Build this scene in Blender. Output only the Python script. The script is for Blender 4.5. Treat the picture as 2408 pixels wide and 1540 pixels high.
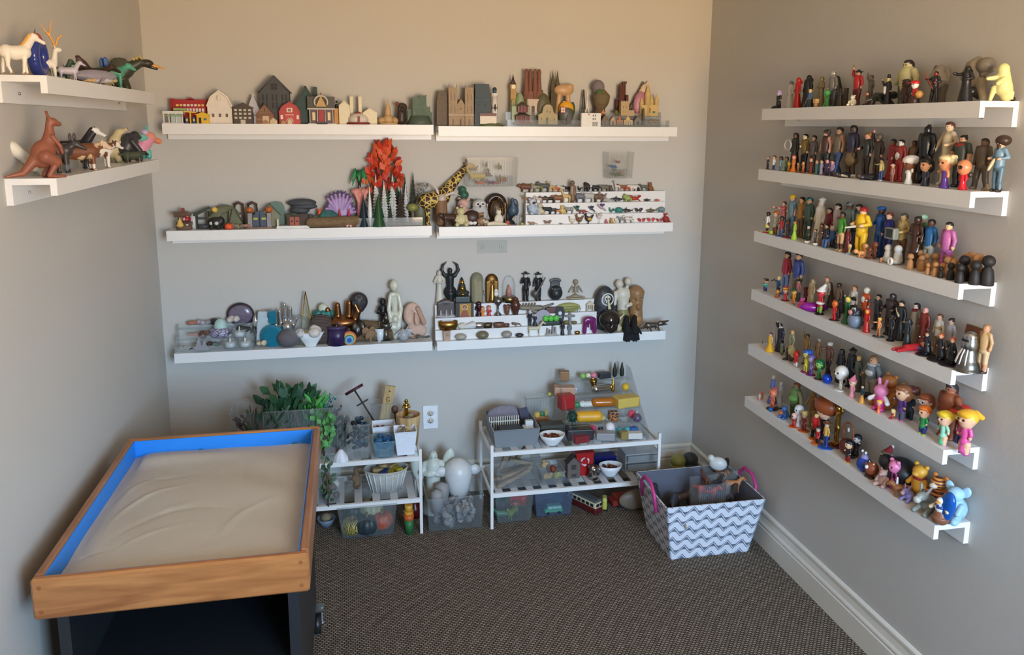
import bpy,math,random
import numpy as np
from math import cos,sin,pi
from mathutils import Vector,Matrix
for o in list(bpy.data.objects):bpy.data.objects.remove(o)
SC=bpy.context.scene
COL=SC.collection
aR=getattr(np,"arange")
W,H=2408.0,1540.0
CAM=np.array([-1.7621,-3.7819,1.8343]);YAW,PITCH,ROLL=.2015,-.1783,.0049
FPX,PY=1878.7,-136.86
_f=np.array([sin(YAW)*cos(PITCH),cos(YAW)*cos(PITCH),sin(PITCH)])
_r0=np.array([cos(YAW),-sin(YAW),.0]);_u0=np.cross(_r0,_f)
_r=_r0*cos(ROLL)+_u0*sin(ROLL);_u=-_r0*sin(ROLL)+_u0*cos(ROLL)
cd=bpy.data.cameras.new('camera');cam=bpy.data.objects.new('camera',cd);COL.objects.link(cam)
cd.sensor_fit='HORIZONTAL';cd.sensor_width=36.0;cd.lens=FPX/W*36.0
cd.shift_y=PY/W;cd.clip_start=.05;cd.clip_end=200
mw=Matrix.Identity(4)
for i in range(3):
 mw[i][0]=_r[i];mw[i][1]=_u[i];mw[i][2]=-_f[i];mw[i][3]=CAM[i]
cam.matrix_world=mw
SC.camera=cam
SC.view_settings.view_transform='Standard';SC.view_settings.look='None'
SC.view_settings.gamma=1.0;SC.view_settings.use_curve_mapping=False
SC.view_settings.exposure=.0
wd=bpy.data.worlds.new('world');SC.world=wd;wd.use_nodes=True
nt=wd.node_tree;nt.nodes.clear()
wo=nt.nodes.new('ShaderNodeOutputWorld');bg=nt.nodes.new('ShaderNodeBackground')
tc=nt.nodes.new('ShaderNodeTexCoord');sx=nt.nodes.new('ShaderNodeSeparateXYZ')
rp=nt.nodes.new('ShaderNodeValToRGB');mp=nt.nodes.new('ShaderNodeMapRange')
mp.inputs['From Min'].default_value=-.5;mp.inputs['From Max'].default_value=.5
SKYLINE=(((.0,(.80,.56,.33,1)),(.46,(.98,.68,.38,1)),(.53,(.60,.86,1.15,1)),(1.0,(.40,.70,1.12,1))))
cr=rp.color_ramp
cr.elements[0].position=SKYLINE[0][0];cr.elements[0].color=SKYLINE[0][1]
cr.elements[1].position=SKYLINE[3][0];cr.elements[1].color=SKYLINE[3][1]
for p_,c_ in SKYLINE[1:3]:
 e_=cr.elements.new(p_);e_.color=c_
WORLD_STRENGTH=36.0
bg.inputs['Strength'].default_value=WORLD_STRENGTH
nt.links.new(tc.outputs['Generated'],sx.inputs[0]);nt.links.new(sx.outputs['Z'],mp.inputs['Value'])
nt.links.new(mp.outputs[0],rp.inputs[0]);nt.links.new(rp.outputs[0],bg.inputs['Color'])
nt.links.new(bg.outputs[0],wo.inputs['Surface'])
WX0,WX1,WZ0,WZ1,YF=-1.12,-.05,.85,2.2,-4.75
pl=bpy.data.lights.new('window_portal','AREA');pl.shape='RECTANGLE';pl.size=WX1-WX0;pl.size_y=WZ1-WZ0
pl.cycles.is_portal=True
po=bpy.data.objects.new('window_portal',pl);COL.objects.link(po)
po.location=((WX0+WX1)/2,YF-.05,(WZ0+WZ1)/2);po.rotation_euler=(math.radians(90),0,0)
def ray(u,v):
 a=(u-W/2)/FPX;b=-(v-H/2-PY)/FPX
 return _r*a+_u*b+_f
def hit(u,v,ax,val):
 d=ray(u,v);t=(val-CAM[ax])/d[ax]
 return CAM+t*d
def proj(p):
 d=np.asarray(p,float)-CAM;z=d@_f
 return W/2+FPX*(d@_r)/z,H/2+PY-FPX*(d@_u)/z,z
def sV(fn,lo,hi,target):
 a=fn(lo)-target
 for _ in range(40):
  m=(lo+hi)/2;b=fn(m)-target
  if(a<0)==(b<0):lo,a=m,b
  else:hi=m
 return(lo+hi)/2
def lin(c):c/=255.0;return c/12.92 if c<=.04045 else((c+.055)/1.055)**2.4
_M={}
def M(rgb,rO=.5,mT=.0,var=.10,scale=60.0,bump=.0,kind=None,rgb2=None,ks=30.0,alpha=1.0,trans=.0,ior=1.45):
 key=(tuple(rgb),rO,mT,var,scale,bump,kind,rgb2 and tuple(rgb2),ks,alpha,trans,ior)
 if key in _M:return _M[key]
 m=bpy.data.materials.new('mat_%02x%02x%02x'%tuple(int(c)for c in rgb));m.use_nodes=True
 n=m.node_tree;b=n.nodes['Principled BSDF'];L=n.links
 c=tuple(lin(x)for x in rgb)
 b.inputs['Roughness'].default_value=rO;b.inputs['Metallic'].default_value=mT
 tx=n.nodes.new('ShaderNodeTexCoord')
 ns=n.nodes.new('ShaderNodeTexNoise');ns.inputs['Scale'].default_value=scale;ns.inputs['Detail'].default_value=3
 L.new(tx.outputs['Object'],ns.inputs['Vector'])
 mx=n.nodes.new('ShaderNodeMix');mx.data_type='RGBA'
 mx.inputs[6].default_value=tuple(x*(1-var)for x in c)+(1,)
 mx.inputs[7].default_value=tuple(min(1,x*(1+var))for x in c)+(1,)
 L.new(ns.outputs['Fac'],mx.inputs[0])
 out=mx.outputs[2]
 if kind:
  c2=tuple(lin(x)for x in(rgb2 or(0,0,0)))+(1,)
  if kind=='stripe':
   t=n.nodes.new('ShaderNodeTexWave');t.inputs['Scale'].default_value=ks;t.inputs['Distortion'].default_value=3.0;t.inputs['Detail Scale'].default_value=2;fac=t.outputs['Fac'];th=(.5,.58)
   t.bands_direction='X'
  elif kind=='stripez':
   t=n.nodes.new('ShaderNodeTexWave');t.bands_direction='Z';t.inputs['Scale'].default_value=ks;fac=t.outputs['Fac'];th=(.5,.55)
  elif kind=='spots':
   t=n.nodes.new('ShaderNodeTexVoronoi');t.inputs['Scale'].default_value=ks;fac=t.outputs['Distance'];th=(.30,.36)
  elif kind=='cells':
   t=n.nodes.new('ShaderNodeTexVoronoi');t.feature='DISTANCE_TO_EDGE';t.inputs['Scale'].default_value=ks;fac=t.outputs['Distance'];th=(.06,.10)
  else:
   t=n.nodes.new('ShaderNodeTexNoise');t.inputs['Scale'].default_value=ks;t.inputs['Detail'].default_value=2;fac=t.outputs['Fac'];th=(.50,.54)
  L.new(tx.outputs['Object'],t.inputs['Vector'])
  r=n.nodes.new('ShaderNodeValToRGB');r.color_ramp.elements[0].position=th[0];r.color_ramp.elements[1].position=th[1]
  L.new(fac,r.inputs[0])
  m2=n.nodes.new('ShaderNodeMix');m2 .data_type='RGBA'
  L.new(r.outputs[0],m2 .inputs[0]);m2 .inputs[6].default_value=c2;L.new(out,m2 .inputs[7]);out=m2 .outputs[2]
 L.new(out,b.inputs['Base Color'])
 if bump:
  bp=n.nodes.new('ShaderNodeBump');bp.inputs['Strength'].default_value=bump;bp.inputs['Distance'].default_value=.003
  L.new(ns.outputs['Fac'],bp.inputs['Height']);L.new(bp.outputs[0],b.inputs['Normal'])
 if alpha<1:b.inputs['Alpha'].default_value=alpha
 if trans:b.inputs['Transmission Weight'].default_value=trans;b.inputs['IOR'].default_value=ior
 _M[key]=m
 return m
def clear(rgb=(225,232,232),a=.02,rO=.08):
 key=('clear',tuple(rgb),a,rO)
 if key in _M:return _M[key]
 m=bpy.data.materials.new('clear_plastic');m.use_nodes=True;n=m.node_tree;L=n.links
 out=n.nodes['Material Output'];b=n.nodes['Principled BSDF']
 b.inputs['Base Color'].default_value=tuple(lin(x)for x in rgb)+(1,);b.inputs['Roughness'].default_value=rO
 b.inputs['Specular IOR Level'].default_value=.9
 t=n.nodes.new('ShaderNodeBsdfTransparent');t.inputs[0].default_value=tuple(.88+.12*lin(x)for x in rgb)+(1,)
 lw=n.nodes.new('ShaderNodeLayerWeight');lw.inputs[0].default_value=.25
 mr=n.nodes.new('ShaderNodeMapRange');mr.inputs['To Min'].default_value=a;mr.inputs['To Max'].default_value=min(1,a+.28)
 L.new(lw.outputs['Fresnel'],mr.inputs[0])
 ns=n.nodes.new('ShaderNodeTexNoise');ns.inputs['Scale'].default_value=25
 tx=n.nodes.new('ShaderNodeTexCoord');L.new(tx.outputs['Object'],ns.inputs['Vector'])
 bp=n.nodes.new('ShaderNodeBump');bp.inputs['Strength'].default_value=.05;L.new(ns.outputs['Fac'],bp.inputs['Height']);L.new(bp.outputs[0],b.inputs['Normal'])
 mx=n.nodes.new('ShaderNodeMixShader');L.new(mr.outputs[0],mx.inputs[0]);L.new(t.outputs[0],mx.inputs[1]);L.new(b.outputs[0],mx.inputs[2])
 L.new(mx.outputs[0],out.inputs['Surface'])
 _M[key]=m
 return m
def glass(rgb=(235,240,240),rO=.03):return M(rgb,rO,var=.0,trans=1.0,ior=1.4)
def mT(rgb,rO=.25):return M(rgb,rO,1.0,var=.08)
WHITE=M((236,234,230),.35,var=.03)
class MB:
 def __init__(s):s.v=[];s.f=[];s.sm=[]
 def add(s,v,f,smooth=False):
  o=len(s.v);s.v+=[tuple(p)for p in v];s.f+=[tuple(i+o for i in q)for q in f];s.sm+=[smooth]*len(f);return s
 def box(s,c,d,rz=0,rx=0,ry=0,taper=1.0):
  x,y,z=d[0]/2,d[1]/2,d[2]/2;t=taper
  v=[(-x,-y,-z),(x,-y,-z),(x,y,-z),(-x,y,-z),(-x*t,-y*t,z),(x*t,-y*t,z),(x*t,y*t,z),(-x*t,y*t,z)]
  if rz or rx or ry:
   m=Matrix.Rotation(rz,3,'Z')@Matrix.Rotation(ry,3,'Y')@Matrix.Rotation(rx,3,'X');v=[m@Vector(p)for p in v]
  v=[(p[0]+c[0],p[1]+c[1],p[2]+c[2])for p in v]
  return s.add(v,[(3,2,1,0),(4,5,6,7),(0,1,5,4),(1,2,6,5),(2,3,7,6),(3,0,4,7)])
 def bb(s,x0,x1,y0,y1,z0,z1):return s.box(((x0+x1)/2,(y0+y1)/2,(z0+z1)/2),(x1-x0,y1-y0,z1-z0))
 def tU(s,pts,r,n=8,caps=True,smooth=True,sq=1.0):
  pts=[Vector(p)for p in pts];k=len(pts);rr=r if hasattr(r,'__len__')else[r]*k
  vs=[];up=None
  for i,p in enumerate(pts):
   d=(pts[min(i+1,k-1)]-pts[max(i-1,0)]).normalized()
   if up is None:
    up=Vector((0,0,1))if abs(d.z)<.9 else Vector((0,1,0))
   a=d.cross(up).normalized();b=a.cross(d);up=b
   for j in range(n):
    t=2*pi*j/n;vs.append(p+(a*cos(t)+b*sin(t)*sq)*rr[i])
  fs=[(i*n+j,i*n+(j+1)%n,(i+1)*n+(j+1)%n,(i+1)*n+j)for i in range(k-1)for j in range(n)]
  s.add(vs,fs,smooth)
  if caps:
   o=len(s.v)-k*n
   s.f+=[tuple(o+j for j in range(n))[::-1],tuple(o+(k-1)*n+j for j in range(n))];s.sm+=[False,False]
  return s
 def cyl(s,c,r,h,r1=None,n=16):return s.tU([c,(c[0],c[1],c[2]+h)],[r,r if r1 is None else max(r1,1e-4)],n)
 def lA(s,prof,c=(0,0,0),n=20,sx=1,sy=1,smooth=True,square=.0):
  vs=[]
  for r,z in prof:
   for j in range(n):
    t=2*pi*(j+.5)/n;x,y=cos(t),sin(t)
    if square:
     m=max(abs(x),abs(y));q=(1-square)+square/m;x*=q;y*=q
    vs.append((c[0]+x*r*sx,c[1]+y*r*sy,c[2]+z))
  k=len(prof)
  fs=[(i*n+j,i*n+(j+1)%n,(i+1)*n+(j+1)%n,(i+1)*n+j)for i in range(k-1)for j in range(n)]
  s.add(vs,fs,smooth);o=len(s.v)-k*n
  if prof[0][0]>1e-5:s.f.append(tuple(o+j for j in range(n))[::-1]);s.sm.append(False)
  if prof[-1][0]>1e-5:s.f.append(tuple(o+(k-1)*n+j for j in range(n)));s.sm.append(False)
  return s
 def ball(s,c,r,n=12,sc=(1,1,1)):
  m=max(4,n//2)
  return s.lA([(r*sin(pi*i/m)*1.0 if 0<i<m else .0,-r*cos(pi*i/m)*sc[2])for i in range(m+1)],c,n,sc[0],sc[1])
 def pR(s,poly,y0,y1,off=(0,0,0)):
  n=len(poly);v=[(x+off[0],y0+off[1],z+off[2])for x,z in poly]+[(x+off[0],y1+off[1],z+off[2])for x,z in poly]
  f=[tuple(range(n)),tuple(range(n,2*n))[::-1]]+[((i+1)%n,i,n+i,n+(i+1)%n)for i in range(n)]
  return s.add(v,f)
 def shell(s,x0,x1,y0,y1,z0,z1,t,flare=.0):
  f=flare
  o=[(x0,y0,z0),(x1,y0,z0),(x1,y1,z0),(x0,y1,z0),(x0-f,y0-f,z1),(x1+f,y0-f,z1),(x1+f,y1+f,z1),(x0-f,y1+f,z1)]
  i=[(x0+t,y0+t,z0+t),(x1-t,y0+t,z0+t),(x1-t,y1-t,z0+t),(x0+t,y1-t,z0+t),(x0-f+t,y0-f+t,z1),(x1+f-t,y0-f+t,z1),(x1+f-t,y1+f-t,z1),(x0-f+t,y1+f-t,z1)]
  fs=[(3,2,1,0),(0,1,5,4),(1,2,6,5),(2,3,7,6),(3,0,4,7),(8,9,10,11),(12,13,9,8),(13,14,10,9),(14,15,11,10),(15,12,8,11),(4,5,13,12),(5,6,14,13),(6,7,15,14),(7,4,12,15)]
  return s.add(o+i,fs)
 def mesh(s,name,mat=None):
  me=bpy.data.meshes.new(name);me.from_pydata([tuple(p)for p in s.v],[],s.f)
  me.polygons.foreach_set('use_smooth',s.sm)
  if mat:me.materials.append(mat)
  me.update();return me
 def xf(s,loc=(0,0,0),rz=0,sc=1.0):
  m=Matrix.Translation(loc)@Matrix.Rotation(rz,4,'Z')@Matrix.Scale(sc,4);s.v=[tuple(m@Vector(p))for p in s.v];return s
def obj(name,me,parent=None,loc=None,rz=None):
 o=bpy.data.objects.new(name,me);COL.objects.link(o)
 if parent:o.parent=parent
 if loc is not None:o.location=loc
 if rz is not None:o.rotation_euler=(0,0,rz)
 return o
def pT(name,mb,mat,parent):return obj(name,mb.mesh(name,mat),parent)
def tag(o,lB,cat,gR=None):
 o['label']=lB;o['category']=cat
 if gR:o['group']=gR
 return o
def tH(name,lB,cat,loc=(0,0,0),rz=0,gR=None,sc=1.0):
 o=obj(name,None,None,loc,rz);o.empty_display_size=.02;o.scale=(sc,sc,sc)
 return tag(o,lB,cat,gR)
def sI(name,lB,cat,mb,mat,loc=(0,0,0),rz=0,gR=None,sc=1.0):
 o=obj(name,mb.mesh(name,mat),None,loc,rz);o.scale=(sc,sc,sc)
 return tag(o,lB,cat,gR)
def sTr(name,mb,mat,parent=None):
 o=pT(name,mb,mat,parent)
 if not parent:o['kind']='structure'
 return o
def C(l,a,b,ra,rb=None):return('c',l,np.array(a,float),np.array(b,float),ra,ra if rb is None else rb)
def E(l,c,r,rx=0,ry=0,rz=0):
 R=None
 if rx or ry or rz:R=np.array(Matrix.Rotation(rz,3,'Z')@Matrix.Rotation(ry,3,'Y')@Matrix.Rotation(rx,3,'X'))
 return('e',l,np.array(c,float),np.array(r if hasattr(r,'__len__')else(r,r,r),float),R)
def B(l,c,h,rd=.02,rx=0,ry=0,rz=0):
 R=None
 if rx or ry or rz:R=np.array(Matrix.Rotation(rz,3,'Z')@Matrix.Rotation(ry,3,'Y')@Matrix.Rotation(rx,3,'X'))
 return('b',l,np.array(c,float),np.array(h,float),R,rd)
def pd(p,P):
 k=p[0]
 if k=='c':
  a,b,ra,rb=p[2:];ba=b-a;t=np.clip(((P-a)@ba)/max(ba@ba,1e-12),0,1)
  return np.linalg.norm(P-a-t[:,None]*ba,axis=1)-(ra+(rb-ra)*t)
 Q=P-p[2]
 if p[4]is not None:Q=Q@p[4]
 if k=='e':
  q=Q/p[3];k0=np.linalg.norm(q,axis=1);k1=np.linalg.norm(q/p[3],axis=1)
  return k0*(k0-1)/np.maximum(k1,1e-9)
 d=np.abs(Q)-p[3]+p[5]
 return np.linalg.norm(np.maximum(d,0),axis=1)+np.minimum(d.max(1),0)-p[5]
def bN(p):
 if p[0]=='c':return np.minimum(p[2]-p[4],p[3]-p[5]),np.maximum(p[2]+p[4],p[3]+p[5])
 r=p[3]if p[4]is None else np.full(3,np.linalg.norm(p[3]))
 return p[2]-r,p[2]+r
SING={'legs':'leg','arms':'arm','ears':'ear','eyes':'eye','shoes':'shoe'}
def comps(f,nv):
 lab=aR(nv)
 while True:
  m=lab[f].min(1);new=lab.copy();np.minimum.at(new,f.ravel(),np.repeat(m,f.shape[1]));new=new[new]
  if(new==lab).all():return lab[f[:,0]]
  lab=new
def blob(pM,res=44,k=.02,flat=True,lmap=None):
 pos=[p for p in pM if p[1][0]!='-'];neg=[p for p in pM if p[1][0]=='-']
 bs=[bN(p)for p in pos];lo=np.min([b[0]for b in bs],0);hi=np.max([b[1]for b in bs],0)
 if flat:lo[2]=max(lo[2],-.0)
 vx=(hi-lo).max()/res;lo=lo-1.5*vx
 if flat:lo[2]=-1.5*vx
 n=np.ceil((hi+1.5*vx-lo)/vx).astype(int)+1
 ax=[lo[i]+vx*aR(n[i])for i in range(3)]
 G=np.stack(np.meshgrid(*ax,indexing='ij'),-1).reshape(-1,3)
 D=None
 for p in pos:
  d=pd(p,G)
  if D is None:D=d
  else:
   h=np.maximum(k-np.abs(D-d),0)/k if k else 0
   D=np.minimum(D,d)-h*h*k*.25
 for p in neg:D=np.maximum(D,-pd(p,G))
 if flat:D=np.maximum(D,-G[:,2])
 F=D.reshape(n)
 ins=F<0
 cor=[(i,j,l)for i in(0,1)for j in(0,1)for l in(0,1)]
 cnt=sum(ins[i:n[0]-1+i,j:n[1]-1+j,l:n[2]-1+l].astype(int)for i,j,l in cor)
 act=np.argwhere((cnt>0)&(cnt<8))
 idx=-np.ones(n-1,int);idx[tuple(act.T)]=aR(len(act))
 S=np.zeros((len(act),3));N=np.zeros(len(act))
 for a in cor:
  for axx in range(3):
   if a[axx]:continue
   b=list(a);b[axx]=1
   fa=F[tuple((act+np.array(a)).T)];fb=F[tuple((act+np.array(b)).T)]
   m=(fa<0)!=(fb<0);t=np.where(m,fa/np.where(m,fa-fb,1),0)
   pt=np.array(a,float)[None]+t[:,None]*np.eye(3)[axx][None]
   S+=pt*m[:,None];N+=m
 V=lo+vx*(act+S/N[:,None])
 fs=[]
 for axx in range(3):
  o=[i for i in range(3)if i!=axx]
  sl0=[slice(None)]*3;sl1=[slice(None)]*3;sl0[axx]=slice(0,-1);sl1[axx]=slice(1,None)
  A_=ins[tuple(sl0)];B_=ins[tuple(sl1)];e=np.argwhere(A_!=B_)
  e=e[(e[:,o[0]]>0)&(e[:,o[1]]>0)&(e[:,o[0]]<n[o[0]]-1)&(e[:,o[1]]<n[o[1]]-1)]
  if not len(e):continue
  def g(d0,d1):
   q=e.copy();q[:,o[0]]-=d0;q[:,o[1]]-=d1;return idx[tuple(q.T)]
  q=np.stack([g(1,1),g(0,1),g(0,0),g(1,0)],1)
  flip=~A_[tuple(e.T)]
  if axx==1:flip=~flip
  q[flip]=q[flip][:,::-1]
  fs.append(q)
 Q=np.concatenate(fs);Q=Q[(Q>=0).all(1)]
 cen=V[Q].mean(1)
 lab=np.argmin(np.stack([pd(p,cen)for p in pos]),0);names=[(lmap or(lambda x:x))(p[1])for p in pos]
 nm=np.array([names.index(x)for x in names])[lab];K=len(names)
 for _ in range(2):
  votes=np.zeros((len(V),K));np.add.at(votes,(Q.ravel(),np.repeat(nm,4)),1)
  sc_=votes[Q].sum(1);sc_[aR(len(Q)),nm]+=1.5;nm=sc_.argmax(1)
 out=[]
 for i in np.unique(nm):
  q=Q[nm==i];cp=comps(q,len(V));us,ct=np.unique(cp,return_counts=True)
  big=us[ct>=8]
  if not len(big):big=us[[ct.argmax()]]
  main=us[ct.argmax()]
  cp=np.where(np.isin(cp,big),cp,main)
  for c_ in big:
   qq=q[cp==c_];u,inv=np.unique(qq,return_inverse=True)
   out.append((names[i],V[u],inv.reshape(qq.shape)))
 return out
def blobmesh(pM,res=44,k=.02,lmap=None):
 r=[]
 for l,v,f in blob(pM,res,k,True,lmap):
  me=bpy.data.meshes.new(SING.get(l,l));me.from_pydata(v.tolist(),[],f.tolist())
  me.polygons.foreach_set('use_smooth',[True]*len(f));me.update();r.append((l,me))
 return r
def bT(name,lB,cat,pM,mats,loc,rz,h,res=44,k=.02,gR=None,xT=None,lmap=None,ren=None):
 ms=blobmesh(pM,res,k,lmap)
 for l,me in ms:me.materials.append(mats[l])
 if len(ms)==1 and not xT:
  o=obj(name,ms[0][1],None,loc,rz);o.scale=(h,h,h)
  return tag(o,lB,cat,gR)
 t=tH(name,lB,cat,loc,rz,gR,h)
 for l,me in ms:obj((ren or{}).get(l,SING.get(l,l)),me,t)
 if xT:xT(t)
 return t
XL,HC=-2.611,2.62
def wall_mat(name,rgb,bump=.12):
 m=M(rgb,.75,var=.025,scale=2.5);m2=m.copy();m2 .name=name
 n=m2 .node_tree;b=n.nodes['Principled BSDF']
 ns=n.nodes.new('ShaderNodeTexNoise');ns.inputs['Scale'].default_value=55;ns.inputs['Detail'].default_value=4
 tx=n.nodes.new('ShaderNodeTexCoord');n.links.new(tx.outputs['Object'],ns.inputs['Vector'])
 bp=n.nodes.new('ShaderNodeBump');bp.inputs['Strength'].default_value=bump;bp.inputs['Distance'].default_value=.004
 n.links.new(ns.outputs['Fac'],bp.inputs['Height']);n.links.new(bp.outputs[0],b.inputs['Normal'])
 return m2
PAINT=wall_mat('wall_paint',(196,192,184))
T=.1
sTr('wall_back',MB().bb(XL-T,T,0,T,-.0,HC),PAINT)
sTr('wall_right',MB().bb(0,T,YF-T,0,0,HC),PAINT)
sTr('wall_left',MB().bb(XL-T,XL,YF-T,0,0,HC),PAINT)
fw=MB()
fw.bb(XL,WX0,YF-T,YF,0,HC);fw.bb(WX1,0,YF-T,YF,0,HC);fw.bb(WX0,WX1,YF-T,YF,0,WZ0);fw.bb(WX0,WX1,YF-T,YF,WZ1,HC)
sTr('wall_front',fw,PAINT)
sTr('ceiling',MB().bb(XL-T,T,YF-T,T,HC,HC+T),wall_mat('ceiling_paint',(238,236,232)))
wf=MB()
for x0,x1,z0,z1 in((WX0-.06,WX1+.06,WZ0-.07,WZ0),(WX0-.06,WX1+.06,WZ1,WZ1+.06),(WX0-.06,WX0,WZ0,WZ1),(WX1,WX1+.06,WZ0,WZ1),(-.60,-.57,WZ0,WZ1)):wf.bb(x0,x1,YF-.03,YF+.02,z0,z1)
sTr('window_1',wf,M((240,238,232),.4))
cm=bpy.data.materials.new('carpet');cm.use_nodes=True;n=cm.node_tree;b=n.nodes['Principled BSDF'];b.inputs['Roughness'].default_value=.95
b.inputs['Specular IOR Level'].default_value=.1
tx=n.nodes.new('ShaderNodeTexCoord');mpp=n.nodes.new('ShaderNodeMapping');mpp.inputs['Rotation'].default_value=(0,0,.0)
n.links.new(tx.outputs['Object'],mpp.inputs[0])
nz=n.nodes.new('ShaderNodeTexNoise');nz.inputs['Scale'].default_value=90;nz.inputs['Detail'].default_value=3
dm=n.nodes.new('ShaderNodeMixRGB');dm.blend_type='LINEAR_LIGHT';dm.inputs[0].default_value=.0018
n.links.new(mpp.outputs[0],nz.inputs['Vector']);n.links.new(mpp.outputs[0],dm.inputs[1]);n.links.new(nz.outputs['Color'],dm.inputs[2])
bt=n.nodes.new('ShaderNodeTexBrick');bt.offset=.5;bt.inputs['Scale'].default_value=1.0
bt.inputs['Brick Width'].default_value=.0155;bt.inputs['Row Height'].default_value=.0102;bt.inputs['Mortar Size'].default_value=.0030;bt.inputs['Mortar Smooth'].default_value=.9
bt.inputs['Color1'].default_value=tuple(lin(c)for c in(158,144,127))+(1,);bt.inputs['Color2'].default_value=tuple(lin(c)for c in(136,122,106))+(1,);bt.inputs['Mortar'].default_value=tuple(lin(c)for c in(62,50,41))+(1,)
n.links.new(dm.outputs[0],bt.inputs['Vector'])
n.links.new(bt.outputs['Color'],b.inputs['Base Color'])
bp=n.nodes.new('ShaderNodeBump');bp.invert=True;bp.inputs['Strength'].default_value=.9;bp.inputs['Distance'].default_value=.004
n.links.new(bt.outputs['Fac'],bp.inputs['Height']);n.links.new(bp.outputs[0],b.inputs['Normal'])
sTr('floor',MB().bb(XL-T,T,YF-T,T,-.1,0),cm)
prof=[(0,0),(.018,0),(.018,.088),(.014,.092),(.014,.097),(.018,.102),(.0165,.108),(.012,.116),(.010,.128),(.0085,.140),(.011,.146),(.011,.156),(.006,.162),(0,.164)]
def base(name,a,bpt,nrm):
 v=[];k=len(prof)
 for p in(a,bpt):
  for d,z in prof:v.append((p[0]+nrm[0]*d,p[1]+nrm[1]*d,z))
 f=[(i,(i+1)%k,k+(i+1)%k,k+i)for i in range(k)]+[tuple(range(k))[::-1],tuple(range(k,2*k))]
 return sTr(name,MB().add(v,f),M((226,220,206),.4,var=.03,scale=8))
base('baseboard_right',(0,0),(0,YF),(-1,0));base('baseboard_back',(XL,0),(0,0),(0,-1));base('baseboard_left',(XL,YF),(XL,0),(1,0))
SH={}
DEP,HF,HB,TT=.12,.044,.068,.016
LABS={}
def ledge(key,wallk,a,z,lB,ln=1.15):
 t=tH('wall_shelf',lB,'shelf',(0,0,0),0)
 def bx(nm,d0,d1,z0,z1):
  m=MB()
  if wallk=='B':m.bb(a,a+ln,-d1,-d0,z0,z1)
  elif wallk=='R':m.bb(-d1,-d0,a-ln,a,z0,z1)
  else:m.bb(XL+d0,XL+d1,a-ln,a,z0,z1)
  return pT(nm,m,WHITE,t)
 bx('shelf_top',.0,DEP,z-TT,z);bx('front_lip',DEP-TT,DEP,z-HF,z-TT);bk=bx('back_rail',.0,TT,z-HB,z-TT)
 for s in(.09,.91):
  m=MB();q=a+ln*s if wallk=='B' else a-ln*s;c=.5*(HB+TT)
  if wallk=='B':m.tU([(q,-TT,z-c),(q,-TT-.004,z-c)],.004,8)
  elif wallk=='R':m.tU([(-TT,q,z-c),(-TT-.004,q,z-c)],.004,8)
  else:m.tU([(XL+TT,q,z-c),(XL+TT+.004,q,z-c)],.004,8)
  pT('screw',m,mT((200,200,200)),bk)
 SH[key]=(wallk,z)
ORD=['top','second','third','fourth','fifth','lowest']
for k,w,a,z,l in(('B1L','B',-2.5294,1.8348,'white wall shelf holding the red barn and miniature houses'),('B1R','B',-1.3569,1.8291,'white wall shelf holding the miniature cathedral, lighthouse and castles'),('B2L','B',-2.543,1.376,'white wall shelf holding the red-leafed tree and log'),('B2R','B',-1.3593,1.3692,'white wall shelf holding the giraffe and stepped rows of animals'),('B3L','B',-2.5472,
.8256,'white wall shelf holding crystals, bronze hand and cream statue'),('B3R','B',-1.375,.8226,'white wall shelf holding religious figures, skulls and black hands'),('R1','R',-.766,1.9039,'white wall shelf under the pale yellow ghost and black-cloaked figures'),('R2','R',-.766,1.6641,'white wall shelf under the painter with the afro'),('R3','R',-.760,1.4093,'white wall shelf under the firefighter and wooden peg dolls'),
('R4','R',-.766,1.1636,'white wall shelf under the silver robot'),('R5','R',-.7665,.9265,'white wall shelf under the blond ponytailed dolls and blue ball'),('R6','R',-.7635,.6924,'white wall shelf under the light blue elephant'),('L1','L',-.40,1.951,'white wall shelf holding the unicorn and dragons'),('L2','L',-.40,1.6957,'white wall shelf holding the kangaroo and farm animals')):
 ledge(k,w,a,z,l)
t=tH('wall_outlet','white duplex power outlet on the back wall','outlet',(-1.400,0,.407))
pT('cover_plate',MB().box((0,-.003,0),(.072,.006,.118)),M((238,240,244),.35),t)
for s in(-1,1):
 s_=pT('socket',MB().lA([(.0,-.001),(.0165,-.001),(.0165,.0015),(0,.0015)],n=20).xf(),M((214,208,190),.4),t)
 s_.location=(0,-.0065,.0195*s+.001);s_.rotation_euler=(math.radians(90),0,0);s_.scale=(1,.85,1)
 for x in(-.006,.006):pT('slot',MB().box((x,.004,.001),(.0022,.008,.002)),M((40,36,32)),s_)
 pT('slot',MB().box((0,-.009,.001),(.005,.005,.002)),M((40,36,32)),s_)
pT('screw',MB().ball((0,-.006,.001),.003,8),mT((190,185,170)),t)
c=hit(1157,580,1,-.004)
t=tH('wall_bracket','clear plastic mounting strip stuck to wall under animal shelf','bracket',tuple(c))
pT('strip',MB().box((0,0,0),(.148,.004,.062)),clear((216,222,220),.12),t)
for x in(-.045,.045):
 m=MB()
 for dx in(-.006,.006):m.tU([(x+dx,-.004,.008),(x+dx,-.004,-.012)],.003,6)
 pT('clip',m,clear((235,240,240),.3),t)
x0,x1,y0,y1,zb,zt,bt_=-2.547,-1.893,-1.825,-.915,.640,.748,.024
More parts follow.
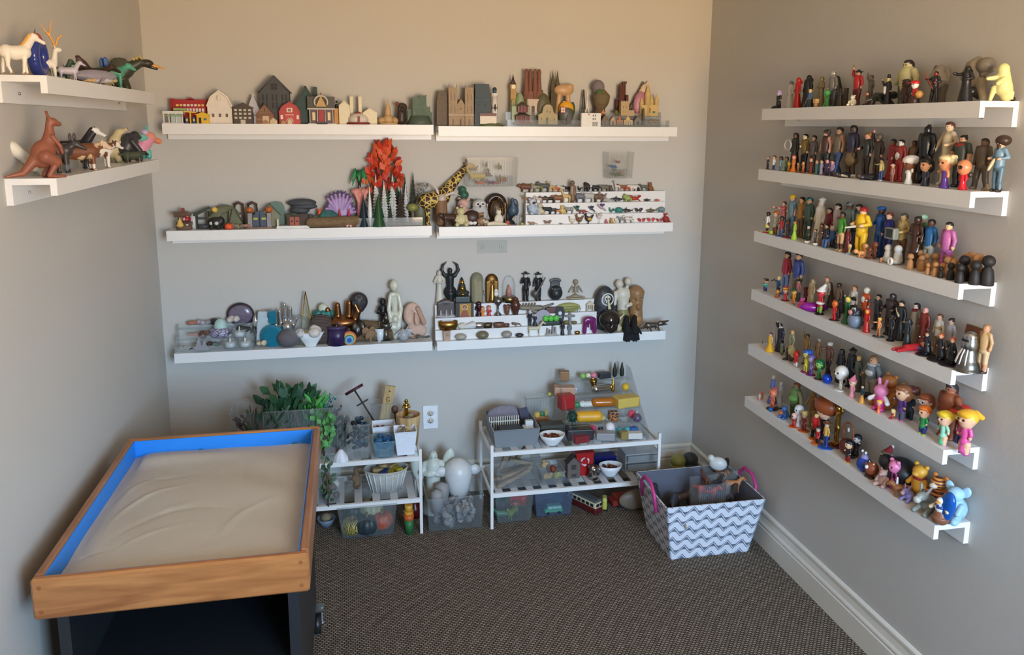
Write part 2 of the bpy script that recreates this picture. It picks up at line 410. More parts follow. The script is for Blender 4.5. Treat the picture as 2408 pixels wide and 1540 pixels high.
def wO(rgb,rgb2,sc=6.0,rO=.35,axis='X'):
 key=('wood',rgb,rgb2,sc,axis)
 if key in _M:return _M[key]
 m=bpy.data.materials.new('wood');m.use_nodes=True;n=m.node_tree;b=n.nodes['Principled BSDF'];b.inputs['Roughness'].default_value=rO
 tx=n.nodes.new('ShaderNodeTexCoord');mp=n.nodes.new('ShaderNodeMapping');mp.inputs['Scale'].default_value={'X':(1,9,9),'Y':(9,1,9),'Z':(9,9,1)}[axis]
 ns=n.nodes.new('ShaderNodeTexNoise');ns.inputs['Scale'].default_value=sc;ns.inputs['Detail'].default_value=6;ns.inputs['Distortion'].default_value=.6
 r=n.nodes.new('ShaderNodeValToRGB');r.color_ramp.elements[0].position=.3;r.color_ramp.elements[1].position=.68
 r.color_ramp.elements[0].color=tuple(lin(c)for c in rgb2)+(1,);r.color_ramp.elements[1].color=tuple(lin(c)for c in rgb)+(1,)
 n.links.new(tx.outputs['Object'],mp.inputs[0]);n.links.new(mp.outputs[0],ns.inputs['Vector']);n.links.new(ns.outputs['Fac'],r.inputs[0]);n.links.new(r.outputs[0],b.inputs['Base Color'])
 _M[key]=m;return m
PINE=wO((190,128,74),(142,86,46),4.0);PINEY=wO((176,122,80),(138,88,56),4.0,axis='Y')
BLUE=M((38,138,232),.45,var=.05,scale=12)
t=tH('sand_tray','wooden sand tray with blue inside on black rolling cart','sand tray')
def rbox(c,d,r=.006):
 x,y,z=d[0]/2,d[1]/2,d[2]/2;m=MB();v=[]
 for sx in(-1,1):
  for sy in(-1,1):
   for sz in(-1,1):
    v+=[(c[0]+sx*(x-r),c[1]+sy*(y-r),c[2]+sz*z),(c[0]+sx*(x-r),c[1]+sy*y,c[2]+sz*(z-r)),(c[0]+sx*x,c[1]+sy*(y-r),c[2]+sz*(z-r))]
 import bmesh
 bm=bmesh.new();vs=[bm.verts.new(p)for p in v];bmesh.ops.convex_hull(bm,input=vs)
 bmesh.ops.dissolve_limit(bm,angle_limit=.01,verts=bm.verts,edges=bm.edges);bm.verts.ensure_lookup_table();bm.verts.index_update()
 m.add([tuple(q.co)for q in bm.verts],[tuple(q.index for q in f.verts)for f in bm.faces]);bm.free();return m
zc=(zb+zt)/2;hh=zt-zb
pT('front_board',rbox(((x0+x1)/2,y0+bt_/2,zc),(x1-x0,bt_,hh)),PINE,t)
pT('back_board',rbox(((x0+x1)/2,y1-bt_/2,zc),(x1-x0,bt_,hh)),PINE,t)
pT('side_board',rbox((x0+bt_/2,(y0+y1)/2,zc),(bt_,y1-y0-2*bt_,hh)),PINEY,t)
pT('side_board',rbox((x1-bt_/2,(y0+y1)/2,zc),(bt_,y1-y0-2*bt_,hh)),PINEY,t)
pT('tray_bottom',MB().bb(x0+bt_,x1-bt_,y0+bt_,y1-bt_,zb,zb+.006),BLUE,t)
e=.0025
for a_,b_,c_,d_ in((x0+bt_,x1-bt_,y0+bt_,y0+bt_+e),(x0+bt_,x1-bt_,y1-bt_-e,y1-bt_),(x0+bt_,x0+bt_+e,y0+bt_,y1-bt_),(x1-bt_-e,x1-bt_,y0+bt_,y1-bt_)):
 pT('blue_lining',MB().bb(a_,b_,c_,d_,zb+.006,zt-.004),BLUE,t)
for u_ in(.37,.86):
 pT('bolt_head',MB().tU([(x0+(x1-x0)*u_,y1-bt_-.003,zb+.052),(x0+(x1-x0)*u_,y1-bt_-.006,zb+.052)],.010,14),M((70,120,150),.4),t)
for xx in(x0+.02,x1-.02):
 for zz in(zb+.022,zt-.022):pT('wood_plug',MB().tU([(xx,y0+.001,zz),(xx,y0-.0008,zz)],.0055,10),M((150,84,44),.5),t)
nx,ny=90,120;rng=np.random.RandomState(3)
gx=np.linspace(x0+bt_+e,x1-bt_-e,nx);gy=np.linspace(y0+bt_+e,y1-bt_-e,ny);GX,GY=np.meshgrid(gx,gy,indexing='ij')
U=(GX-gx[0])/(gx[-1]-gx[0]);V_=(GY-gy[0])/(gy[-1]-gy[0])
Z=zb+.052+.006*np.sin(2.2*U+.5)*np.cos(1.7*V_)+.010*(1-np.exp(-((U-.5)**2+(V_-.5)**2)*6))*-1+.012
for _ in range(26):
 cx_,cy_,L_,an,w_,hgt=rng.rand(),rng.rand(),.05+.16*rng.rand(),rng.rand()*3.1,.006+.010*rng.rand(),.0022*rng.randn()
 du,dv=(U-cx_)*.65,(V_-cy_)*.9;p_=du*cos(an)+dv*sin(an);s_=-du*sin(an)+dv*cos(an)+.5*p_*p_/.2
 Z+=hgt*np.exp(-(p_/L_)**2*2)*np.exp(-(s_/w_)**2)
for _ in range(40):
 Z+=.0003*rng.randn()*np.sin(rng.rand()*26*U+rng.rand()*26*V_+rng.rand()*6)
Z+=.010*np.exp(-((V_-.93)/.05)**2)*(U>.05)*np.clip(np.sin(3*U+1),0,1)
Z-=.012*np.exp(-(U/.06)**2)*(.4+.6*V_);Z-=.006*np.exp(-((1-U)/.05)**2)
m=MB();vs=[(GX[i,j],GY[i,j],Z[i,j])for i in range(nx)for j in range(ny)]
m.add(vs,[(i*ny+j,(i+1)*ny+j,(i+1)*ny+j+1,i*ny+j+1)for i in range(nx-1)for j in range(ny-1)],True)
so=pT('sand',m,M((202,193,177),.95,var=.08,scale=300,bump=.4),None);so['kind']='stuff';tag(so,'smooth pale beige sand filling the wooden tray','sand')
BLK=M((34,36,40),.45,var=.08)
t=tH('rolling_cart','black open-fronted cart on casters under the sand tray','cart')
cx0,cx1,cy0,cy1=-2.522,-1.928,-1.75,-.97
for a_,b_ in((cx0,cx0+.028),(cx1-.028,cx1)):
 pT('side_panel',MB().bb(a_,b_,cy0,cy1,.09,zb),BLK,t)
pT('back_panel',MB().bb(cx0+.028,cx1-.028,cy1-.02,cy1,.09,zb),BLK,t)
pT('top_panel',MB().bb(cx0+.028,cx1-.028,cy0,cy1-.02,zb-.02,zb),BLK,t)
pT('bottom_panel',MB().bb(cx0+.028,cx1-.028,cy0,cy1-.02,.09,.11),BLK,t)
pT('shelf_board',MB().bb(cx0+.028,cx1-.028,cy0+.03,cy1-.02,.36,.378),BLK,t)
for x_ in(cx0+.03,cx1+.004):
 for y_ in(cy0+.05,cy1-.06):
  w_=pT('caster_wheel',MB().tU([(x_-.014,y_-.015,.036),(x_+.014,y_-.015,.036)],.036,20),M((28,28,30),.4),t)
  f_=pT('caster_fork',MB().box((x_+.018,y_,.062),(.004,.036,.06),rx=-.3).box((x_-.018,y_,.062),(.004,.036,.06),rx=-.3).box((x_,y_,.087),(.05,.05,.006)),mT((170,172,176),.3),t)
  pT('axle',MB().tU([(x_+.014,y_-.015,.036),(x_+.024,y_-.015,.036)],.007,8),mT((190,190,190)),w_)
def rack(lB,xa,xb,yf,yb,gR=None):
 t=tH('shoe_rack',lB,'rack');s=.013
 for x_ in(xa,xb):
  for y_ in(yf,yb):
   l_=pT('leg',MB().box((x_,y_,.2025),(s,s,.405)),WHITE,t)
   pT('end_cap',MB().box((x_,y_,.406),(s*.8,s*.8,.003)),M((196,196,196),.4),l_)
 for zc_ in(.363,.163):
  for y_ in(yf,yb):pT('rail',MB().box(((xa+xb)/2,y_,zc_),(xb-xa-s,s,.020)),WHITE,t)
  for x_ in(xa,xb):pT('end_rail',MB().box((x_,(yf+yb)/2,zc_),(s*.8,yb-yf-s,.014)),WHITE,t)
  n_=int((xb-xa)/.072)
  for i in range(n_):
   x_=xa+(xb-xa)*(i+.5)/n_
   pT('slat',MB().box((x_,(yf+yb)/2,zc_+.006),(.034,yb-yf-s,.006)),M((206,206,208),.45),t)
 return t
rack('white two-tier metal rack beside the sand tray, holding the wicker basket',-2.20,-1.485,-.39,-.10)
rack('white two-tier metal rack holding the grey bin and sloped clear display',-1.163,-.357,-.412,-.10)
TZ=.373;LZ=.173
SKIN=(226,184,150);TAN=(206,158,118);BROWN=(112,74,52);DARK=(70,46,36);PALE=(236,210,190)
def sP_(key,u,vt,d,base_z=.0,vb=None):
 w,z=SH[key];z+=base_z
 if w=='B':
  x=sV(lambda s:proj((s,-d,z))[0],XL,0,u);p=(x,-d,z)
 elif w=='R':
  y=sV(lambda s:proj((-d,s,z))[0],-2.2,0,u);p=(-d,y,z)
 else:
  y=sV(lambda s:proj((XL+d,s,z))[0],-1.75,0,u);p=(XL+d,y,z)
 dist=proj(p)[2]
 zt=sV(lambda s:proj((p[0],p[1],s))[1],z-.2,z+1.0,vt)
 return p,max(zt-z,.006),dist/FPX
FACE={'B':.0,'R':-pi/2,'L':pi/2}
ARMS={'down':((.045,.01,-.15),(.05,-.02,-.29)),'bent':((.06,.03,-.14),(.02,-.13,-.17)),'fold':((.06,0,-.14),(-.07,-.11,-.14)),'up':((.10,-.01,.10),(.07,-.02,.25)),'out':((.14,-.01,-.05),(.27,-.04,-.04)),'point':((.05,-.13,-.03),(.05,-.27,0)),'hip':((.13,.03,-.13),(.03,-.05,-.22)),'wave':((.12,-.02,-.06),(.16,-.05,.11)),'back':((.03,.06,-.13),(-.06,.08,-.22)),'low':((.09,.0,-.13),(.14,-.03,-.26))}
def person(hd=.145,al='down',ar='down',lg='stand',fat=1.0,hair='short',hat=None,sleeve=2,xT=(),hb=None,bo=.10):
 P=[];nz=1-hd*(1.0 if hat not in('chef','top','cone','santa')else 1.35);big=hd>.22
 s=nz/.855;hip=nz*(.53 if not big else .40);sz=nz-.035*s
 sw=(.105 if not big else .115)*fat;hw=.062*fat*(1 if not big else 1.25)
 lr=.050*fat*(1 if not big else 1.35);ar_=.034*fat*(1 if not big else 1.25)
 if lg=='robe':
  P+=[C('robe',(0,.01,.03),(0,0,hip),.15*fat,.095*fat),E('robe',(0,.01,.05),(.155*fat,.125*fat,.05)),C('robe',(0,0,hip),(0,0,sz-.03),.088*fat,.10*fat),C('robe',(-sw*.7,0,sz),(sw*.7,0,sz),.045*s)]
 else:
  P+=[C('shirt',(0,0,hip+.03),(0,0,sz-.06*s),.083*fat,.094*fat),C('shirt',(-sw*.72,0,sz),(sw*.72,0,sz),.046*s,.046*s)]
  if big:P+=[E('shirt',(0,-.01,hip+.07*s),(.115*fat,.10*fat,.11*s))]
 if lg=='gown':
  P+=[C('skirt',(0,0,.035),(0,0,hip+.05),.20*fat,.06),E('skirt',(0,0,.04),(.21*fat,.18*fat,.05))]
 elif lg=='skirt':
  P+=[C('skirt',(0,0,hip-.13),(0,0,hip+.05),.12*fat,.075*fat)]
 foot='shoes'
 if lg in('stand','wide','stride','skirt','shorts','run'):
  for q in(-1,1):
   k=.0;fy=0;wx=hw
   if lg=='wide':wx=hw*1.9
   if lg=='stride':fy=-.10*q
   if lg=='run':fy=-.15*q
   kn=(q*(hw+wx)/2,fy*.5-.015,hip*.5);an=(q*wx,fy,.045*s)
   l1='trousers' if lg!='skirt' else 'leg';l2='leg' if lg in('skirt','shorts')else 'trousers'
   P+=[C(l1,(q*hw,0,hip),kn,lr*1.12,lr*.86),C(l2,kn,an,lr*.84,lr*.72),E(foot,(an[0],an[1]-.035*s,.028*s),(.040*fat,.078*s,.034*s)),C(foot,(an[0],an[1],.03),(an[0],an[1],bo),lr*.74)]
  P+=[E('trousers' if lg!='skirt' else 'skirt',(0,0,hip+.005),(.096*fat,.082*fat,.06*s))]
 elif lg=='sit':
  hip0=.11
  for q in(-1,1):P+=[C('trousers',(q*hw,0,hip0),(q*(hw+.07),-.20,.08),.07*fat,.055*fat),C('trousers',(q*(hw+.07),-.20,.08),(q*(hw+.01),-.26,.05),.052*fat),E(foot,(q*hw,-.31,.05),(.045,.07,.045))]
  P+=[C('shirt',(0,0,hip0+.03),(0,0,hip+.05),.12*fat,.09*fat),E('trousers',(0,0,.08),(.13*fat,.12*fat,.08))]
 for q,nm in((-1,al),(1,ar)):
  if nm is None:continue
  e,h=ARMS[nm];S=np.array([q*sw,0,sz-.005]);f=s*(1 if not big else .85)
  el=S+np.array([q*e[0],e[1],e[2]])*f;ha=S+np.array([q*h[0],h[1],h[2]])*f
  top='robe' if lg=='robe' else 'shirt'
  P+=[C(top if sleeve>0 else 'arm',S,el,ar_*1.15,ar_),C(top if sleeve>1 else 'arm',el,el+(ha-el)*.85,ar_*1.0,ar_*.78 if lg!='robe' else ar_*1.1)]
  fw_=(ha-el)/max(np.linalg.norm(ha-el),1e-6);hl='hand' if sleeve>1 else 'arm'
  P+=[C(hl,ha-fw_*.01,ha+fw_*.030*s,ar_*.85,ar_*.62),C(hl,ha,ha+np.array([-q*.022,-.022,.008]),ar_*.42)]
 hc=nz+hd*.50;hx=hd*(.40 if not big else .47);hy=hd*(.47 if not big else .47)
 P+=[C('head',(0,.005,sz),(0,0,nz+.02),.036*fat*s,.034*fat*s),E('head',(0,0,hc),(hx,hy,hd*.52)),E('head',(0,-.03*hd,nz+hd*.25),(hx*.80,hy*.80,hd*.30)),E('head',(0,-hy*.98,hc-.04*hd),(hd*.055,hd*.09,hd*.10))]
 for q in(-1,1):P+=[E('head',(q*hx,.02*hd,hc-.02*hd),(hd*.06,hd*.09,hd*.13))]
 if hair in('short','long','bob','bun','pony','curly','beard','side'):
  P+=[E('hair',(0,.10*hd,hc+.12*hd),(hx*1.10,hy*1.04,hd*.47)),E('hair',(0,-.10*hd,hc+.34*hd),(hx*.92,hy*.86,hd*.22))]
 if hair=='bob':P+=[E('hair',(0,.20*hd,hc-.16*hd),(hx*1.22,hy*.80,hd*.52))]
 if hair=='long':P+=[C('hair',(0,.22*hd,hc),(0,.34*hd,nz-.55*hd),hx*1.1,hx*.75)]
 if hair=='bun':P+=[E('hair',(0,.42*hd,hc+.45*hd),hd*.2)]
 if hair=='pony':P+=[C('hair',(0,.5*hd,hc+.28*hd),(0,.95*hd,hc+.02*hd),hd*.23,hd*.16),E('hair',(0,-.34*hd,hc+.30*hd),(hx*.95,hd*.16,hd*.18))]
 if hair=='curly':P+=[E('hair',(cos(a)*hx*.95,sin(a)*hy*.9+.1*hd,hc+zz*hd),hd*.2)for a in(0,.8,1.6,2.4,3.1)for zz in(.1,.4)]
 if hair=='afro':P+=[E('hair',(0,.20*hd,hc+.30*hd),(hd*.82,hd*.80,hd*.62))]
 if hair=='spike':P+=[C('hair',(0,.1*hd,hc+.2*hd),(x*hd,.2*hd,hc+(.75-abs(x)*.4)*hd),hd*.28,hd*.06)for x in(-.45,-.2,.1,.4)]
 if hair in('beard',)or hb:P+=[C('beard' if hb else 'hair',(0,-.34*hd,nz+.22*hd),(0,-.34*hd,nz-(.15 if hb!='long' else 1.2)*hd),hd*.24,hd*.14)]
 if hat=='cap':P+=[E('hat',(0,.02*hd,hc+.26*hd),(hx*1.16,hy*1.10,hd*.34)),E('hat',(0,-.62*hd,hc+.22*hd),(hx*.85,hd*.34,hd*.07))]
 if hat=='hard':P+=[E('hat',(0,.02*hd,hc+.22*hd),(hx*1.25,hy*1.2,hd*.42)),E('hat',(0,.0,hc+.16*hd),(hx*1.45,hy*1.5,hd*.07))]
 if hat=='peak':P+=[E('hat',(0,0,hc+.42*hd),(hx*1.5,hy*1.5,hd*.16)),E('hat',(0,0,hc+.28*hd),(hx*1.1,hy*1.1,hd*.18)),E('hat',(0,-.6*hd,hc+.22*hd),(hx*.8,hd*.25,hd*.06))]
 if hat=='chef':P+=[C('hat',(0,.02,hc+.30*hd),(0,.02,hc+.62*hd),hd*.40,hd*.44),E('hat',(0,.02,hc+.72*hd),(hd*.62,hd*.60,hd*.20))]
 if hat=='fire':P+=[E('hat',(0,.04*hd,hc+.26*hd),(hx*1.25,hy*1.2,hd*.42)),E('hat',(0,.25*hd,hc+.14*hd),(hx*1.5,hd*.85,hd*.08))]
 if hat=='hood':P+=[E('hood',(0,.12*hd,hc+.08*hd),(hx*1.42,hy*1.25,hd*.66)),C('hood',(0,.1,nz+.1*hd),(0,.03,nz-.1*hd),hd*.46,hd*.66)]
 if hat=='top':P+=[E('hat',(0,0,hc+.36*hd),(hd*.66,hd*.66,hd*.06)),C('hat',(0,0,hc+.4*hd),(0,0,hc+.85*hd),hd*.36,hd*.38)]
 if hat=='cone':P+=[C('hat',(0,0,hc+.30*hd),(0,.2*hd,hc+.98*hd),hd*.42,hd*.05),E('hat',(0,0,hc+.28*hd),(hd*.62,hd*.62,hd*.07))]
 if hat=='santa':P+=[C('hat',(0,.02,hc+.30*hd),(0,.42*hd,hc+.85*hd),hd*.44,hd*.16),E('hat_trim',(0,.0,hc+.26*hd),(hd*.54,hd*.56,hd*.13)),E('hat_trim',(0,.5*hd,hc+.88*hd),hd*.17)]
 if hat=='turban':P+=[E('hat',(0,.06*hd,hc+.26*hd),(hx*1.35,hy*1.30,hd*.40)),E('hat',(0,.16*hd,hc+.45*hd),(hx*1.1,hy*1.1,hd*.24))]
 if hat=='helmet':P+=[E('hat',(0,.04*hd,hc+.10*hd),(hx*1.32,hy*1.22,hd*.56)),'-']
 if hat=='brim':P+=[E('hat',(0,.05*hd,hc+.30*hd),(hd*.95,hd*.95,hd*.10)),C('hat',(0,0,hc+.3*hd),(0,0,hc+.55*hd),hd*.40,hd*.26)]
 if hat=='bubble':P+=[E('collar',(0,0,nz+.05*hd),(hd*.72,hd*.72,hd*.16))]
 P=[p for p in P if p!='-']
 if hat=='hood':P=[p for p in P if not(p[1]=='hair')]+[E('-f',(0,-hy*1.35,hc-.02*hd),(hx*.75,hy*.62,hd*.46))]
 return P+list(xT)
_used={}
def jitter(i):return((i*37)%17/17.0-.5)
NFIG=[0]
def fig(key,u,vt,d,lB,cols,name='toy_figure',cat='figurine',yw=.0,bz=.0,gR=None,sT=None,eyes=None,res=None,wide=1.0,pM=None,**kw):
 p,h,mpp=sP_(key,u,vt,d,bz)
 rz=FACE[SH[key][0]]+yw
 NFIG[0]+=1
 px=h/mpp
 r=res or(34 if px<45 else 44 if px<100 else 54)
 so=.0
 if sT:so=.035
 P=pM if pM is not None else person(**kw)
 mats={}
 for l,c in cols.items():mats[l]=c if not isinstance(c,tuple)else M(c,.38,var=.06,scale=20)
 if 'skin' not in mats:mats['skin']=M(SKIN,.45,var=.04)
 for a_,b_ in(('head','skin'),('hand','skin'),('arm','skin'),('leg','skin'),('shirt','robe'),('trousers','robe'),('robe','shirt'),('shoes','trousers'),('skirt','shirt'),('hat','shirt'),('hair','hat'),('beard','hair'),('hood','robe'),('collar','shirt'),('hat_trim','hat')):
  if a_ not in mats and b_ in mats:mats[a_]=mats[b_]
 hd=kw.get('hd',.145)
 def xT(t):
  if sT:
   rad=sT[1]if len(sT)>1 else .2
   pT('base',MB().lA([(rad,0),(rad,.02),(rad*.9,.035)],n=20),M(sT[0],.3),t)
  e=eyes if eyes is not None else(px*hd>8 and pM is None)
  if e and kw.get('hat')!='helmet':
   nz=1-hd*(1.0 if kw.get('hat')not in('chef','top','cone','santa')else 1.35);hc=nz+hd*.5
   hx=hd*(.40 if hd<=.22 else .47);hy=hd*.47;em=eye_mesh()
   for q in(-1,1):
    ax_=q*.42;o=obj('eye',em,t,(hx*sin(ax_),-hy*cos(ax_)*.99,hc+.02*hd));r_=hd*(.055 if hd<.22 else .075);o.scale=(r_,r_,r_)
 ren={'shirt':'torso','trousers':'legs'}if kw.get('sleeve',2)==0 and cols.get('shirt')==cols.get('skin')else None
 t=bT(name,lB,cat,P,mats,p,rz,h/(1+so)if so else h,r,.018,gR,xT,None,ren)
 if so:
  for ch in t.children:
   if ch.name.split('.')[0]!='base':ch.location=(ch.location[0],ch.location[1],ch.location[2]+so)
 return t
_EM=[]
def eye_mesh():
 if not _EM:_EM.append(MB().ball((0,0,0),1.0,8).mesh('eye',M((30,24,22),.3)))
 return _EM[0]
def Z(key,u,vt,d,lB,pM,cols,name,cat='figurine',yw=.0,bz=.0,gR=None,res=None,k=.018,xT=None,rO=.42,sx=1,sy=1,hm=None,at=None):
 p,h,mpp=at or sP_(key,u,vt,d,bz)
 mats={l:(c if not isinstance(c,tuple)else M(c,rO,var=.10,scale=8))for l,c in cols.items()}
 NFIG[0]+=1
 px=h/mpp
 r=res or(26 if px<30 else 34 if px<55 else 44 if px<100 else 56)
 bnd=[bN(q)for q in pM if q[1][0]!='-'];ext=np.max([b[1]for b in bnd],0)-np.min([b[0]for b in bnd],0)
 r=int(min(70,r*max(1,ext.max()/max(ext[2],.4)*.8)))
 main=next(iter(mats))
 o=bT(name,lB,cat,pM,mats,p,FACE[SH[key][0]]+yw,h,r,k,gR,xT,lambda l:l if l in mats else main)
 o.scale=(h*sx,h*sy,h);return o
def qD(L=.9,leg=.5,bO=.20,nk=.30,nang=50,head=.13,sN=.16,ear='pt',tail='thin',horn=None,mane=False,tK=False,sit=False,hump=False,lw=.07,pose=.0,bE=None):
 P=[];hb=leg+bO*.75;a=math.radians(nang);x0,x1=-L*.36,L*.36
 P+=[C('body',(x0,0,hb+.02),(x1,0,hb),bO*1.02,bO*.95),E('body',(0,0,hb-.03),(L*.42,bO*.92,bO*.95)),E('body',(x1,0,hb+.03),(bO*.95,bO*.92,bO*1.0))]
 if hump:P+=[E('body',(x0*.6,0,hb+bO*.6),(L*.25,bO*.8,bO*.8))]
 nb=np.array([x0-bO*.4,0,hb+bO*.35]);nh=nb+nk*np.array([-cos(a),0,sin(a)])
 P+=[C('body',(x0,0,hb+.06),nh,bO*.72,head*.72)]
 P+=[E('head',nh+np.array([-.03,0,.01]),(head*1.05,head*.80,head*.90)),C('head',nh+np.array([-head*.5,0,-.02]),nh+np.array([-head*.6-sN,0,-.02-sN*.55]),head*.62,head*.42)]
 P+=[E('muzzle',nh+np.array([-head*.75-sN,0,-.02-sN*.62]),(head*.30,head*.40,head*.32))]
 for q in(-1,1):
  e0=nh+np.array([head*.25,q*head*.55,head*.6])
  if ear=='pt':P+=[C('head',e0,e0+np.array([.02,q*.03,head*.85]),head*.22,head*.06)]
  if ear=='round':P+=[E('head',e0,(head*.16,head*.34,head*.34))]
  if ear=='flop':P+=[C('head',e0,e0+np.array([.02,q*head*.5,-head*.7]),head*.24,head*.20)]
  if ear=='big':P+=[E('head',nh+np.array([head*.5,q*head*1.15,0]),(head*.22,head*.75,head*.95))]
  if ear=='long':P+=[C('head',e0,e0+np.array([.06,q*.05,head*1.5]),head*.20,head*.12)]
  if horn=='short':P+=[C('horn',e0,e0+np.array([-.02,q*.10,.12]),.028,.010)]
  if horn=='antler':
   b_=e0+np.array([.04,q*.12,.14]);P+=[C('horn',e0,b_,.024,.02),C('horn',b_,b_+np.array([.02,q*.10,.16]),.02,.012),C('horn',b_,b_+np.array([-.10,q*.04,.12]),.018,.010)]
  if horn=='palm':
   b_=e0+np.array([.02,q*.16,.06]);P+=[C('horn',e0,b_,.03),E('horn',b_+np.array([0,q*.12,.09]),(.05,.13,.12))]+[C('horn',b_+np.array([0,q*(.02+.08*i),.12]),b_+np.array([0,q*(.04+.09*i),.26-.03*i]),.025,.010)for i in range(3)]
  if horn=='ossi':P+=[C('horn',e0,e0+np.array([0,0,head*.9]),head*.14,head*.18)]
  if horn=='tusk':P+=[C('horn',nh+np.array([-head*.9,q*head*.4,-head*.4]),nh+np.array([-head*1.6,q*head*.5,-head*.6]),.03,.012)]
 if horn=='one':P+=[C('horn',nh+np.array([-head*.35,0,head*.75]),nh+np.array([-head*.9,0,head*3.0]),.03,.006)]
 if mane:P+=[C('mane',nb+np.array([.10,0,.10]),nh+np.array([head*.7,0,head*.6]),bO*.42,head*.42),E('mane',nh+np.array([0,0,head*.9]),head*.35)]
 if tK:
  t0=nh+np.array([-head*1.0,0,-head*.2]);P+=[C('head',t0,t0+np.array([-.10,0,-.20]),.075,.055),C('head',t0+np.array([-.10,0,-.20]),t0+np.array([-.10,0,-.40]),.055,.035)]
 for xs,fr in((x0,1),(x1,0)):
  for q in(-1,1):
   dx=pose*q*(1 if fr else-1);y=q*bO*.55
   k=np.array([xs+(dx*.6 if fr else .05+dx*.4),y,leg*.52]);f=np.array([xs+dx-(0 if fr else-.02),y,.03])
   P+=[C('body',(xs,y*.9,hb-.03),k,lw*(1.25 if fr else 1.7),lw*.82),C('legs',k,f,lw*.78,lw*.62),E('hoof',f+np.array([-.02,0,0]),(lw*.95,lw*.75,.045))]
 tb=np.array([x1+bO*.75,0,hb+bO*.45])
 if tail=='thin':P+=[C('tail',tb,tb+np.array([.06,0,-.28]),.025,.02),E('tail',tb+np.array([.06,0,-.30]),(.03,.03,.06))]
 if tail=='bushy':P+=[C('tail',tb,tb+np.array([.20,0,-.06]),.05,.075),C('tail',tb+np.array([.2,0,-.06]),tb+np.array([.32,0,.02]),.075,.02)]
 if tail=='hair':P+=[C('mane',tb,tb+np.array([.14,0,-.16]),.05,.07),C('mane',tb+np.array([.14,0,-.16]),tb+np.array([.12,0,-.42]),.07,.03)]
 if tail=='up':P+=[C('tail',tb,tb+np.array([.10,0,.30]),.03,.025)]
 if tail=='stub':P+=[E('tail',tb,.05)]
 return P
def nO(P):
 bs=[bN(p)for p in P if p[1][0]!='-'];lo=np.min([b[0]for b in bs],0);hi=np.max([b[1]for b in bs],0)
 s=1/(hi[2]-lo[2]);c=np.array([(lo[0]+hi[0])/2,(lo[1]+hi[1])/2,lo[2]]);R=[]
 for p in P:
  if p[0]=='c':R.append(('c',p[1],(p[2]-c)*s,(p[3]-c)*s,p[4]*s,p[5]*s))
  elif p[0]=='e':R.append(('e',p[1],(p[2]-c)*s,p[3]*s,p[4]))
  else:R.append(('b',p[1],(p[2]-c)*s,p[3]*s,p[4],p[5]*s))
 return R
def bird(kind='hen'):
 P=[E('body',(.02,0,.42),(.30,.20,.24),ry=.3),C('body',(-.16,0,.5),(-.24,0,.78),.14,.09),E('head',(-.26,0,.85),.11),C('beak',(-.33,0,.84),(-.46,0,.80),.05,.012)]
 for q in(-1,1):P+=[C('legs',(.02,q*.08,.25),(.02,q*.08,.03),.03),E('legs',(-.02,q*.08,.015),(.09,.05,.02)),E('wing',(.08,q*.19,.45),(.22,.04,.15),ry=.3)]
 if kind=='hen':P+=[E('comb',(-.24,0,.97),(.08,.02,.07)),C('tail',(.25,0,.5),(.46,0,.80),.12,.06)]
 elif kind=='duck':P+=[E('tail',(.32,0,.5),(.12,.10,.06))]
 elif kind=='heron':P=[E('body',(.05,0,.55),(.22,.12,.14),ry=.5),C('body',(-.08,0,.6),(-.16,0,.85),.06,.04),E('head',(-.17,0,.9),.06),C('beak',(-.2,0,.9),(-.36,0,.87),.025,.01),C('legs',(.05,.04,.45),(.05,.04,.03),.02),C('legs',(.05,-.04,.45),(.05,-.04,.03),.02),E('wing',(.1,.16,.7),(.2,.12,.05),rx=.8),E('wing',(.1,-.16,.7),(.2,.12,.05),rx=-.8),E('legs',(.05,0,.015),(.12,.1,.02))]
 elif kind=='fly':P=[E('body',(0,0,.5),(.26,.12,.12),ry=.5),E('head',(-.22,0,.68),.10),C('beak',(-.28,0,.70),(-.5,0,.74),.04,.01),E('wing',(.08,.25,.72),(.16,.28,.03),rx=.6),E('wing',(.08,-.25,.72),(.16,.28,.03),rx=-.6),C('tail',(.2,0,.38),(.42,0,.2),.08,.05),C('legs',(.02,0,.42),(.02,0,.02),.03),E('legs',(.02,0,.015),(.12,.12,.02))]
 return P
def fish(fin=True,fl=.5):
 P=[E('body',(0,0,.42),(.85,.20,.26)),C('body',(.4,0,.42),(1.0,0,.45),.14,.05),E('belly',(-.1,0,.30),(.62,.17,.17)),C('tail',(1.0,0,.45),(1.22,0,.85),.06,.02),C('tail',(1.0,0,.45),(1.18,0,.12),.05,.02)]
 if fin:P+=[C('body',(-.05,0,.6),(.15,0,.98),.10,.02)]
 for q in(-1,1):P+=[C('fin',(-.25,q*.15,.32),(.0,q*.48,.10),.08,.03)]
 return P
def lZ():return[C('body',(-.5,0,.5),(.3,0,.5),.22,.26),E('head',(-.85,0,.62),(.32,.22,.22)),C('tail',(.3,0,.5),(.9,.3,.35),.2,.1),C('tail',(.9,.3,.35),(1.4,.15,.2),.1,.03)]+[C('legs',(x,q*.1,.45),(x-.1,q*.42,.1),.09,.07)for x in(-.45,.25)for q in(-1,1)]
def frog():return[E('body',(0,0,.42),(.5,.42,.36)),E('head',(-.38,0,.55),(.32,.36,.28)),E('eyes',(-.42,.2,.82),.13),E('eyes',(-.42,-.2,.82),.13)]+[C('legs',(.2,q*.4,.35),(.25,q*.55,.1),.15,.1)for q in(-1,1)]+[C('legs',(-.3,q*.3,.3),(-.42,q*.38,.06),.1,.08)for q in(-1,1)]
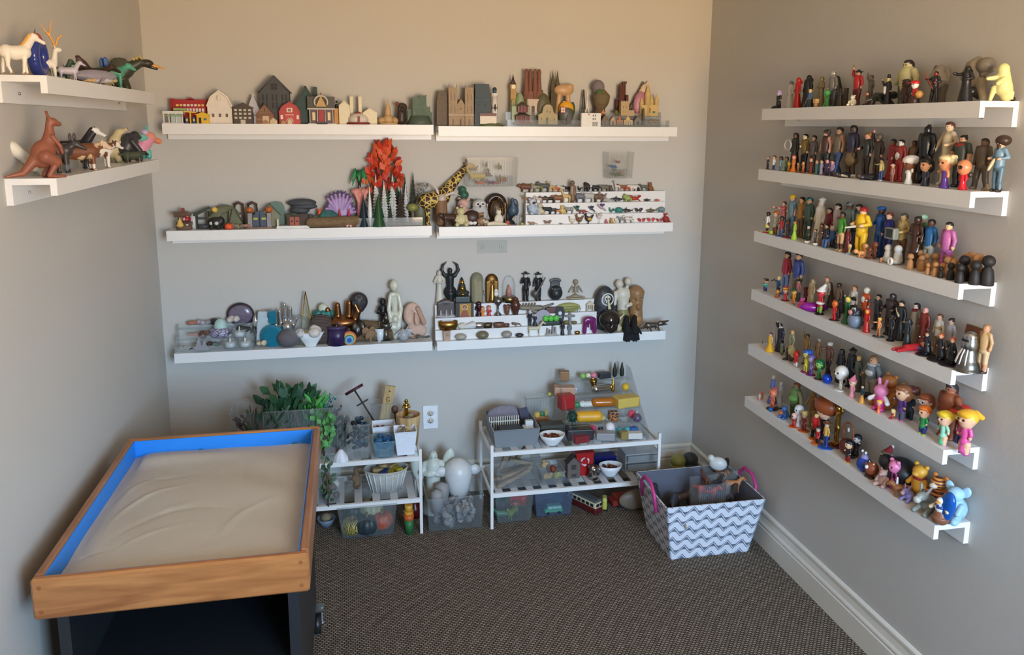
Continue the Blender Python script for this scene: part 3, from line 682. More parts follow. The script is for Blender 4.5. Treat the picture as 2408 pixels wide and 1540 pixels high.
def bfly():return[C('body',(0,-.05,.3),(0,.05,.65),.07,.06)]+[E('wing',(q*.55,0,.62),(.5,.05,.34),ry=-q*.45)for q in(-1,1)]+[E('wing',(q*.36,.02,.28),(.34,.05,.22),ry=q*.4)for q in(-1,1)]
def crab():return[E('body',(0,0,.42),(.55,.35,.28))]+[C('legs',(q*.4,y,.4),(q*.85,y*1.6,.04),.08,.04)for q in(-1,1)for y in(-.15,.05,.22)]+[C('claw',(q*.4,-.25,.5),(q*.62,-.45,.75),.1,.16)for q in(-1,1)]+[E('eyes',(q*.15,-.25,.78),.10)for q in(-1,1)]
def sI_(sN=.10):return[E('body',(0,0,.30),(.30,.28,.31)),E('head',(0,-.06,.73),(.21,.20,.19)),E('muzzle',(0,-.25,.69),(.10,sN,.08))]+[E('ears',(q*.17,0,.90),(.075,.05,.075))for q in(-1,1)]+[C('legs',(q*.17,-.15,.12),(q*.24,-.40,.10),.12,.10)for q in(-1,1)]+[C('arms',(q*.25,-.03,.48),(q*.26,-.26,.30),.085,.075)for q in(-1,1)]
def ape():return[C('body',(.1,0,.35),(-.05,0,.66),.26,.28),E('head',(-.22,0,.84),(.16,.15,.16)),E('muzzle',(-.35,0,.79),(.09,.10,.08))]+[C('arms',(-.08,q*.24,.66),(-.28,q*.30,.36),.11,.09)for q in(-1,1)]+[C('arms',(-.28,q*.3,.36),(-.30,q*.26,.05),.09,.08)for q in(-1,1)]+[C('legs',(.15,q*.17,.3),(.08,q*.22,.05),.13,.10)for q in(-1,1)]
def turtle():return[E('body',(0,0,.5),(.6,.48,.42)),E('head',(-.72,0,.45),(.22,.17,.17))]+[C('legs',(x,q*.35,.3),(x-.05,q*.5,.07),.13,.1)for x in(-.35,.35)for q in(-1,1)]
def rock(sd_,n=5,fl=.7):
 r=random.Random(sd_);return nO([E('rock',(r.uniform(-.35,.35),r.uniform(-.25,.25),r.uniform(.2,.5)),(r.uniform(.28,.5),r.uniform(.25,.4),r.uniform(.2,.42)*fl),rz=r.uniform(0,3))for _ in range(n)])
def hD(key,u,vt,d,lB,name,cat,fn,yw=.0,bz=.0,gR=None,wp=None):
 p,h,mpp=sP_(key,u,vt,d,bz)
 w=(wp or 0)*mpp
 ps=fn(h,w)
 rz=FACE[SH[key][0]]+yw
 if len(ps)==1:return sI(name,lB,cat,ps[0][1],ps[0][2]if not isinstance(ps[0][2],tuple)else M(ps[0][2],.5),p,rz,gR)
 t=tH(name,lB,cat,p,rz,gR);made={}
 for q in ps:
  nm,mb,mt=q[:3];par=made.get(q[3])if len(q)>3 else t
  o=pT(nm,mb,mt if not isinstance(mt,tuple)else M(mt,.5),par or t);made[nm]=o
 return t
def gable(w,d,h,eave=.55):return[(-w/2,0),(w/2,0),(w/2,h*eave),(0,h),(-w/2,h*eave)]
def hO(w,h,d,wall,roof,door=None,wins=(),chim=None,eave=.5,over=.004,wcol=(60,56,50)):
 q=[]
 q.append(('walls',MB().pR(gable(w,d,h,eave),-d/2,d/2),wall))
 sl=math.hypot(w/2,h*(1-eave));an=math.atan2(h*(1-eave),w/2);t_=max(.002,h*.03)
 for s in(-1,1):
  q.append(('roof_slope',MB().box((s*(w/4+over*.3),0,h*(eave+1)/2+t_*.4),(sl+over*2,d+over*2,t_),ry=s*an),roof))
 for x,z,ww,wh in wins:q.append(('window',MB().box((x*w,-d/2,z*h),(ww*w,.003,wh*h)),wcol))
 if door:q.append(('door',MB().box((door[0]*w,-d/2,door[2]*h/2),(door[1]*w,.004,door[2]*h)),door[3]))
 if chim:q.append(('chimney',MB().box((chim[0]*w,0,h*.86),(w*.15,w*.15,h*.32)),chim[1]))
 return q
GRY=(120,118,116);BLA=(30,29,31);WHI=(232,228,220);RED=(176,34,36);NAV=(34,48,110);BLU=(40,96,170);GRN=(48,130,66);YEL=(232,190,44);ORA=(222,122,40);PNK=(222,120,160);PUR=(96,54,130);LIL=(168,150,208);BRN=(104,68,46);TEA=(40,128,128);BEI=(206,182,142);OLV=(112,108,72);GLD=(190,148,66);LIM=(168,208,60);JEA=(62,88,132);BLD=(226,196,110);AUB=(128,58,30);ORH=(214,112,36)
def PF(key,u,vt,d,lB,s,t=None,h=None,sk=SKIN,**kw):
 cols={'shirt':s,'robe':s,'trousers':t or s,'skirt':t or s,'skin':sk}
 if h:cols['hair']=h
 for a,b in(('hc','hat'),('sh','shoes'),('bc','beard'),('tc','hat_trim'),('oc','hood')):
  if a in kw:cols[b]=kw.pop(a)
 cols.update(kw.pop('cols',{}))
 if not h and 'hair' not in kw:kw['hair']=None
 return fig(key,u,vt,d,lB,cols,**kw)
chib=dict(hd=.36);kid=dict(hd=.24)
def X(l,*a):return C(l,*a)
SIL=mT((210,208,204),.22)
k='R1'
PF(k,1830,212,.085,'seated purple-haired figure in a spreading black gown',BLA,h=(170,150,190),sk=(190,176,196),lg='sit',hd=.30,fat=1.25,hair='bob')
PF(k,1857,191,.06,'whitish grey shaggy robed figure beside the red hooded one',(206,202,190),h=(120,124,122),sk=(150,150,146),lg='robe',hair='long')
PF(k,1873,184,.075,'glossy red hooded robed figure with pointed hood',M((176,30,30),.2),lg='robe',hat='hood',fat=.95)
PF(k,1897,178.5,.05,'tall black-cloaked figure with hood between red robe and olive robe',BLA,lg='robe',hat='hood',fat=1.35,sk=BLA)
PF(k,1903,210,.095,'small blue and grey crouching figure with tripod spear',(66,108,148),(84,96,112),h=(226,196,92),hd=.2,lg='wide',xT=(C('spear',(-.3,-.2,.02),(.05,-.15,.55),.02),),cols={'spear':(150,156,164)})
PF(k,1928,181,.05,'plain olive-brown robed statue figure with folded arms',(124,108,74),h=(118,102,68),sk=(132,114,80),lg='robe',al='fold',ar='fold')
def boxman():return[B('box_head',(0,0,.72),(.30,.24,.26),.02),B('box_body',(0,0,.30),(.19,.15,.19),.02),B('legs',(-.09,0,.07),(.07,.09,.07),.01),B('legs',(.09,0,.07),(.07,.09,.07),.01),C('arms',(-.2,0,.42),(-.26,-.06,.22),.05),C('arms',(.2,0,.42),(.26,-.06,.22),.05)]
Z(k,1918,232,.105,'small tan cardboard-box figure at the shelf front',boxman(),{'box_head':(212,164,108),'box_body':(200,150,96),'legs':(190,140,88),'arms':(190,140,88)},'box_figure')
Z(k,1943,210,.095,'bright green plastic figure with bell-shaped top and flared feet',[C('body',(0,0,.2),(0,0,.7),.11,.12),E('helmet',(0,0,.80),(.20,.20,.18)),C('legs',(-.06,0,.3),(-.14,-.03,.04),.08,.10),C('legs',(.06,0,.3),(.14,-.03,.04),.08,.10),C('arms',(.12,0,.62),(.3,-.1,.5),.06)],{'body':(62,140,66),'helmet':(76,160,86),'legs':(60,136,60),'arms':(60,136,60)},'toy_soldier')
PF(k,1955,168.5,.05,'grey armoured figure with chrome helmet and black cape',(126,122,114),(70,66,62),sk=SIL,hair=None,hat='helmet',fat=1.15,cols={'hat':mT((236,230,216),.12),'cape':(34,31,30)},xT=(C('cape',(.02,.10,.80),(.10,.16,.15),.09,.16),))
PF(k,1974,208,.09,'crouching dark brown cloaked figure with bowed head',(52,44,38),h=(40,34,30),sk=(60,50,42),lg='robe',al='bent',ar='bent',fat=1.3)
Z(k,1987,207,.05,'upright dark wooden slab with bevelled edge',[B('slab',(0,0,.5),(.15,.07,.5),.02)],{'slab':(64,54,42)},'wooden_slab','block')
PF(k,2013,166,.055,'pirate figure with tricorn hat, red shirt and raised pipe',(176,34,38),(96,34,30),h=(26,24,24),sk=(190,150,116),hat='brim',hc=(30,28,28),fat=1.3,al='up',xT=(C('pipe',(-.24,0,1.0),(-.25,0,1.22),.03,.012),),cols={'pipe':(132,112,76)})
Z(k,2005,222,.105,'small cream bulldog ghost at the shelf front',sI_(.06),{'body':(226,220,196),'head':(228,222,200)},'toy_dog',yw=.3)
PF(k,2044,177,.045,'grey-brown figure raising one hand beside the pirate',(96,90,78),(84,78,66),h=(70,62,52),sk=(120,108,90),al='up',fat=.9)
PF(k,2038,216,.1,'small kneeling figure in brown with orange face',(96,56,40),(40,36,34),h=(30,28,28),sk=(230,150,110),lg='sit',hd=.26)
Z(k,2066,214,.075,'dark crouching crocodile figure with bared pale teeth',nO(lZ()+[E('teeth',(-1.05,0,.55),(.16,.2,.05))]),{'body':(40,44,38),'head':(44,48,42),'teeth':(226,214,170),'tail':(36,40,34),'legs':(40,44,38)},'toy_crocodile',yw=-1.5)
PF(k,2085,178,.07,'stout man in black tailcoat, white shirt and top hat',BLA,(36,34,36),sk=(228,200,120),hat='top',hc=(26,24,24),hd=.16,al='wave',lg='robe',xT=(E('shirt_front',(0,-.13,.5),(.05,.04,.15)),),cols={'shirt_front':(230,228,224),'robe':BLA})
PF(k,2128,142,.045,'hulking figure with bare cream shoulders and long black hair',(196,186,128),(70,72,56),h=(36,30,30),sk=(198,186,134),hair='long',fat=2.0,hd=.22,sleeve=0,al='low',ar='low',cols={'shirt':(190,182,128)})
PF(k,2127,187,.085,'dark brown squat animal figure behind the white-masked one',(66,38,30),h=(60,34,28),sk=(76,46,34),hd=.34,fat=1.4)
PF(k,2148,190,.105,'small white-faced figure with red cap and tan ball',(176,40,36),(226,220,210),sk=(236,230,222),hat='cap',hc=(192,32,30),hd=.34,xT=(E('ball',(.26,.04,.40),.17),C('bar',(0,0,.0),(0,0,.12),.24)),cols={'ball':(200,146,76),'bar':(60,34,28)})
PF(k,2206,151,.045,'heavy grey pot-bellied ogre with small round ears',(138,126,108),(110,100,84),h=None,sk=(140,128,112),fat=2.1,hd=.13,sleeve=0,xT=(E('belly',(0,-.06,.62),(.28,.24,.26)),E('ears',(-.2,0,.93),.06)),cols={'belly':(146,134,116),'ears':(120,108,92)})
PF(k,2195,168,.085,'red-faced warrior in black robe holding red double staff',(40,40,40),(32,32,33),sk=(150,36,34),h=(30,28,28),lg='wide',fat=1.2,al='out',ar='bent',xT=(C('staff',(-.34,-.16,.98),(.20,-.22,.42),.016),),cols={'staff':(206,70,52)})
PF(k,2290,132,.04,'huge bare grey muscular giant leaning forward',(142,128,108),(150,136,114),sk=(146,134,114),fat=2.2,hd=.13,sleeve=0,al='low',ar='hip',lg='wide',xT=(E('shoulder',(.26,.0,.78),(.19,.2,.18)),),cols={'shoulder':(120,110,96)})
PF(k,2268,157,.085,'ragged black hooded wraith with outstretched arm',BLA,(24,24,26),sk=(44,44,48),lg='robe',hat='hood',fat=1.35,al='point',ar='bent',xT=(C('cloak_tail',(.05,.18,.30),(.05,.38,.12),.13,.04),),cols={'cloak_tail':(26,26,28)})
def sE():return[C('sheet',(0,.02,.72),(0,.06,.35),.16,.22),E('sheet',(0,0,.84),(.15,.15,.17)),C('sheet',(0,.08,.4),(0,.18,.16),.2,.17),C('sheet',(-.05,-.06,.62),(-.12,-.36,.60),.09,.05),C('sheet',(.1,0,.6),(.14,-.26,.46),.09,.06),C('sheet',(-.1,-.14,.35),(-.14,-.20,.03),.08,.05),C('sheet',(.12,.2,.2),(.16,.22,.06),.09,.03),C('sheet',(-.02,.24,.2),(-.04,.30,.05),.08,.03)]
def chain_(t):
 m=MB()
 for i in range(16):
  a=i/15;m.ball((-.13+.02*a,-.20+.52*a,.42-.22*sin(a*1.6)-.06*a),.016,6)
 pT('chain',m,M((60,58,50),.4,.6),t);pT('ball_weight',MB().ball((-.02,.42,.062),.062,12),M((40,34,34),.4),t)
Z(k,2352,149,.055,'pale yellow glow ghost draped in sheet with chain and ball',sE(),{'sheet':(226,218,150)},'ghost_figure',xT=chain_)
k='R2';g2=None
for u,v,l,s,t_,h_,sk,kw in((1805,367,'tiny grey-haired figure in dark suit on red base',(58,48,44),(50,42,40),(130,124,118),TAN,dict(sT=((150,70,52),.22))),(1819,366,'tiny boy in white top and blue trousers on lilac base',WHI,(44,74,120),(120,62,36),SKIN,dict(sT=((120,110,170),.22))),(1835,368,'tiny dark-skinned child in pale blue top on green base',(120,166,178),(96,140,150),(28,24,24),BROWN,dict(sT=((110,
150,70),.24),hair='bob')),(1848,369,'tiny dark-haired child in green top on green base',(92,112,66),(60,60,44),(34,28,26),(150,104,74),dict(sT=((84,140,66),.24),hair='bob')),(1855,381,'tiny figure with round yellow head on orange base',(226,150,50),ORA,None,(230,186,50),dict(hd=.42,sT=((214,116,60),.26))),(1876,382,'tiny brown-haired child in orange-brown on brown base',(170,110,60),(150,96,56),(90,
62,46),TAN,dict(sT=((150,90,50),.26))),(1888,380,'tiny child in yellow and orange on dark red base',(222,130,40),(200,96,30),(170,96,40),SKIN,dict(sT=((120,44,30),.3),al='wave')),(1906,371,'tiny red-haired figure in dark red with white ball',(128,44,38),(120,40,36),(150,66,46),SKIN,dict(sT=((206,166,54),.26),lg='robe')),(1920,376,'tiny figure in teal dress on green base',(52,116,116),(46,100,104),
(150,110,80),SKIN,dict(sT=((110,146,62),.26),lg='robe')),(1931,375,'tiny dark-haired figure in pale lilac gown',(176,166,204),LIL,(40,34,38),SKIN,dict(sT=((140,110,160),.26),lg='robe'))):
 PF(k,u,v,.10,l,s,t_,h_,sk,**{**dict(hd=.27),**kw})
PF(k,1865,365,.102,'tiny red-haired girl in wide orange cone dress on yellow base',ORA,(226,120,36),(196,74,36),lg='gown',sT=((214,164,54),.24),hd=.24,hair='bob')
PF(k,1944,373,.10,'tiny dark-haired child in purple with pink arms',(70,54,90),(60,48,82),(44,32,34),(226,160,160),hd=.27,fat=1.2)
PF(k,1956,376,.095,'tiny child in lilac shirt next to purple-clothed child',(172,140,180),(64,52,86),(52,36,32),(228,168,156),hd=.27,fat=1.15)
PF(k,1866,313,.04,'long dark coat figure with white ring shield before chest',(50,54,48),(62,66,60),(58,44,40),(120,78,60),lg='robe',hair='long',xT=tuple(C('ring',(-.03+.16*cos(a),-.2,.68+.14*sin(a)),(-.03+.16*cos(a+.5),-.2,.68+.14*sin(a+.5)),.018)for a in aR(0,6.2,.5)),cols={'ring':(214,212,206)})
PF(k,1889,315.5,.045,'figure in mustard and black uniform with hand across waist',(120,96,40),(28,27,26),(34,28,24),(232,214,160),al='fold',fat=1.1)
PF(k,1909,319,.045,'figure in grey and dark suit with belt, dark hair',(92,82,80),(60,54,52),(40,32,28),(180,140,104))
PF(k,1938,306,.045,'dark barbarian figure with horned helmet and red-brown fur',(74,48,42),(50,56,54),(44,34,30),(226,170,150),fat=1.25,sleeve=0,xT=(C('horn',(-.06,0,.92),(-.10,0,1.02),.03,.01),C('horn',(.06,0,.92),(.12,0,1.04),.03,.01)),cols={'horn':(90,80,66)},hat='hard',hc=(64,56,46))
PF(k,1967,300,.04,'tall man in olive shirt and blue jeans',(112,98,78),JEA,(38,30,26),(190,142,108),sleeve=0,fat=1.15,al='low',lg='stride')
PF(k,1999,295.6,.04,'tall dark-skinned woman with brown skirt and dark blue top',(50,48,74),(128,102,66),(30,24,22),(84,62,46),lg='skirt',hair='bob',sh=BLA,fat=1.1)
PF(k,2034,312,.05,'young blond man in dark green jacket and brown trousers',(48,52,46),(56,42,36),(128,92,40),(226,160,136),hair='curly',al='bent')
PF(k,2060,316,.04,'soldier with grey helmet and brown coat lifting one arm',(72,54,44),(70,56,46),(90,80,70),(226,160,150),hat='helmet',hc=(112,98,84),al='up',lg='stand',sh=(40,92,98))
def lying(lB,u,v,c1,c2):
 Z('R2',u,v,.10,lB,nO([C('clothes',(-.9,0,.3),(.1,0,.34),.24,.28),C('limb',(.1,.1,.3),(.8,.2,.2),.17,.12),C('limb',(.1,-.1,.3),(.75,-.3,.2),.17,.12),E('head',(-1.15,0,.4),.24),C('limb',(-.7,-.2,.3),(-.3,-.5,.2),.12,.1)]),{'clothes':c1,'limb':c2,'head':(60,50,44)},'lying_figure',yw=1.4)
lying('black figure lying with white hand on shelf below tall woman',1990,404,(34,32,34),(210,206,198))
lying('all-black figure lying face down beside the boy in yellow shirt',2046,407,(34,33,36),(38,36,38))
Z(k,1965,402,.105,'low dark green frog figure with raised yellow claw',nO(frog()+[C('claw',(-.5,-.2,.5),(-.7,-.3,1.1),.08,.04)]),{'body':(58,66,44),'head':(62,70,46),'eyes':(40,40,30),'legs':(52,58,40),'claw':(190,180,70)},'toy_frog')
PF(k,2093,327.5,.05,'woman in red coat with teal collar and dark hair',(152,36,36),(120,30,32),(34,30,30),(120,90,66),lg='robe',fat=.95)
PF(k,2070,374,.095,'small boy in yellow shirt and blue jeans pointing',(212,196,130),(60,86,150),(30,26,24),(200,160,110),hd=.18,al='out',sh=WHI)
PF(k,2097,386,.1,'small kneeling child in pink-brown with white cap',(170,126,112),(160,120,100),(220,206,200),SKIN,hd=.2,hat='cap',hc=(226,214,208))
PF(k,2112,329,.06,'masked athlete in red-brown suit with white face and chest',(150,44,36),(170,40,36),(26,24,26),(228,220,204),fat=1.1,al='low',xT=(E('chest',(0,-.09,.62),(.06,.05,.09)),),cols={'chest':(224,214,196)})
PF(k,2143,331,.04,'brown furry figure standing behind the turbaned toy',(116,78,48),(100,66,42),(60,44,36),(100,70,52),fat=1.2)
PF(k,2170,295.6,.04,'glossy all-black spiky-haired muscular figure',M((26,27,29),.25),M((24,25,27),.25),(24,24,26),M((26,27,29),.25),hair='spike',fat=1.3,hd=.13)
PF(k,2220,288,.03,'tall undressed beige mannequin figure with brown hair',(212,192,152),(206,186,148),(92,50,34),(228,196,156),sleeve=0,fat=.95,al='low',ar='bent',hd=.14,res=60)
PF(k,2135,370,.10,'big-headed toy with white turban and white tunic',WHI,WHI,sk=(128,80,56),hat='turban',hc=(236,232,226),lg='robe',hd=.46,al='fold',ar='wave',sh=BLA)
PF(k,2174,373.5,.10,'big-headed toy with black hair and navy jacket',(44,46,60),(34,32,36),(28,25,27),(206,150,108),hd=.46,lg='robe',hair='bob')
PF(k,2219,366.5,.108,'big-headed toy with blond upswept hair and purple dress',M((84,50,128),.2),M((84,50,128),.2),(226,204,150),(216,146,102),hd=.44,lg='robe',hair='curly',sleeve=0,al='out')
PF(k,2262,376,.10,'bald big-headed toy with black glasses and red tunic',M((206,30,46),.2),(30,26,28),sk=(216,140,96),hd=.48,lg='robe',xT=tuple(C('glasses',(q*.10+.07*cos(a),-.235,.76+.055*sin(a)),(q*.10+.07*cos(a+.6),-.235,.76+.055*sin(a+.6)),.014)for q in(-1,1)for a in aR(0,6.3,.6))+(C('glasses',(-.04,-.24,.77),(.04,-.24,.77),.012),),cols={'glasses':(30,26,24)})
PF(k,2254,319,.04,'broad man in black vest with red bandana and topknot',(44,46,42),(40,42,38),(28,24,24),(212,158,118),hair='bun',fat=1.45,al='hip',sleeve=1,xT=(E('bandana',(0,-.04,.82),(.10,.10,.05)),),cols={'bandana':(150,36,32),'shirt':(60,66,58)})
PF(k,2304,326,.045,'brown armoured warrior with long dark hair and mace',(88,74,56),(76,66,52),(36,30,28),(112,80,60),hair='long',fat=1.35,lg='wide',sh=(124,106,78),xT=(E('mace',(.0,-.26,.30),.06),),cols={'mace':(60,54,48)})
PF(k,2343,326,.06,'painter figure with huge brown afro, blue shirt and palette',(116,148,166),(88,118,136),(62,44,34),(226,172,136),hair='afro',hb='s',bc=(64,44,34),hd=.17,al='bent',ar='bent',sh=(56,46,40),res=62,xT=(E('palette',(.02,-.20,.52),(.035,.03,.15),rx=-.5),),cols={'palette':(206,188,150)})
k='R3'
PF(k,1804,499,.10,'little dark-skinned girl in yellow skirt with pink base',WHI,(222,210,110),(36,26,24),DARK,lg='skirt',hd=.2,sT=((200,52,84),.26),al='bent')
PF(k,1822,497,.095,'red-haired child in grey shirt with lime ball',(176,168,146),(128,76,48),(176,92,46),SKIN,hd=.24,xT=(E('ball',(.06,-.22,.10),.10),),cols={'ball':(152,176,48)},hair='curly')
PF(k,1836,509,.10,'boy in red vest and jeans on blue base',(176,40,40),(88,104,136),(34,28,28),BROWN,hd=.23,sT=((58,104,160),.3),al='bent')
PF(k,1851,517,.098,'small dark-haired child in brown with pink base',(70,48,48),(96,80,72),(44,34,32),BROWN,hd=.24,sT=((190,50,80),.3),al='fold')
PF(k,1867,519.5,.105,'small figure with brown hair in long lime green gown',(164,200,54),(170,206,58),(112,74,40),(196,150,90),lg='gown',hd=.18,hair='long',fat=.8)
PF(k,1840,474,.04,'woman in pink top holding an open book',(206,112,108),(96,92,116),(120,76,52),SKIN,al='point',ar='point',xT=(B('book',(0,-.28,.78),(.12,.05,.012),.004,rx=.4),),cols={'book':(190,170,130)})
PF(k,1859,459,.04,'construction worker with yellow hard hat and blue shirt',(112,142,152),(100,126,140),(34,28,26),SKIN,hat='hard',hc=(236,192,42),sleeve=1,al='hip')
PF(k,1881,464,.04,'balding man in mustard vest and tan shirt',(176,124,50),(120,90,60),(52,36,30),(226,174,120),cols={},al='down')
PF(k,1898,465,.045,'mechanic in dark green coveralls and teal cap',(66,88,74),(62,84,70),(40,34,30),(206,160,112),hat='cap',hc=(38,110,104),fat=1.1)
PF(k,1925,467,.045,'chef all in white with tall white hat',(232,220,196),(226,212,186),sk=(236,206,174),hat='chef',hc=(240,232,214),lg='robe',fat=1.15)
PF(k,1945,489,.05,'woman in dark red vest with long dark hair',(120,30,36),(44,38,50),(44,30,28),(222,176,138),hair='long')
PF(k,1964,479,.045,'woman in pale pink coat with black bob hair',(190,168,160),(170,150,140),(26,23,26),(232,200,174),lg='robe',hair='bob',fat=.95)
PF(k,1990,476,.04,'dark-skinned man in grey overalls and grey cap',(124,138,126),(108,120,110),(60,56,52),(112,74,58),hat='cap',hc=(126,132,122),fat=1.2,al='bent')
PF(k,2012,481,.028,'bearded man in teal shirt behind the firefighter',(62,92,100),(54,70,78),(44,32,28),(206,160,124),hb='s',bc=(52,38,32))
PF(k,2022,488.6,.085,'firefighter in yellow coat and red helmet with hose',(236,188,28),(232,182,30),(90,60,40),(232,184,142),hat='fire',hc=(150,32,32),fat=1.35,al='bent',ar='bent',sh=(60,96,60),xT=(C('hose',(.04,-.2,.62),(.04,-.42,.60),.03,.02),E('stripe',(0,-.02,.60),(.13,.115,.018))),cols={'hose':(200,196,180),'stripe':(150,140,96)})
for u,v,l,s,t_,h_,sk,kw in((1899,532,'tiny figure with white hair and dark green coat',(52,64,48),(48,54,42),(220,216,206),SKIN,dict()),(1916,539,'tiny grey-clothed figure by the white piglets',(110,118,128),(90,96,108),(110,100,92),SKIN,dict()),(1929,526,'tiny bearded man in long brown coat',(104,78,58),(96,70,52),(50,40,34),(170,120,90),dict(lg='robe',hb='s',bc=(50,40,34))),(1941,527,'tiny figure in navy jacket holding white pack',
(38,42,66),(40,44,60),(40,34,34),SKIN,dict(al='bent')),(1948,563,'tiny tan-haired child in brown and green',(150,110,70),(70,90,60),(150,110,66),SKIN,dict(hd=.25)),(1933,566,'tiny sitting baby in pink clothes',(206,120,130),(206,120,130),None,(216,150,120),dict(hd=.36,lg='sit')),(1967,548,'tiny figure in plain navy suit at shelf front',(36,48,92),(34,44,84),(40,32,30),TAN,dict()),(1992,535,'small dark-haired girl in dark red dress',
(116,40,40),(104,34,36),(46,32,30),BROWN,dict(hair='long',lg='robe'))):
 PF(k,u,v,.092,l,s,t_,h_,sk,**{**dict(hd=.18),**kw})
Z(k,1952,531,.08,'white-haired figure seated in blue wheelchair',nO([C('seat',(0,.05,.35),(0,.05,.6),.24,.2),C('clothes',(0,-.02,.45),(0,0,.75),.17,.16),E('hair',(0,0,.98),.13),E('skin',(0,-.05,.95),.11),C('clothes',(-.1,-.05,.42),(-.1,-.38,.35),.09),C('clothes',(.1,-.05,.42),(.1,-.38,.35),.09),C('clothes',(-.1,-.38,.35),(-.1,-.42,.06),.07),C('clothes',(.1,-.38,.35),(.1,-.42,.06),.07),E('wheel',(-.27,
.06,.28),(.03,.28,.28)),E('wheel',(.27,.06,.28),(.03,.28,.28))]),{'seat':(62,96,150),'clothes':(70,104,158),'hair':(230,226,220),'skin':SKIN,'wheel':(60,62,70)},'wheelchair_figure')
for i,(u,v)in enumerate(((1898,566),(1918,571))):
 Z(k,u,v,.108,'small white piglet lying at the shelf front',nO([E('body',(0,0,.4),(.8,.4,.4)),E('head',(-.8,0,.5),(.36,.3,.32)),E('snout',(-1.12,0,.46),(.12,.14,.12)),C('legs',(-.4,.25,.2),(-.45,.3,.05),.12),C('legs',(.4,.25,.2),(.45,.3,.05),.12),C('legs',(-.4,-.25,.2),(-.45,-.3,.05),.12)]),{'body':(232,222,206),'head':(232,222,206),'snout':(226,196,180),'legs':(226,214,198)},'piglet',yw=1.6,gR='white piglets on the figure shelf')
PF(k,1975,500,.10,'dark-skinned man in green sweater and tan shorts',(70,140,46),(206,164,110),(36,26,24),(104,66,46),lg='shorts',sh=(196,160,110),cols={'skin':(110,70,48)})
PF(k,1997,573.6,.105,'sitting baby doll in pale blue with raised arms',(226,196,120),(140,190,206),None,(232,182,128),hd=.42,lg='sit',al='wave',ar='wave',sleeve=0)
Z(k,2022,585,.108,'tan baby doll crawling on hands and knees',nO([C('body',(-.3,0,.5),(.35,0,.5),.24,.28),E('head',(-.75,0,.72),.30),C('limb',(-.3,.18,.4),(-.4,.2,.06),.12,.1),C('limb',(-.3,-.18,.4),(-.4,-.2,.06),.12,.1),C('limb',(.35,.2,.4),(.55,.22,.1),.15,.12),C('limb',(.35,-.2,.4),(.55,-.22,.1),.15,.12)]),{'body':(222,160,100),'head':(222,160,100),'limb':(216,152,94)},'baby_doll',yw=1.4)
PF(k,2034,573,.095,'tan baby doll sitting with one arm raised',(216,156,98),(212,150,92),None,(218,156,98),hd=.40,lg='sit',al='wave',sleeve=0)
PF(k,2044,582,.10,'reddish-brown baby doll sitting beside the tan ones',(124,62,40),(120,58,38),None,(128,64,42),hd=.36,lg='sit',sleeve=0)
PF(k,2056,568,.085,'reddish-brown baby doll standing behind its sitting twin',(124,62,40),(120,58,38),None,(128,64,42),hd=.36,sleeve=0,al='wave')
PF(k,2064,486.5,.045,'dark-skinned police officer in blue uniform and peaked cap',M((28,80,146),.25),M((26,74,138),.25),(30,26,26),(80,52,42),hat='peak',hc=(30,84,156),al='bent')
PF(k,2083,500,.05,'red-haired man in navy blue suit',M((30,34,100),.3),(28,32,88),(134,58,32),(232,190,156))
PF(k,2117,502,.05,'man in tan shirt carrying a grey computer monitor',(198,172,110),(120,82,46),(86,78,56),(222,184,122),al='bent',ar='bent',xT=(B('monitor',(-.02,-.24,.60),(.14,.06,.115),.012),B('screen',(-.02,-.295,.61),(.095,.012,.075),.004)),cols={'monitor':(136,140,128),'screen':(44,48,46)})
PF(k,2148,510,.06,'glossy dark brown wooden statue of a bare woman',M((62,36,26),.2),M((66,38,27),.2),(46,28,22),M((62,36,26),.2),sleeve=0,fat=1.15,lg='skirt',al='fold',hair='bun')
PF(k,2160,506,.04,'nurse in green scrubs and pale green cap',(96,140,110),(84,130,102),(150,190,150),(236,200,170),hat='cap',hc=(166,206,160))
PF(k,2180,516.5,.05,'dark-skinned man in teal blue jacket and grey trousers',M((34,98,152),.3),(170,172,160),(34,24,22),(92,60,46),al='bent',fat=1.05)
PF(k,2221,523,.05,'person in shiny pink tracksuit with short black hair',M((190,104,160),.28),M((176,90,148),.28),(38,28,30),(236,192,140),fat=1.15)
for u,v,sz in((2085,574,1),(2108,576,1)):
 Z(k,u,v,.085,'rounded white stone figure with bare plain head',nO([C('body',(0,0,.22),(0,0,.5),.24,.2),E('head',(0,-.02,.78),(.2,.2,.22)),E('body',(0,-.08,.16),(.27,.26,.16))]),{'body':(206,202,192),'head':(212,208,198)},'stone_figure',gR='white stone figures on the shelf')
Z(k,2094,605,.108,'small white shell ring lying at shelf front',nO([C('shell',(.4*cos(a),-.2,.5+.4*sin(a)),(.4*cos(a+.6),-.2,.5+.4*sin(a+.6)),.2)for a in aR(0,6.3,.6)]+[E('shell',(0,0,.45),(.3,.2,.3))]),{'shell':(230,224,212)},'shell','shell')
PF(k,2071,606,.112,'tiny orange-skinned baby figure at shelf front',(222,140,96),(140,84,56),None,(224,146,104),hd=.4,lg='sit')
def peg(lB,u,v,d,rgb,grp,fat=1.0):
 p,h,_=sP_('R3',u,v,d)
 t=tH('peg_doll',lB,'peg doll',p,0,grp,h)
 mt=wO(rgb,tuple(int(c*.82)for c in rgb),5.0,.55,'Z')if rgb[0]>60 else M(rgb,.6,var=.15)
 f=fat
 pT('body',MB().lA([(.20*f,0),(.215*f,.03),(.20*f,.3),(.165*f,.52),(.11*f,.60),(.10*f,.64)],n=20),mt,t)
 pT('head',MB().ball((0,0,.81),.20*f,18,(1,1,.97)),mt,t)
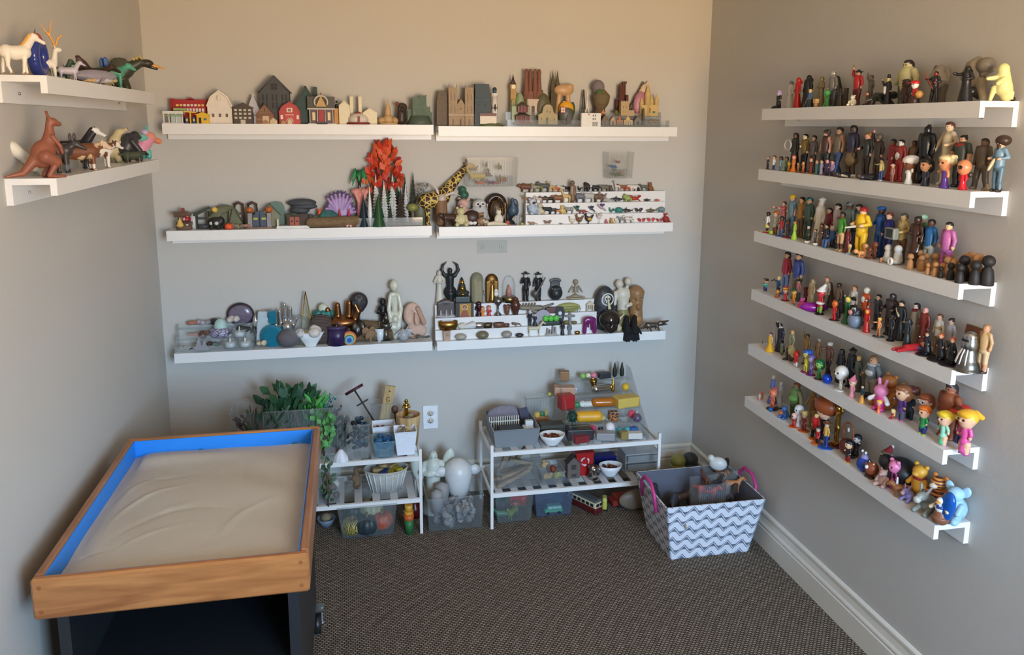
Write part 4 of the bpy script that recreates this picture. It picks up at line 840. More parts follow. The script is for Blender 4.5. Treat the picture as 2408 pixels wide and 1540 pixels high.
for u,v,d in((2139,596,.10),(2181,618,.108),(2198,616,.105),(2165,600,.085),(2177,595,.06),(2198,594,.05),(2226,603,.075),(2241,607,.07),(2228,591,.045),(2279,592,.035),(2267,597,.05),(2296,596,.055),(2163,587,.055),(2214,618,.09)):
 peg('plain natural wood peg doll in the crowd of peg dolls',u,v,d,(196,142,90),'natural wood peg dolls')
for u,v,d in((2211,627,.108),(2234,618,.10),(2255,621,.108),(2264,601,.075),(2290,613,.085),(2319,601,.06)):
 peg('matte black painted peg doll near the shelf end',u,v,d,(34,31,30),'black peg dolls',1.05)
k='R4'
Z(k,1798,655,.095,'blocky toy with square dark hair, teal top and blue legs',nO([B('head',(0,0,.82),(.16,.16,.15),.01),B('hair',(0,.02,.93),(.17,.17,.08),.01),B('shirt',(0,0,.50),(.16,.09,.20),.01),B('arm',(.2,-.12,.58),(.05,.16,.06),.01),B('arm',(-.2,-.08,.52),(.05,.12,.06),.01,rx=.4),B('trousers',(0,0,.18),(.16,.09,.17),.01,rx=.1)]),{'shirt':(56,140,130),'head':(196,150,110),'hair':(44,32,28),'arm':(110,
190,160),'trousers':(44,48,112)},'blocky_toy')
PF(k,1829,650,.08,'dark blue caped toy figure swinging a black stick',(50,84,120),(36,48,80),(216,176,90),hd=.2,al='out',fat=1.1,xT=(C('stick',(-.3,-.05,.80),(-.62,-.05,.66),.03),),cols={'stick':(34,30,30)})
PF(k,1846,593,.04,'woman in dark pink sweater and blue jeans',M((172,46,66),.32),(112,132,178),(52,36,32),(214,164,120),hair='bob')
PF(k,1872,595,.045,'man in blue sweater and tan trousers',M((56,70,128),.32),(134,116,96),(46,36,30),(216,168,126),fat=1.15)
PF(k,1828,681,.10,'small orange round-headed toy on brown base',(206,96,40),(196,90,36),None,(226,150,50),hd=.5,lg='sit',fat=1.3)
PF(k,1846,672,.10,'small yellow-haired toy in red dress on dark red base',(200,50,60),(196,46,58),(232,186,60),SKIN,hd=.38,lg='robe',sT=((112,28,34),.3),hat='cone',hc=(206,60,56))
PF(k,1866,679,.102,'small toy in orange with green cap',(232,150,40),(226,140,40),None,(232,176,90),hd=.36,hat='cap',hc=(50,84,44))
PF(k,1876,658,.06,'woman in pink blouse with black brimmed hat',(206,120,130),(96,90,84),(40,32,32),(220,174,140),hat='brim',hc=(46,38,38),hd=.17)
PF(k,1868,708,.11,'tiny pink fairy with teal dress at shelf front',(52,150,176),(60,160,180),(230,120,170),(236,170,180),hd=.4,lg='sit')
Z(k,1885,700,.105,'tiny bright pink cat toy with tail',nO(sI_()),{'body':(224,76,160),'ears':(236,130,190)},'toy_cat',yw=.5)
Z(k,1912,711,.10,'smooth magenta blob-shaped toy lying flat',nO([E('body',(0,0,.4),(1.1,.45,.4)),E('body',(-.5,0,.45),(.4,.36,.36))]),{'body':M((136,20,130),.25)},'blob_toy',yw=1.2)
Z(k,1888,716,.112,'tiny orange cat toy lying at shelf front',nO(qD(L=1.0,leg=.25,bO=.24,nk=.25,head=.18,sN=.08)),{'body':(222,150,66)},'toy_cat',yw=1.0)
PF(k,1893,676,.055,'dark red low cushion-like toy figure behind pink cat',(112,26,50),(104,24,46),(90,22,40),(120,30,54),hd=.3,lg='sit')
PF(k,1906,658,.055,'beige hooded figure in long beige robe',(186,158,112),(176,148,104),None,(206,172,124),hat='hood',lg='robe',fat=1.15,oc=(190,162,116))
PF(k,1940,651,.045,'figure in beige tunic with brown hair and cloak',(176,158,130),(116,100,82),(150,100,66),(222,166,138),lg='stride',al='bent',xT=(C('cloak',(.02,.09,.78),(.05,.15,.18),.07,.11),),cols={'cloak':(88,70,54)})
PF(k,1927,672,.10,'small toy with floppy white hat, red coat and lime legs',(190,40,50),(130,180,60),None,(200,60,60),hd=.30,hat='santa',hc=(236,228,222),tc=(240,234,226),sh=(36,30,30),fat=.8,xT=(E('skirt_trim',(0,0,.38),(.17,.15,.06)),),cols={'skirt_trim':(238,232,226)},sT=((36,30,30),.16))
PF(k,1968,666,.045,'dark-skinned figure in brown jacket and black trousers',(112,86,64),(44,36,34),(32,24,24),DARK,xT=(C('cloak',(.04,.06,.75),(.10,.1,.15),.06,.09),),cols={'cloak':(66,50,40)})
PF(k,1961,707,.10,'small red toy with pointed orange fox head on dark disc',(214,40,56),(222,50,62),None,(228,110,40),hd=.34,sT=((58,64,74),.26),xT=(C('ears',(-.10,0,.92),(-.16,0,1.02),.06,.01),C('ears',(.10,0,.92),(.16,0,1.02),.06,.01),C('bag',(.14,.1,.5),(.2,.1,.2),.12)),cols={'ears':(228,110,40),'bag':(40,32,32)})
PF(k,2004,672,.045,'man in white shirt with black vest and dark trousers',(220,212,200),(40,36,40),(150,92,52),(226,172,140),al='hip',xT=(E('vest',(0,0,.66),(.105,.095,.12)),),cols={'vest':(34,30,32)})
PF(k,2031,677,.045,'pilot in orange flight suit with white helmet',(196,78,34),(190,72,30),None,(222,180,150),hat='helmet',hc=(226,214,196),xT=(E('chest_pack',(0,-.09,.70),(.06,.04,.08)),),cols={'chest_pack':(224,218,208)})
PF(k,1989,699,.09,'small figure in green gown with yellow hair and arm raised',M((30,104,46),.25),M((28,100,44),.25),(214,196,50),(222,170,130),lg='gown',hair='bob',al='up',fat=.85,hd=.18)
Z(k,2010,720,.095,'dark blue-grey horned round creature on silver disc',nO([E('body',(0,0,.6),(.42,.42,.38)),E('face',(-.05,-.34,.62),(.22,.16,.18)),C('horn',(.05,-.3,.9),(.35,-.35,.98),.07,.05),C('horn',(.35,-.35,.98),(.42,-.36,.70),.05,.01),C('disc',(0,0,.05),(0,0,.1),.5)]),{'body':(44,52,62),'face':(226,150,146),'horn':(226,218,196),'disc':(116,130,146)},'toy_creature')
PF(k,2036,726,.095,'glossy red long-haired figure in red gown',M((176,30,22),.2),M((168,26,20),.2),(190,44,24),(230,170,70),lg='robe',hair='long',hd=.2)
PF(k,2065,747,.09,'crouching orange-skinned wrestler on blue-green disc',(226,146,86),(190,120,70),(232,170,70),(226,146,86),sleeve=0,lg='wide',al='point',hd=.22,sT=((66,96,104),.3))
PF(k,2060,693,.04,'dark-haired fighter in dark grey holding a sword',(62,66,70),(54,58,64),(34,28,28),(220,174,140),al='point',xT=(C('sword',(-.08,-.3,.66),(-.08,-.7,.42),.012),),cols={'sword':SIL})
PF(k,2091,691,.045,'tall shaggy dark brown hairy figure',(58,46,42),(54,44,40),(48,38,36),(60,48,44),hair='long',fat=1.35,al='bent',ar='bent')
PF(k,2113,708,.05,'man in black coat with cream sash across chest',(38,38,36),(34,34,34),(40,32,30),(222,172,132),lg='robe',fat=1.05,xT=(C('sash',(-.08,-.09,.80),(.06,-.11,.62),.022),),cols={'sash':(216,200,156)})
PF(k,2093,741,.085,'small masked figure in black suit on black disc',(38,36,40),(34,32,36),(34,32,34),(150,120,100),sT=((36,34,36),.16),hat='helmet',hc=(36,34,38))
PF(k,2147,713,.045,'woman with dark red scarf and grey-tan robe',(150,138,114),(136,126,108),(34,28,30),(232,196,176),hair='long',lg='robe',xT=(E('scarf',(0,0,.83),(.105,.10,.055)),),cols={'scarf':(98,26,34)})
PF(k,2168,723,.05,'bald man in long shiny rust-red coat',M((120,42,30),.25),M((112,38,28),.25),None,(222,156,140),lg='robe')
PF(k,2131,751,.085,'black caped knight with silver face mask',(40,42,42),(36,38,38),None,SIL,hat='hood',lg='robe',oc=(40,42,44))
PF(k,2202,739,.045,'brown-haired man in tan vest and white sleeves',(214,202,184),(150,120,84),(112,62,38),(226,172,138),xT=(E('vest',(0,0,.68),(.10,.092,.13)),),cols={'vest':(178,134,80)})
PF(k,2228,749,.045,'woman in pale grey shirt with dark hair bun',(170,168,172),(146,140,130),(40,32,32),(220,174,146),hair='bun')
Z(k,2140,806,.105,'red and blue costumed figure lying flat on shelf',nO([C('suit',(-.5,0,.3),(.3,0,.3),.22,.25),E('skin',(.75,0,.36),.24),C('suit',(-.5,.1,.25),(-1.3,.18,.2),.15,.1),C('suit',(-.5,-.1,.25),(-1.25,-.2,.2),.15,.1),C('sleeve',(.2,.2,.3),(.6,.5,.2),.12),C('sleeve',(.2,-.2,.3),(.5,-.5,.2),.12)]),{'suit':(170,32,38),'skin':(226,178,150),'sleeve':(44,52,96)},'lying_figure',yw=1.6)
for u,v,l,h_,kw in((2176,781,'schoolboy in black robe with brown hair, arm outstretched',(96,62,40),dict(al='point')),(2208,784,'student in black robe with bushy ginger hair',(190,92,40),dict(hair='bob')),(2235,794,'schoolboy in black robe with short red hair',(206,84,40),dict(al='low'))):
 PF(k,u,v,.085,l,(34,34,38),(36,36,40),h_,(228,180,150),**{**dict(hd=.19,sT=((40,40,44),.42),xT=(C('robe',(0,.06,.6),(0,.09,.15),.10,.17),),cols={'robe':(30,30,34)}),**kw})
def robot(t):
 for i,a in enumerate((-.9,-.4,.1,.6)):pT('tentacle',MB().tU([(sin(a)*.15,-cos(a)*.15,.60),(sin(a)*.24,-cos(a)*.24,.40),(sin(a)*.30,-cos(a)*.30,.20)],.017,6),M((232,228,220),.4),t)
 pT('eye_slot',MB().box((0,-.165,.80),(.20,.03,.06)),M((30,30,32),.3),t)
Z(k,2275,781,.08,'silver cone-shaped robot with white tentacles',[C('body',(0,0,.12),(0,0,.62),.24,.15),C('skirt',(0,0,.03),(0,0,.10),.32,.27),C('neck_ring',(0,0,.66),(0,0,.70),.19),C('head',(0,0,.74),(0,0,.86),.17,.16),E('head',(0,0,.90),(.16,.16,.10))],{'body':mT((150,152,150),.3),'skirt':mT((120,122,120),.35),'neck_ring':mT((170,172,170),.25),'head':mT((186,188,186),.22)},'toy_robot','robot',xT=robot)
hD(k,2281,768,.03,'leaning brown plaque with yellow-green painted top','painted_plaque','plaque',lambda h,w:[('board',MB().box((0,0,h*.5),(.07,.006,h),rx=-.15),(116,66,40)),('painted_top',MB().box((0,-.004+.012,h*.92),(.066,.004,h*.16),rx=-.15),(140,150,60))])
PF(k,2309,764,.055,'old man in tan robe with dark brown boots',(190,152,104),(206,176,136),(168,122,84),(206,150,112),lg='shorts',hb='s',bc=(176,132,92),sh=(62,46,38),bo=.24,fat=1.05)
k='R5'
PF(k,1810,783,.09,'lady in wide golden yellow ball gown',(234,178,36),(230,170,34),(96,52,36),SKIN,lg='gown',hair='bun',fat=1.25,hd=.16,sleeve=0)
PF(k,1833,760,.05,'wizard with long white beard, black pointed hat and raised hand',(46,42,52),(40,36,46),(206,202,204),SKIN,lg='robe',hat='cone',hc=(42,38,48),hb='long',bc=(204,200,204),al='up',fat=1.15)
Z(k,1822,756,.05,'small dark red flame-shaped ornament above the wizard hand',[C('flame',(0,0,.05),(0,0,.95),.02,.005),E('flame',(0,0,.93),(.03,.03,.07))],{'flame':(140,40,32)},'flame_staff','ornament')
PF(k,1859,777,.05,'elf figure with orange-blond hair and curved bow',(176,172,130),(150,130,90),(230,176,96),(232,190,150),hair='long',xT=tuple(C('bow',(.12,-.2+.12*cos(a),.62+.42*sin(a)),(.12,-.2+.12*cos(a+.3),.62+.42*sin(a+.3)),.014)for a in aR(-1.5,1.4,.3)),cols={'bow':(112,92,60)})
PF(k,1793,800,.06,'tiny green leprechaun-like figure behind yellow gown',(46,110,50),(40,96,44),(50,100,50),SKIN,hd=.3)
PF(k,1838,807,.07,'small grey-green bird-like figure',(126,136,112),(120,126,96),(110,118,104),(140,150,124),hd=.3,fat=1.2)
PF(k,1850,818,.085,'small dark brown crouching figure by shield bearer',(66,52,42),(60,48,40),(56,44,36),(90,66,50),hd=.24,lg='sit')
Z(k,1860,806,.08,'round pale yellow spiky shield toy',nO([E('shield',(0,0,.5),(.42,.14,.45)),E('boss',(0,-.12,.5),(.2,.1,.2)),C('stand',(0,0,.1),(0,0,.02),.22)]+[C('spike',(.4*cos(a),0,.5+.42*sin(a)),(.6*cos(a),0,.5+.6*sin(a)),.05,.02)for a in aR(0,6.2,.7)]),{'shield':(206,190,130),'boss':(220,206,150),'stand':(80,66,50),'spike':(190,170,110)},'spiky_toy')
PF(k,1871,826,.10,'red angular toy with red hair and white pants',M((196,36,28),.25),(220,206,200),(178,34,26),(206,44,34),hd=.42,hair='spike',fat=1.2,sh=(110,30,26))
PF(k,1895,824,.10,'yellow toy figure with blue hair on magenta base',(214,206,66),(218,208,70),(52,96,176),(226,216,120),hd=.36,sT=((140,34,120),.24),hair='curly')
PF(k,1906,836,.102,'thin lilac toy figure with big eyes on magenta base',(130,108,170),(96,74,140),(120,96,160),(190,176,214),hd=.34,sT=((132,30,112),.24),fat=.8)
PF(k,1925,846,.10,'green-haired toy girl in green dress on dark red base',(46,130,60),(40,120,56),(22,104,50),(150,196,100),hd=.44,hair='bob',sT=((112,36,60),.24),lg='robe',fat=.85)
Z(k,1944,879,.10,'shiny metallic blue ball',[E('ball',(0,0,.5),.5)],{'ball':M((24,66,180),.15,.3)},'ball','ball',res=40)
PF(k,1894,786,.04,'figure in bronze-brown harness holding a paddle high',(150,112,56),(104,72,46),(60,44,36),(150,110,70),lg='stride',fat=1.05,al='up',xT=(E('paddle',(-.2,0,1.04),(.05,.02,.06)),),cols={'paddle':(70,56,44)})
PF(k,1921,797,.045,'thin copper-coloured figure with silver cap',(150,108,66),(160,112,62),(180,176,170),(140,104,70),fat=.8,al='hip')
PF(k,1946,806,.045,'brown figure with white headscarf holding sword',(110,72,58),(56,46,42),(220,212,200),(140,96,70),al='point',hat='turban',hc=(222,214,204),xT=(C('sword',(-.1,-.28,.8),(-.1,-.30,1.03),.012),),cols={'sword':SIL},lg='stride')
PF(k,1974,821,.045,'figure with long black hair in black robe',(40,40,44),(34,34,38),(34,34,36),(74,66,62),hair='long',lg='robe')
PF(k,1999,820,.045,'figure in black with broad black hat',(38,36,38),(32,31,34),(30,28,30),(80,66,60),hat='brim',hc=(38,36,36),fat=1.1)
PF(k,1976,860,.095,'white big-headed button-eyed skeleton toy on white base',(222,216,204),(220,214,202),None,(222,216,204),hd=.58,fat=.62,sT=((226,222,214),.24))
PF(k,2003,884,.10,'small toy with pink pointed cap and pink smock',(230,150,160),(228,144,156),None,(236,190,160),hd=.36,hat='cone',hc=(222,122,144),lg='robe',sh=(40,30,32))
PF(k,2014,837,.045,'grey-green cloaked figure with blond hair',(86,92,78),(80,86,74),(206,166,84),(222,176,120),lg='robe',fat=.95)
PF(k,2047,837,.045,'chunky grey space suit figure with round collar',(118,122,120),(150,146,136),(150,110,70),(206,150,110),hat='bubble',fat=1.5,hd=.2,al='low',ar='low',cols={'collar':(196,190,178),'chest_plate':(214,208,196)},xT=(E('chest_plate',(0,-.10,.62),(.12,.06,.08)),))
PF(k,2026,905,.105,'tiny figure in dark top and long mustard skirt',(34,60,66),(224,152,50),(26,22,24),SKIN,lg='gown',hair='bob',fat=.8,hd=.19)
Z(k,2040,915,.07,'black crouching cat toy beside mustard skirt figure',nO(qD(L=1.0,leg=.35,bO=.2,nk=.25,head=.16,sN=.08,tail='up')),{'body':(34,34,36)},'toy_cat',yw=.8)
def bunny():return[E('body',(0,0,.28),(.20,.18,.24)),E('head',(0,-.02,.62),(.22,.20,.19))]+[C('ears',(q*.09,.02,.76),(q*.13,.04,.95),.06,.05)for q in(-1,1)]+[C('arms',(q*.17,-.02,.42),(q*.30,-.10,.30),.06,.08)for q in(-1,1)]+[E('shoes',(q*.11,-.08,.06),(.09,.14,.07))for q in(-1,1)]
Z(k,2068,890,.09,'pink fluffy rabbit toy with white gloves',nO(bunny()),{'body':(206,60,130),'head':(222,130,170),'ears':(226,140,180),'arms':(230,226,222),'shoes':(206,60,130)},'toy_rabbit',yw=.3)
Z(k,2087,880,.05,'small orange-brown winged squirrel toy',nO(sI_()+[E('wing',(.3,.15,.5),(.2,.05,.3))]),{'body':(196,120,56),'wing':(222,170,90)},'toy_squirrel')
PF(k,2065,941,.11,'tiny toy in orange dress with yellow hair',(232,110,60),(234,116,64),(236,180,70),(232,150,150),hd=.40,lg='robe')
PF(k,2098,962,.10,'small toy in red sitting with blond hair',(186,40,34),(180,36,32),(220,190,110),SKIN,hd=.40,lg='sit',hair='long')
PF(k,2117,907,.085,'big-headed girl doll with brown hair and purple jacket',(84,48,120),(90,92,110),(140,84,48),(228,178,140),hd=.40,al='out',hair='bob',sh=(214,110,160))
PF(k,2138,912,.05,'boy doll in dark teal jacket with red cap behind',(36,62,84),(34,46,66),(120,70,44),(216,168,120),hd=.34,hat='cap',hc=(120,50,60),hair='curly')
PF(k,2172,928,.05,'big-headed doll with glasses and auburn hair in blue',(52,66,110),(56,66,96),(158,80,42),(230,186,154),hd=.42,hair='bob',xT=tuple(C('glasses',(q*.085+.06*cos(a),-.205,.79+.05*sin(a)),(q*.085+.06*cos(a+.7),-.205,.79+.05*sin(a+.7)),.012)for q in(-1,1)for a in aR(0,6.3,.7))+(C('glasses',(-.03,-.21,.79),(.03,-.21,.79),.01),),cols={'glasses':(220,214,220)})
PF(k,2169,955,.095,'big-headed boy doll with orange hair and green shirt',(36,136,66),(36,52,104),(222,112,32),(230,180,144),hd=.40,sh=(180,206,40),fat=1.1,res=56)
PF(k,2225,902,.045,'tall reddish-brown bear-like figure with dark hair',(140,74,44),(130,68,42),(52,36,34),(150,88,60),fat=1.7,hd=.2,hair='long',ar='low')
PF(k,2216,968,.095,'big-headed girl doll with yellow ponytail and mint dress',(150,206,176),(92,190,140),(240,206,56),(232,182,146),hd=.40,hair='pony',lg='skirt',al='low',ar='low',sh=(222,150,170),res=56)
PF(k,2266,966,.085,'big-headed girl doll with orange-yellow ponytail and pink top',(222,84,150),(224,90,156),(242,180,46),(232,180,144),hd=.38,hair='pony',lg='skirt',al='low',sh=(190,70,150),res=56)
PF(k,2256,955,.04,'doll with red cap and dark red jacket behind the pink one',(150,40,46),(44,50,90),(110,64,40),(220,170,130),hd=.38,hat='cap',hc=(206,52,50),al='low')
k='R6'
Z(k,1787,920,.08,'small orange dragon toy curled round a white post',nO([C('body',(.1,0,.2),(.15,0,.75),.14,.1),E('head',(0,0,.88),(.2,.12,.12)),C('body',(.1,0,.2),(-.35,0,.12),.14,.1),C('post',(-.15,0,.1),(-.15,0,.6),.12)]),{'body':(206,90,50),'head':(214,100,58),'post':(206,200,190)},'toy_dragon',yw=1.4)
PF(k,1774,921,.06,'tiny green figure at far end of lowest shelf',(70,90,60),(90,76,60),(60,84,50),(110,120,80),hd=.3)
PF(k,1815,882,.05,'lady in sparkling pale blue gown with blond braid',(126,130,186),(110,112,180),(206,192,150),SKIN,lg='gown',hair='bun',fat=.85)
PF(k,1833,898,.05,'thin pale grey-white gowned figure on dark disc',(190,182,176),(176,168,168),(206,196,176),(206,190,176),lg='robe',fat=.75,sT=((70,66,72),.16))
PF(k,1816,915,.085,'toy with orange-pink face and spiky pink hair on black base',(222,112,70),(216,104,66),(222,96,90),(230,130,90),hd=.42,hair='spike',sT=((40,32,32),.3),al='bent')
Z(k,1812,957,.108,'tiny shiny blue ball at shelf front',[E('ball',(0,0,.5),.5)],{'ball':M((30,96,160),.2,.2)},'ball','ball',res=24)
Z(k,1843,954,.095,'blue dog-like toy holding an orange block',nO(sI_(.14)+[B('block',(-.1,-.35,.45),(.12,.1,.12),.02)]),{'body':(62,104,168),'block':(214,110,50),'head':(76,122,184)},'toy_dog',yw=.2)
PF(k,1868,901,.055,'green troll with orange topknot and grey-green arms',(112,146,80),(74,96,60),(150,82,50),(150,140,104),fat=1.6,hd=.18,hair='bun',al='low',ar='low',sleeve=0,xT=(E('chest_fur',(0,-.06,.58),(.16,.14,.10)),),cols={'chest_fur':(110,160,74)})
PF(k,1877,952,.085,'tiny white-faced ghost toy with dark eyes',(216,214,214),(214,212,212),None,(226,224,224),hd=.45,lg='robe')
PF(k,1908,918,.045,'golden-brown bare-armed figure in leather vest',(150,96,44),(170,140,84),None,(176,148,92),sleeve=0,fat=1.05,al='low',ar='low')
PF(k,1866,971,.105,'baby toy in red suit with black mask on orange base',(200,44,36),(196,40,34),None,(230,184,160),hd=.44,sT=((226,96,40),.36),xT=(E('mask',(0,-.19,.80),(.14,.05,.035)),),cols={'mask':(30,26,26)})
PF(k,1890,967,.09,'blond child toy in dark red suit on orange base',(130,36,34),(124,34,32),(206,180,110),(206,166,120),hd=.34,sT=((214,110,46),.3))
PF(k,1916,974,.095,'broad toy hero in red shirt on orange base',(196,36,34),(36,32,34),(216,186,110),(226,180,146),hd=.17,fat=1.6,lg='wide',sT=((222,112,44),.24))
PF(k,1936,946,.06,'big-headed doll with large auburn hair and black dress',(40,32,36),(36,30,34),(162,80,40),(232,188,156),hd=.44,hair='afro',lg='robe')
PF(k,1922,1003,.11,'small girl toy in red crouching on orange base',(190,36,38),(40,32,34),(60,40,40),SKIN,hd=.3,sT=((224,116,48),.36))
PF(k,1941,992,.10,'toy cowboy in yellow shirt and blue jeans on blue disc',(222,170,80),(50,70,140),(110,66,40),SKIN,hd=.2,hat='brim',hc=(120,76,46),sT=((48,96,180),.3))
GOLD=mT((196,150,70),.25)
PF(k,1966,955,.055,'thin shiny gold statue figure with raised arms',GOLD,GOLD,GOLD,GOLD,al='up',ar='up',fat=.75,sT=((110,44,36),.2),sleeve=0)
Z(k,1991,992,.06,'copper hoop ornament with small white bird inside',nO([C('hoop',(.30*cos(a),0,.62+.36*sin(a)),(.30*cos(a+.4),0,.62+.36*sin(a+.4)),.035)for a in aR(-.4,3.5,.4)]+[C('hoop',(-.3,0,.6),(-.32,0,.05),.035),C('hoop',(.3,0,.6),(.32,0,.05),.035),C('base',(0,0,.03),(0,0,.05),.3),E('bird',(0,0,.7),(.06,.05,.1))]),{'hoop':(150,82,48),'base':(112,50,40),'bird':(220,214,200)},'hoop_ornament','ornament')
PF(k,1993,1035,.10,'small dark-haired toy in dark red shorts with yellow shoes',(44,34,36),(150,36,36),(26,22,24),(232,190,150),hd=.36,sh=(232,172,36),al='bent')
PF(k,2012,1022,.045,'black and white toy lying back with white gloves up',(36,34,38),(32,30,34),(34,32,36),(228,220,214),hd=.34,lg='sit',al='up',ar='wave',cols={'hand':(236,230,222)})
Z(k,2031,1059,.09,'lilac monster toy with two stalk eyes on blue disc',nO([E('body',(0,0,.42),(.30,.24,.34)),C('stalk',(-.13,-.05,.7),(-.16,-.05,.82),.05),C('stalk',(.13,-.05,.7),(.16,-.05,.82),.05),E('eyes',(-.17,-.08,.9),.10),E('eyes',(.17,-.08,.9),.10),C('arms',(-.28,-.05,.4),(-.42,-.2,.2),.06),C('arms',(.28,-.05,.4),(.42,-.2,.2),.06),C('disc',(0,0,.02),(0,0,.05),.5)]),{'body':(156,146,196),'stalk':(160,
150,200),'eyes':(232,230,230),'arms':(150,140,190),'disc':(36,70,160)},'toy_monster')
Z(k,2047,1085,.10,'round brown one-eyed furry monster toy',nO([E('body',(0,0,.55),(.40,.38,.42)),E('eyes',(-.02,-.34,.7),.12),C('horn',(-.18,-.05,.9),(-.22,-.05,1.0),.06,.02),C('horn',(.18,-.05,.9),(.22,-.05,1.0),.06,.02),E('feet',(-.16,-.12,.08),(.16,.22,.09)),E('feet',(.18,-.12,.08),(.16,.22,.09))]),{'body':(150,74,42),'eyes':(232,228,222),'horn':(226,216,200),'feet':(70,42,32)},'toy_monster')
PF(k,2080,1052,.05,'grey shaggy toy with red and white knitted cap waving',(120,112,92),(110,102,86),(126,116,94),(134,124,102),hd=.36,hat='santa',hc=(140,40,44),tc=(228,220,208),al='wave')
Z(k,2113,1076,.05,'round black velvety ball-bodied toy',nO([E('body',(0,0,.5),(.55,.5,.5)),E('head',(-.35,-.3,.75),.25)]),{'body':(34,31,33),'head':(38,34,36)},'toy_mole')
PF(k,2099,1083,.085,'small bright pink toy with rounded ears and magenta overalls',(206,60,130),(200,54,124),None,(226,124,160),hd=.40,xT=(E('ears',(-.16,0,.98),.07),E('ears',(.16,0,.98),.07)),cols={'ears':(226,124,160)})
Z(k,2073,1102,.105,'pinkish-brown naked sitting mouse toy',nO(sI_(.12)),{'body':(190,150,136),'ears':(176,130,120)},'toy_mouse',yw=.3)
Z(k,2113,1122,.10,'small brown crouching dwarf toy with white feather',nO(qD(L=.9,leg=.35,bO=.26,nk=.25,head=.2,sN=.1)+[C('feather',(-.3,0,.9),(-.3,0,1.25),.08,.05)]),{'body':(150,94,50),'feather':(230,230,232)},'toy_animal',yw=1.0)
def donkey():return nO([E('body',(0,.06,.30),(.26,.30,.30)),C('body',(0,-.05,.5),(0,-.22,.66),.18,.16),E('head',(0,-.34,.66),(.15,.22,.16)),E('muzzle',(0,-.54,.58),(.13,.12,.12))]+[C('ears',(q*.11,-.22,.78),(q*.2,-.15,1.0),.06,.04)for q in(-1,1)]+[C('legs',(q*.18,-.15,.2),(q*.22,-.38,.08),.10,.09)for q in(-1,1)]+[C('mane',(0,-.25,.86),(0,.05,.6),.05)])
Z(k,2132,1139,.095,'lilac sitting donkey toy with pale pink muzzle',donkey(),{'body':(150,142,200),'head':(156,148,206),'muzzle':(224,180,196),'ears':(150,142,200),'legs':(150,142,200),'mane':(40,36,44)},'toy_donkey',yw=.2)
Z(k,2172,1140,.10,'grey sitting donkey toy with long ears',donkey(),{'body':(128,130,118),'head':(134,136,124),'muzzle':(180,178,166),'ears':(150,146,140),'legs':(128,130,118),'mane':(60,58,54)},'toy_donkey',yw=.2)
Z(k,2157,1090,.05,'golden yellow toy bear cub with dark red collar band',nO([C('body',(0,0,.30),(0,0,.50),.22,.19),E('head',(0,-.02,.78),(.21,.20,.19)),E('muzzle',(0,-.2,.73),(.1,.08,.07)),E('band',(0,0,.58),(.20,.18,.07))]+[E('ears',(q*.18,.02,.95),.07)for q in(-1,1)]+[C('arms',(q*.2,-.03,.52),(q*.30,-.12,.36),.08,.07)for q in(-1,1)]+[C('legs',(q*.12,0,.2),(q*.14,-.05,.05),.11,.10)for q in(-1,1)]),
{'body':(222,158,50),'head':(226,162,54),'band':(150,36,32),'muzzle':(226,166,66),'ears':(222,158,50),'arms':(222,158,50),'legs':(216,150,48)},'toy_bear',yw=.15)
Z(k,2198,1117,.045,'orange and brown striped tiger cub toy sitting upright',nO(sI_(.12)),{'body':M((206,116,46),.4,kind='stripez',rgb2=(70,34,22),ks=3.0),'head':M((222,150,70),.4,kind='stripez',rgb2=(110,50,30),ks=4.0),'muzzle':(230,214,190),'ears':(216,130,56)},'toy_tiger',yw=.2)
Z(k,2210,1169,.10,'white and blue duck toy on brown earth base',nO([E('body',(0,0,.52),(.26,.28,.26)),E('head',(0,-.06,.86),(.19,.18,.16)),E('bill',(0,-.26,.83),(.12,.12,.04)),E('jacket',(0,-.02,.58),(.275,.27,.17)),C('arms',(-.24,-.05,.6),(-.42,-.16,.42),.08,.09),C('arms',(.24,-.05,.6),(.42,-.14,.5),.08,.09),C('base',(0,.02,.08),(0,.02,.16),.40,.32)]),{'body':(232,226,214),'head':(236,230,220),'bill':(226,
150,50),'jacket':M((36,66,130),.35,kind='patch',rgb2=(226,220,210),ks=5),'arms':(226,196,160),'base':(132,82,56)},'toy_duck',yw=.2)
def elephant():return nO([E('body',(0,.05,.30),(.27,.27,.31)),E('head',(0,-.02,.70),(.20,.19,.20)),C('trunk',(0,-.18,.68),(0,-.30,.48),.07,.05),C('trunk',(0,-.30,.48),(0,-.40,.42),.05,.04)]+[E('ears',(q*.22,.06,.82),(.12,.05,.16),ry=q*.4)for q in(-1,1)]+[C('legs',(q*.17,-.14,.15),(q*.22,-.34,.10),.11,.10)for q in(-1,1)]+[C('arms',(q*.22,-.08,.45),(q*.24,-.26,.30),.08,.07)for q in(-1,1)])
Z(k,2239,1135,.045,'light blue sitting elephant toy with large ears',elephant(),{'body':(160,196,216),'head':(164,200,220),'trunk':(158,194,214),'ears':(168,206,226),'legs':(160,196,216),'arms':(160,196,216)},'toy_elephant',yw=.3)
Z(k,2221,1146,.095,'shiny blue oval pod toy leaning by blue elephant',nO([E('pod',(0,0,.5),(.26,.14,.5),ry=.3),E('rim',(-.06,.03,.5),(.24,.14,.46),ry=.3)]),{'pod':M((30,92,176),.15,.2),'rim':(226,218,200)},'pod_toy','toy')
k='L1';BACK=2.2
horse=dict(L=.95,leg=.46,bO=.19,nk=.44,nang=62,head=.115,sN=.20,tail='hair',lw=.06,mane=True)
Z(k,52,56,.065,'white unicorn with golden mane and tail, one foreleg lifted',nO(qD(**{**horse,'horn':'one','pose':.08,'L':.62})),{'body':(232,222,206),'head':(236,226,210),'mane':(222,168,84),'horn':(84,74,60),'legs':(232,222,206),'hoof':(150,120,80),'muzzle':(226,210,196)},'toy_unicorn',yw=BACK,res=66)
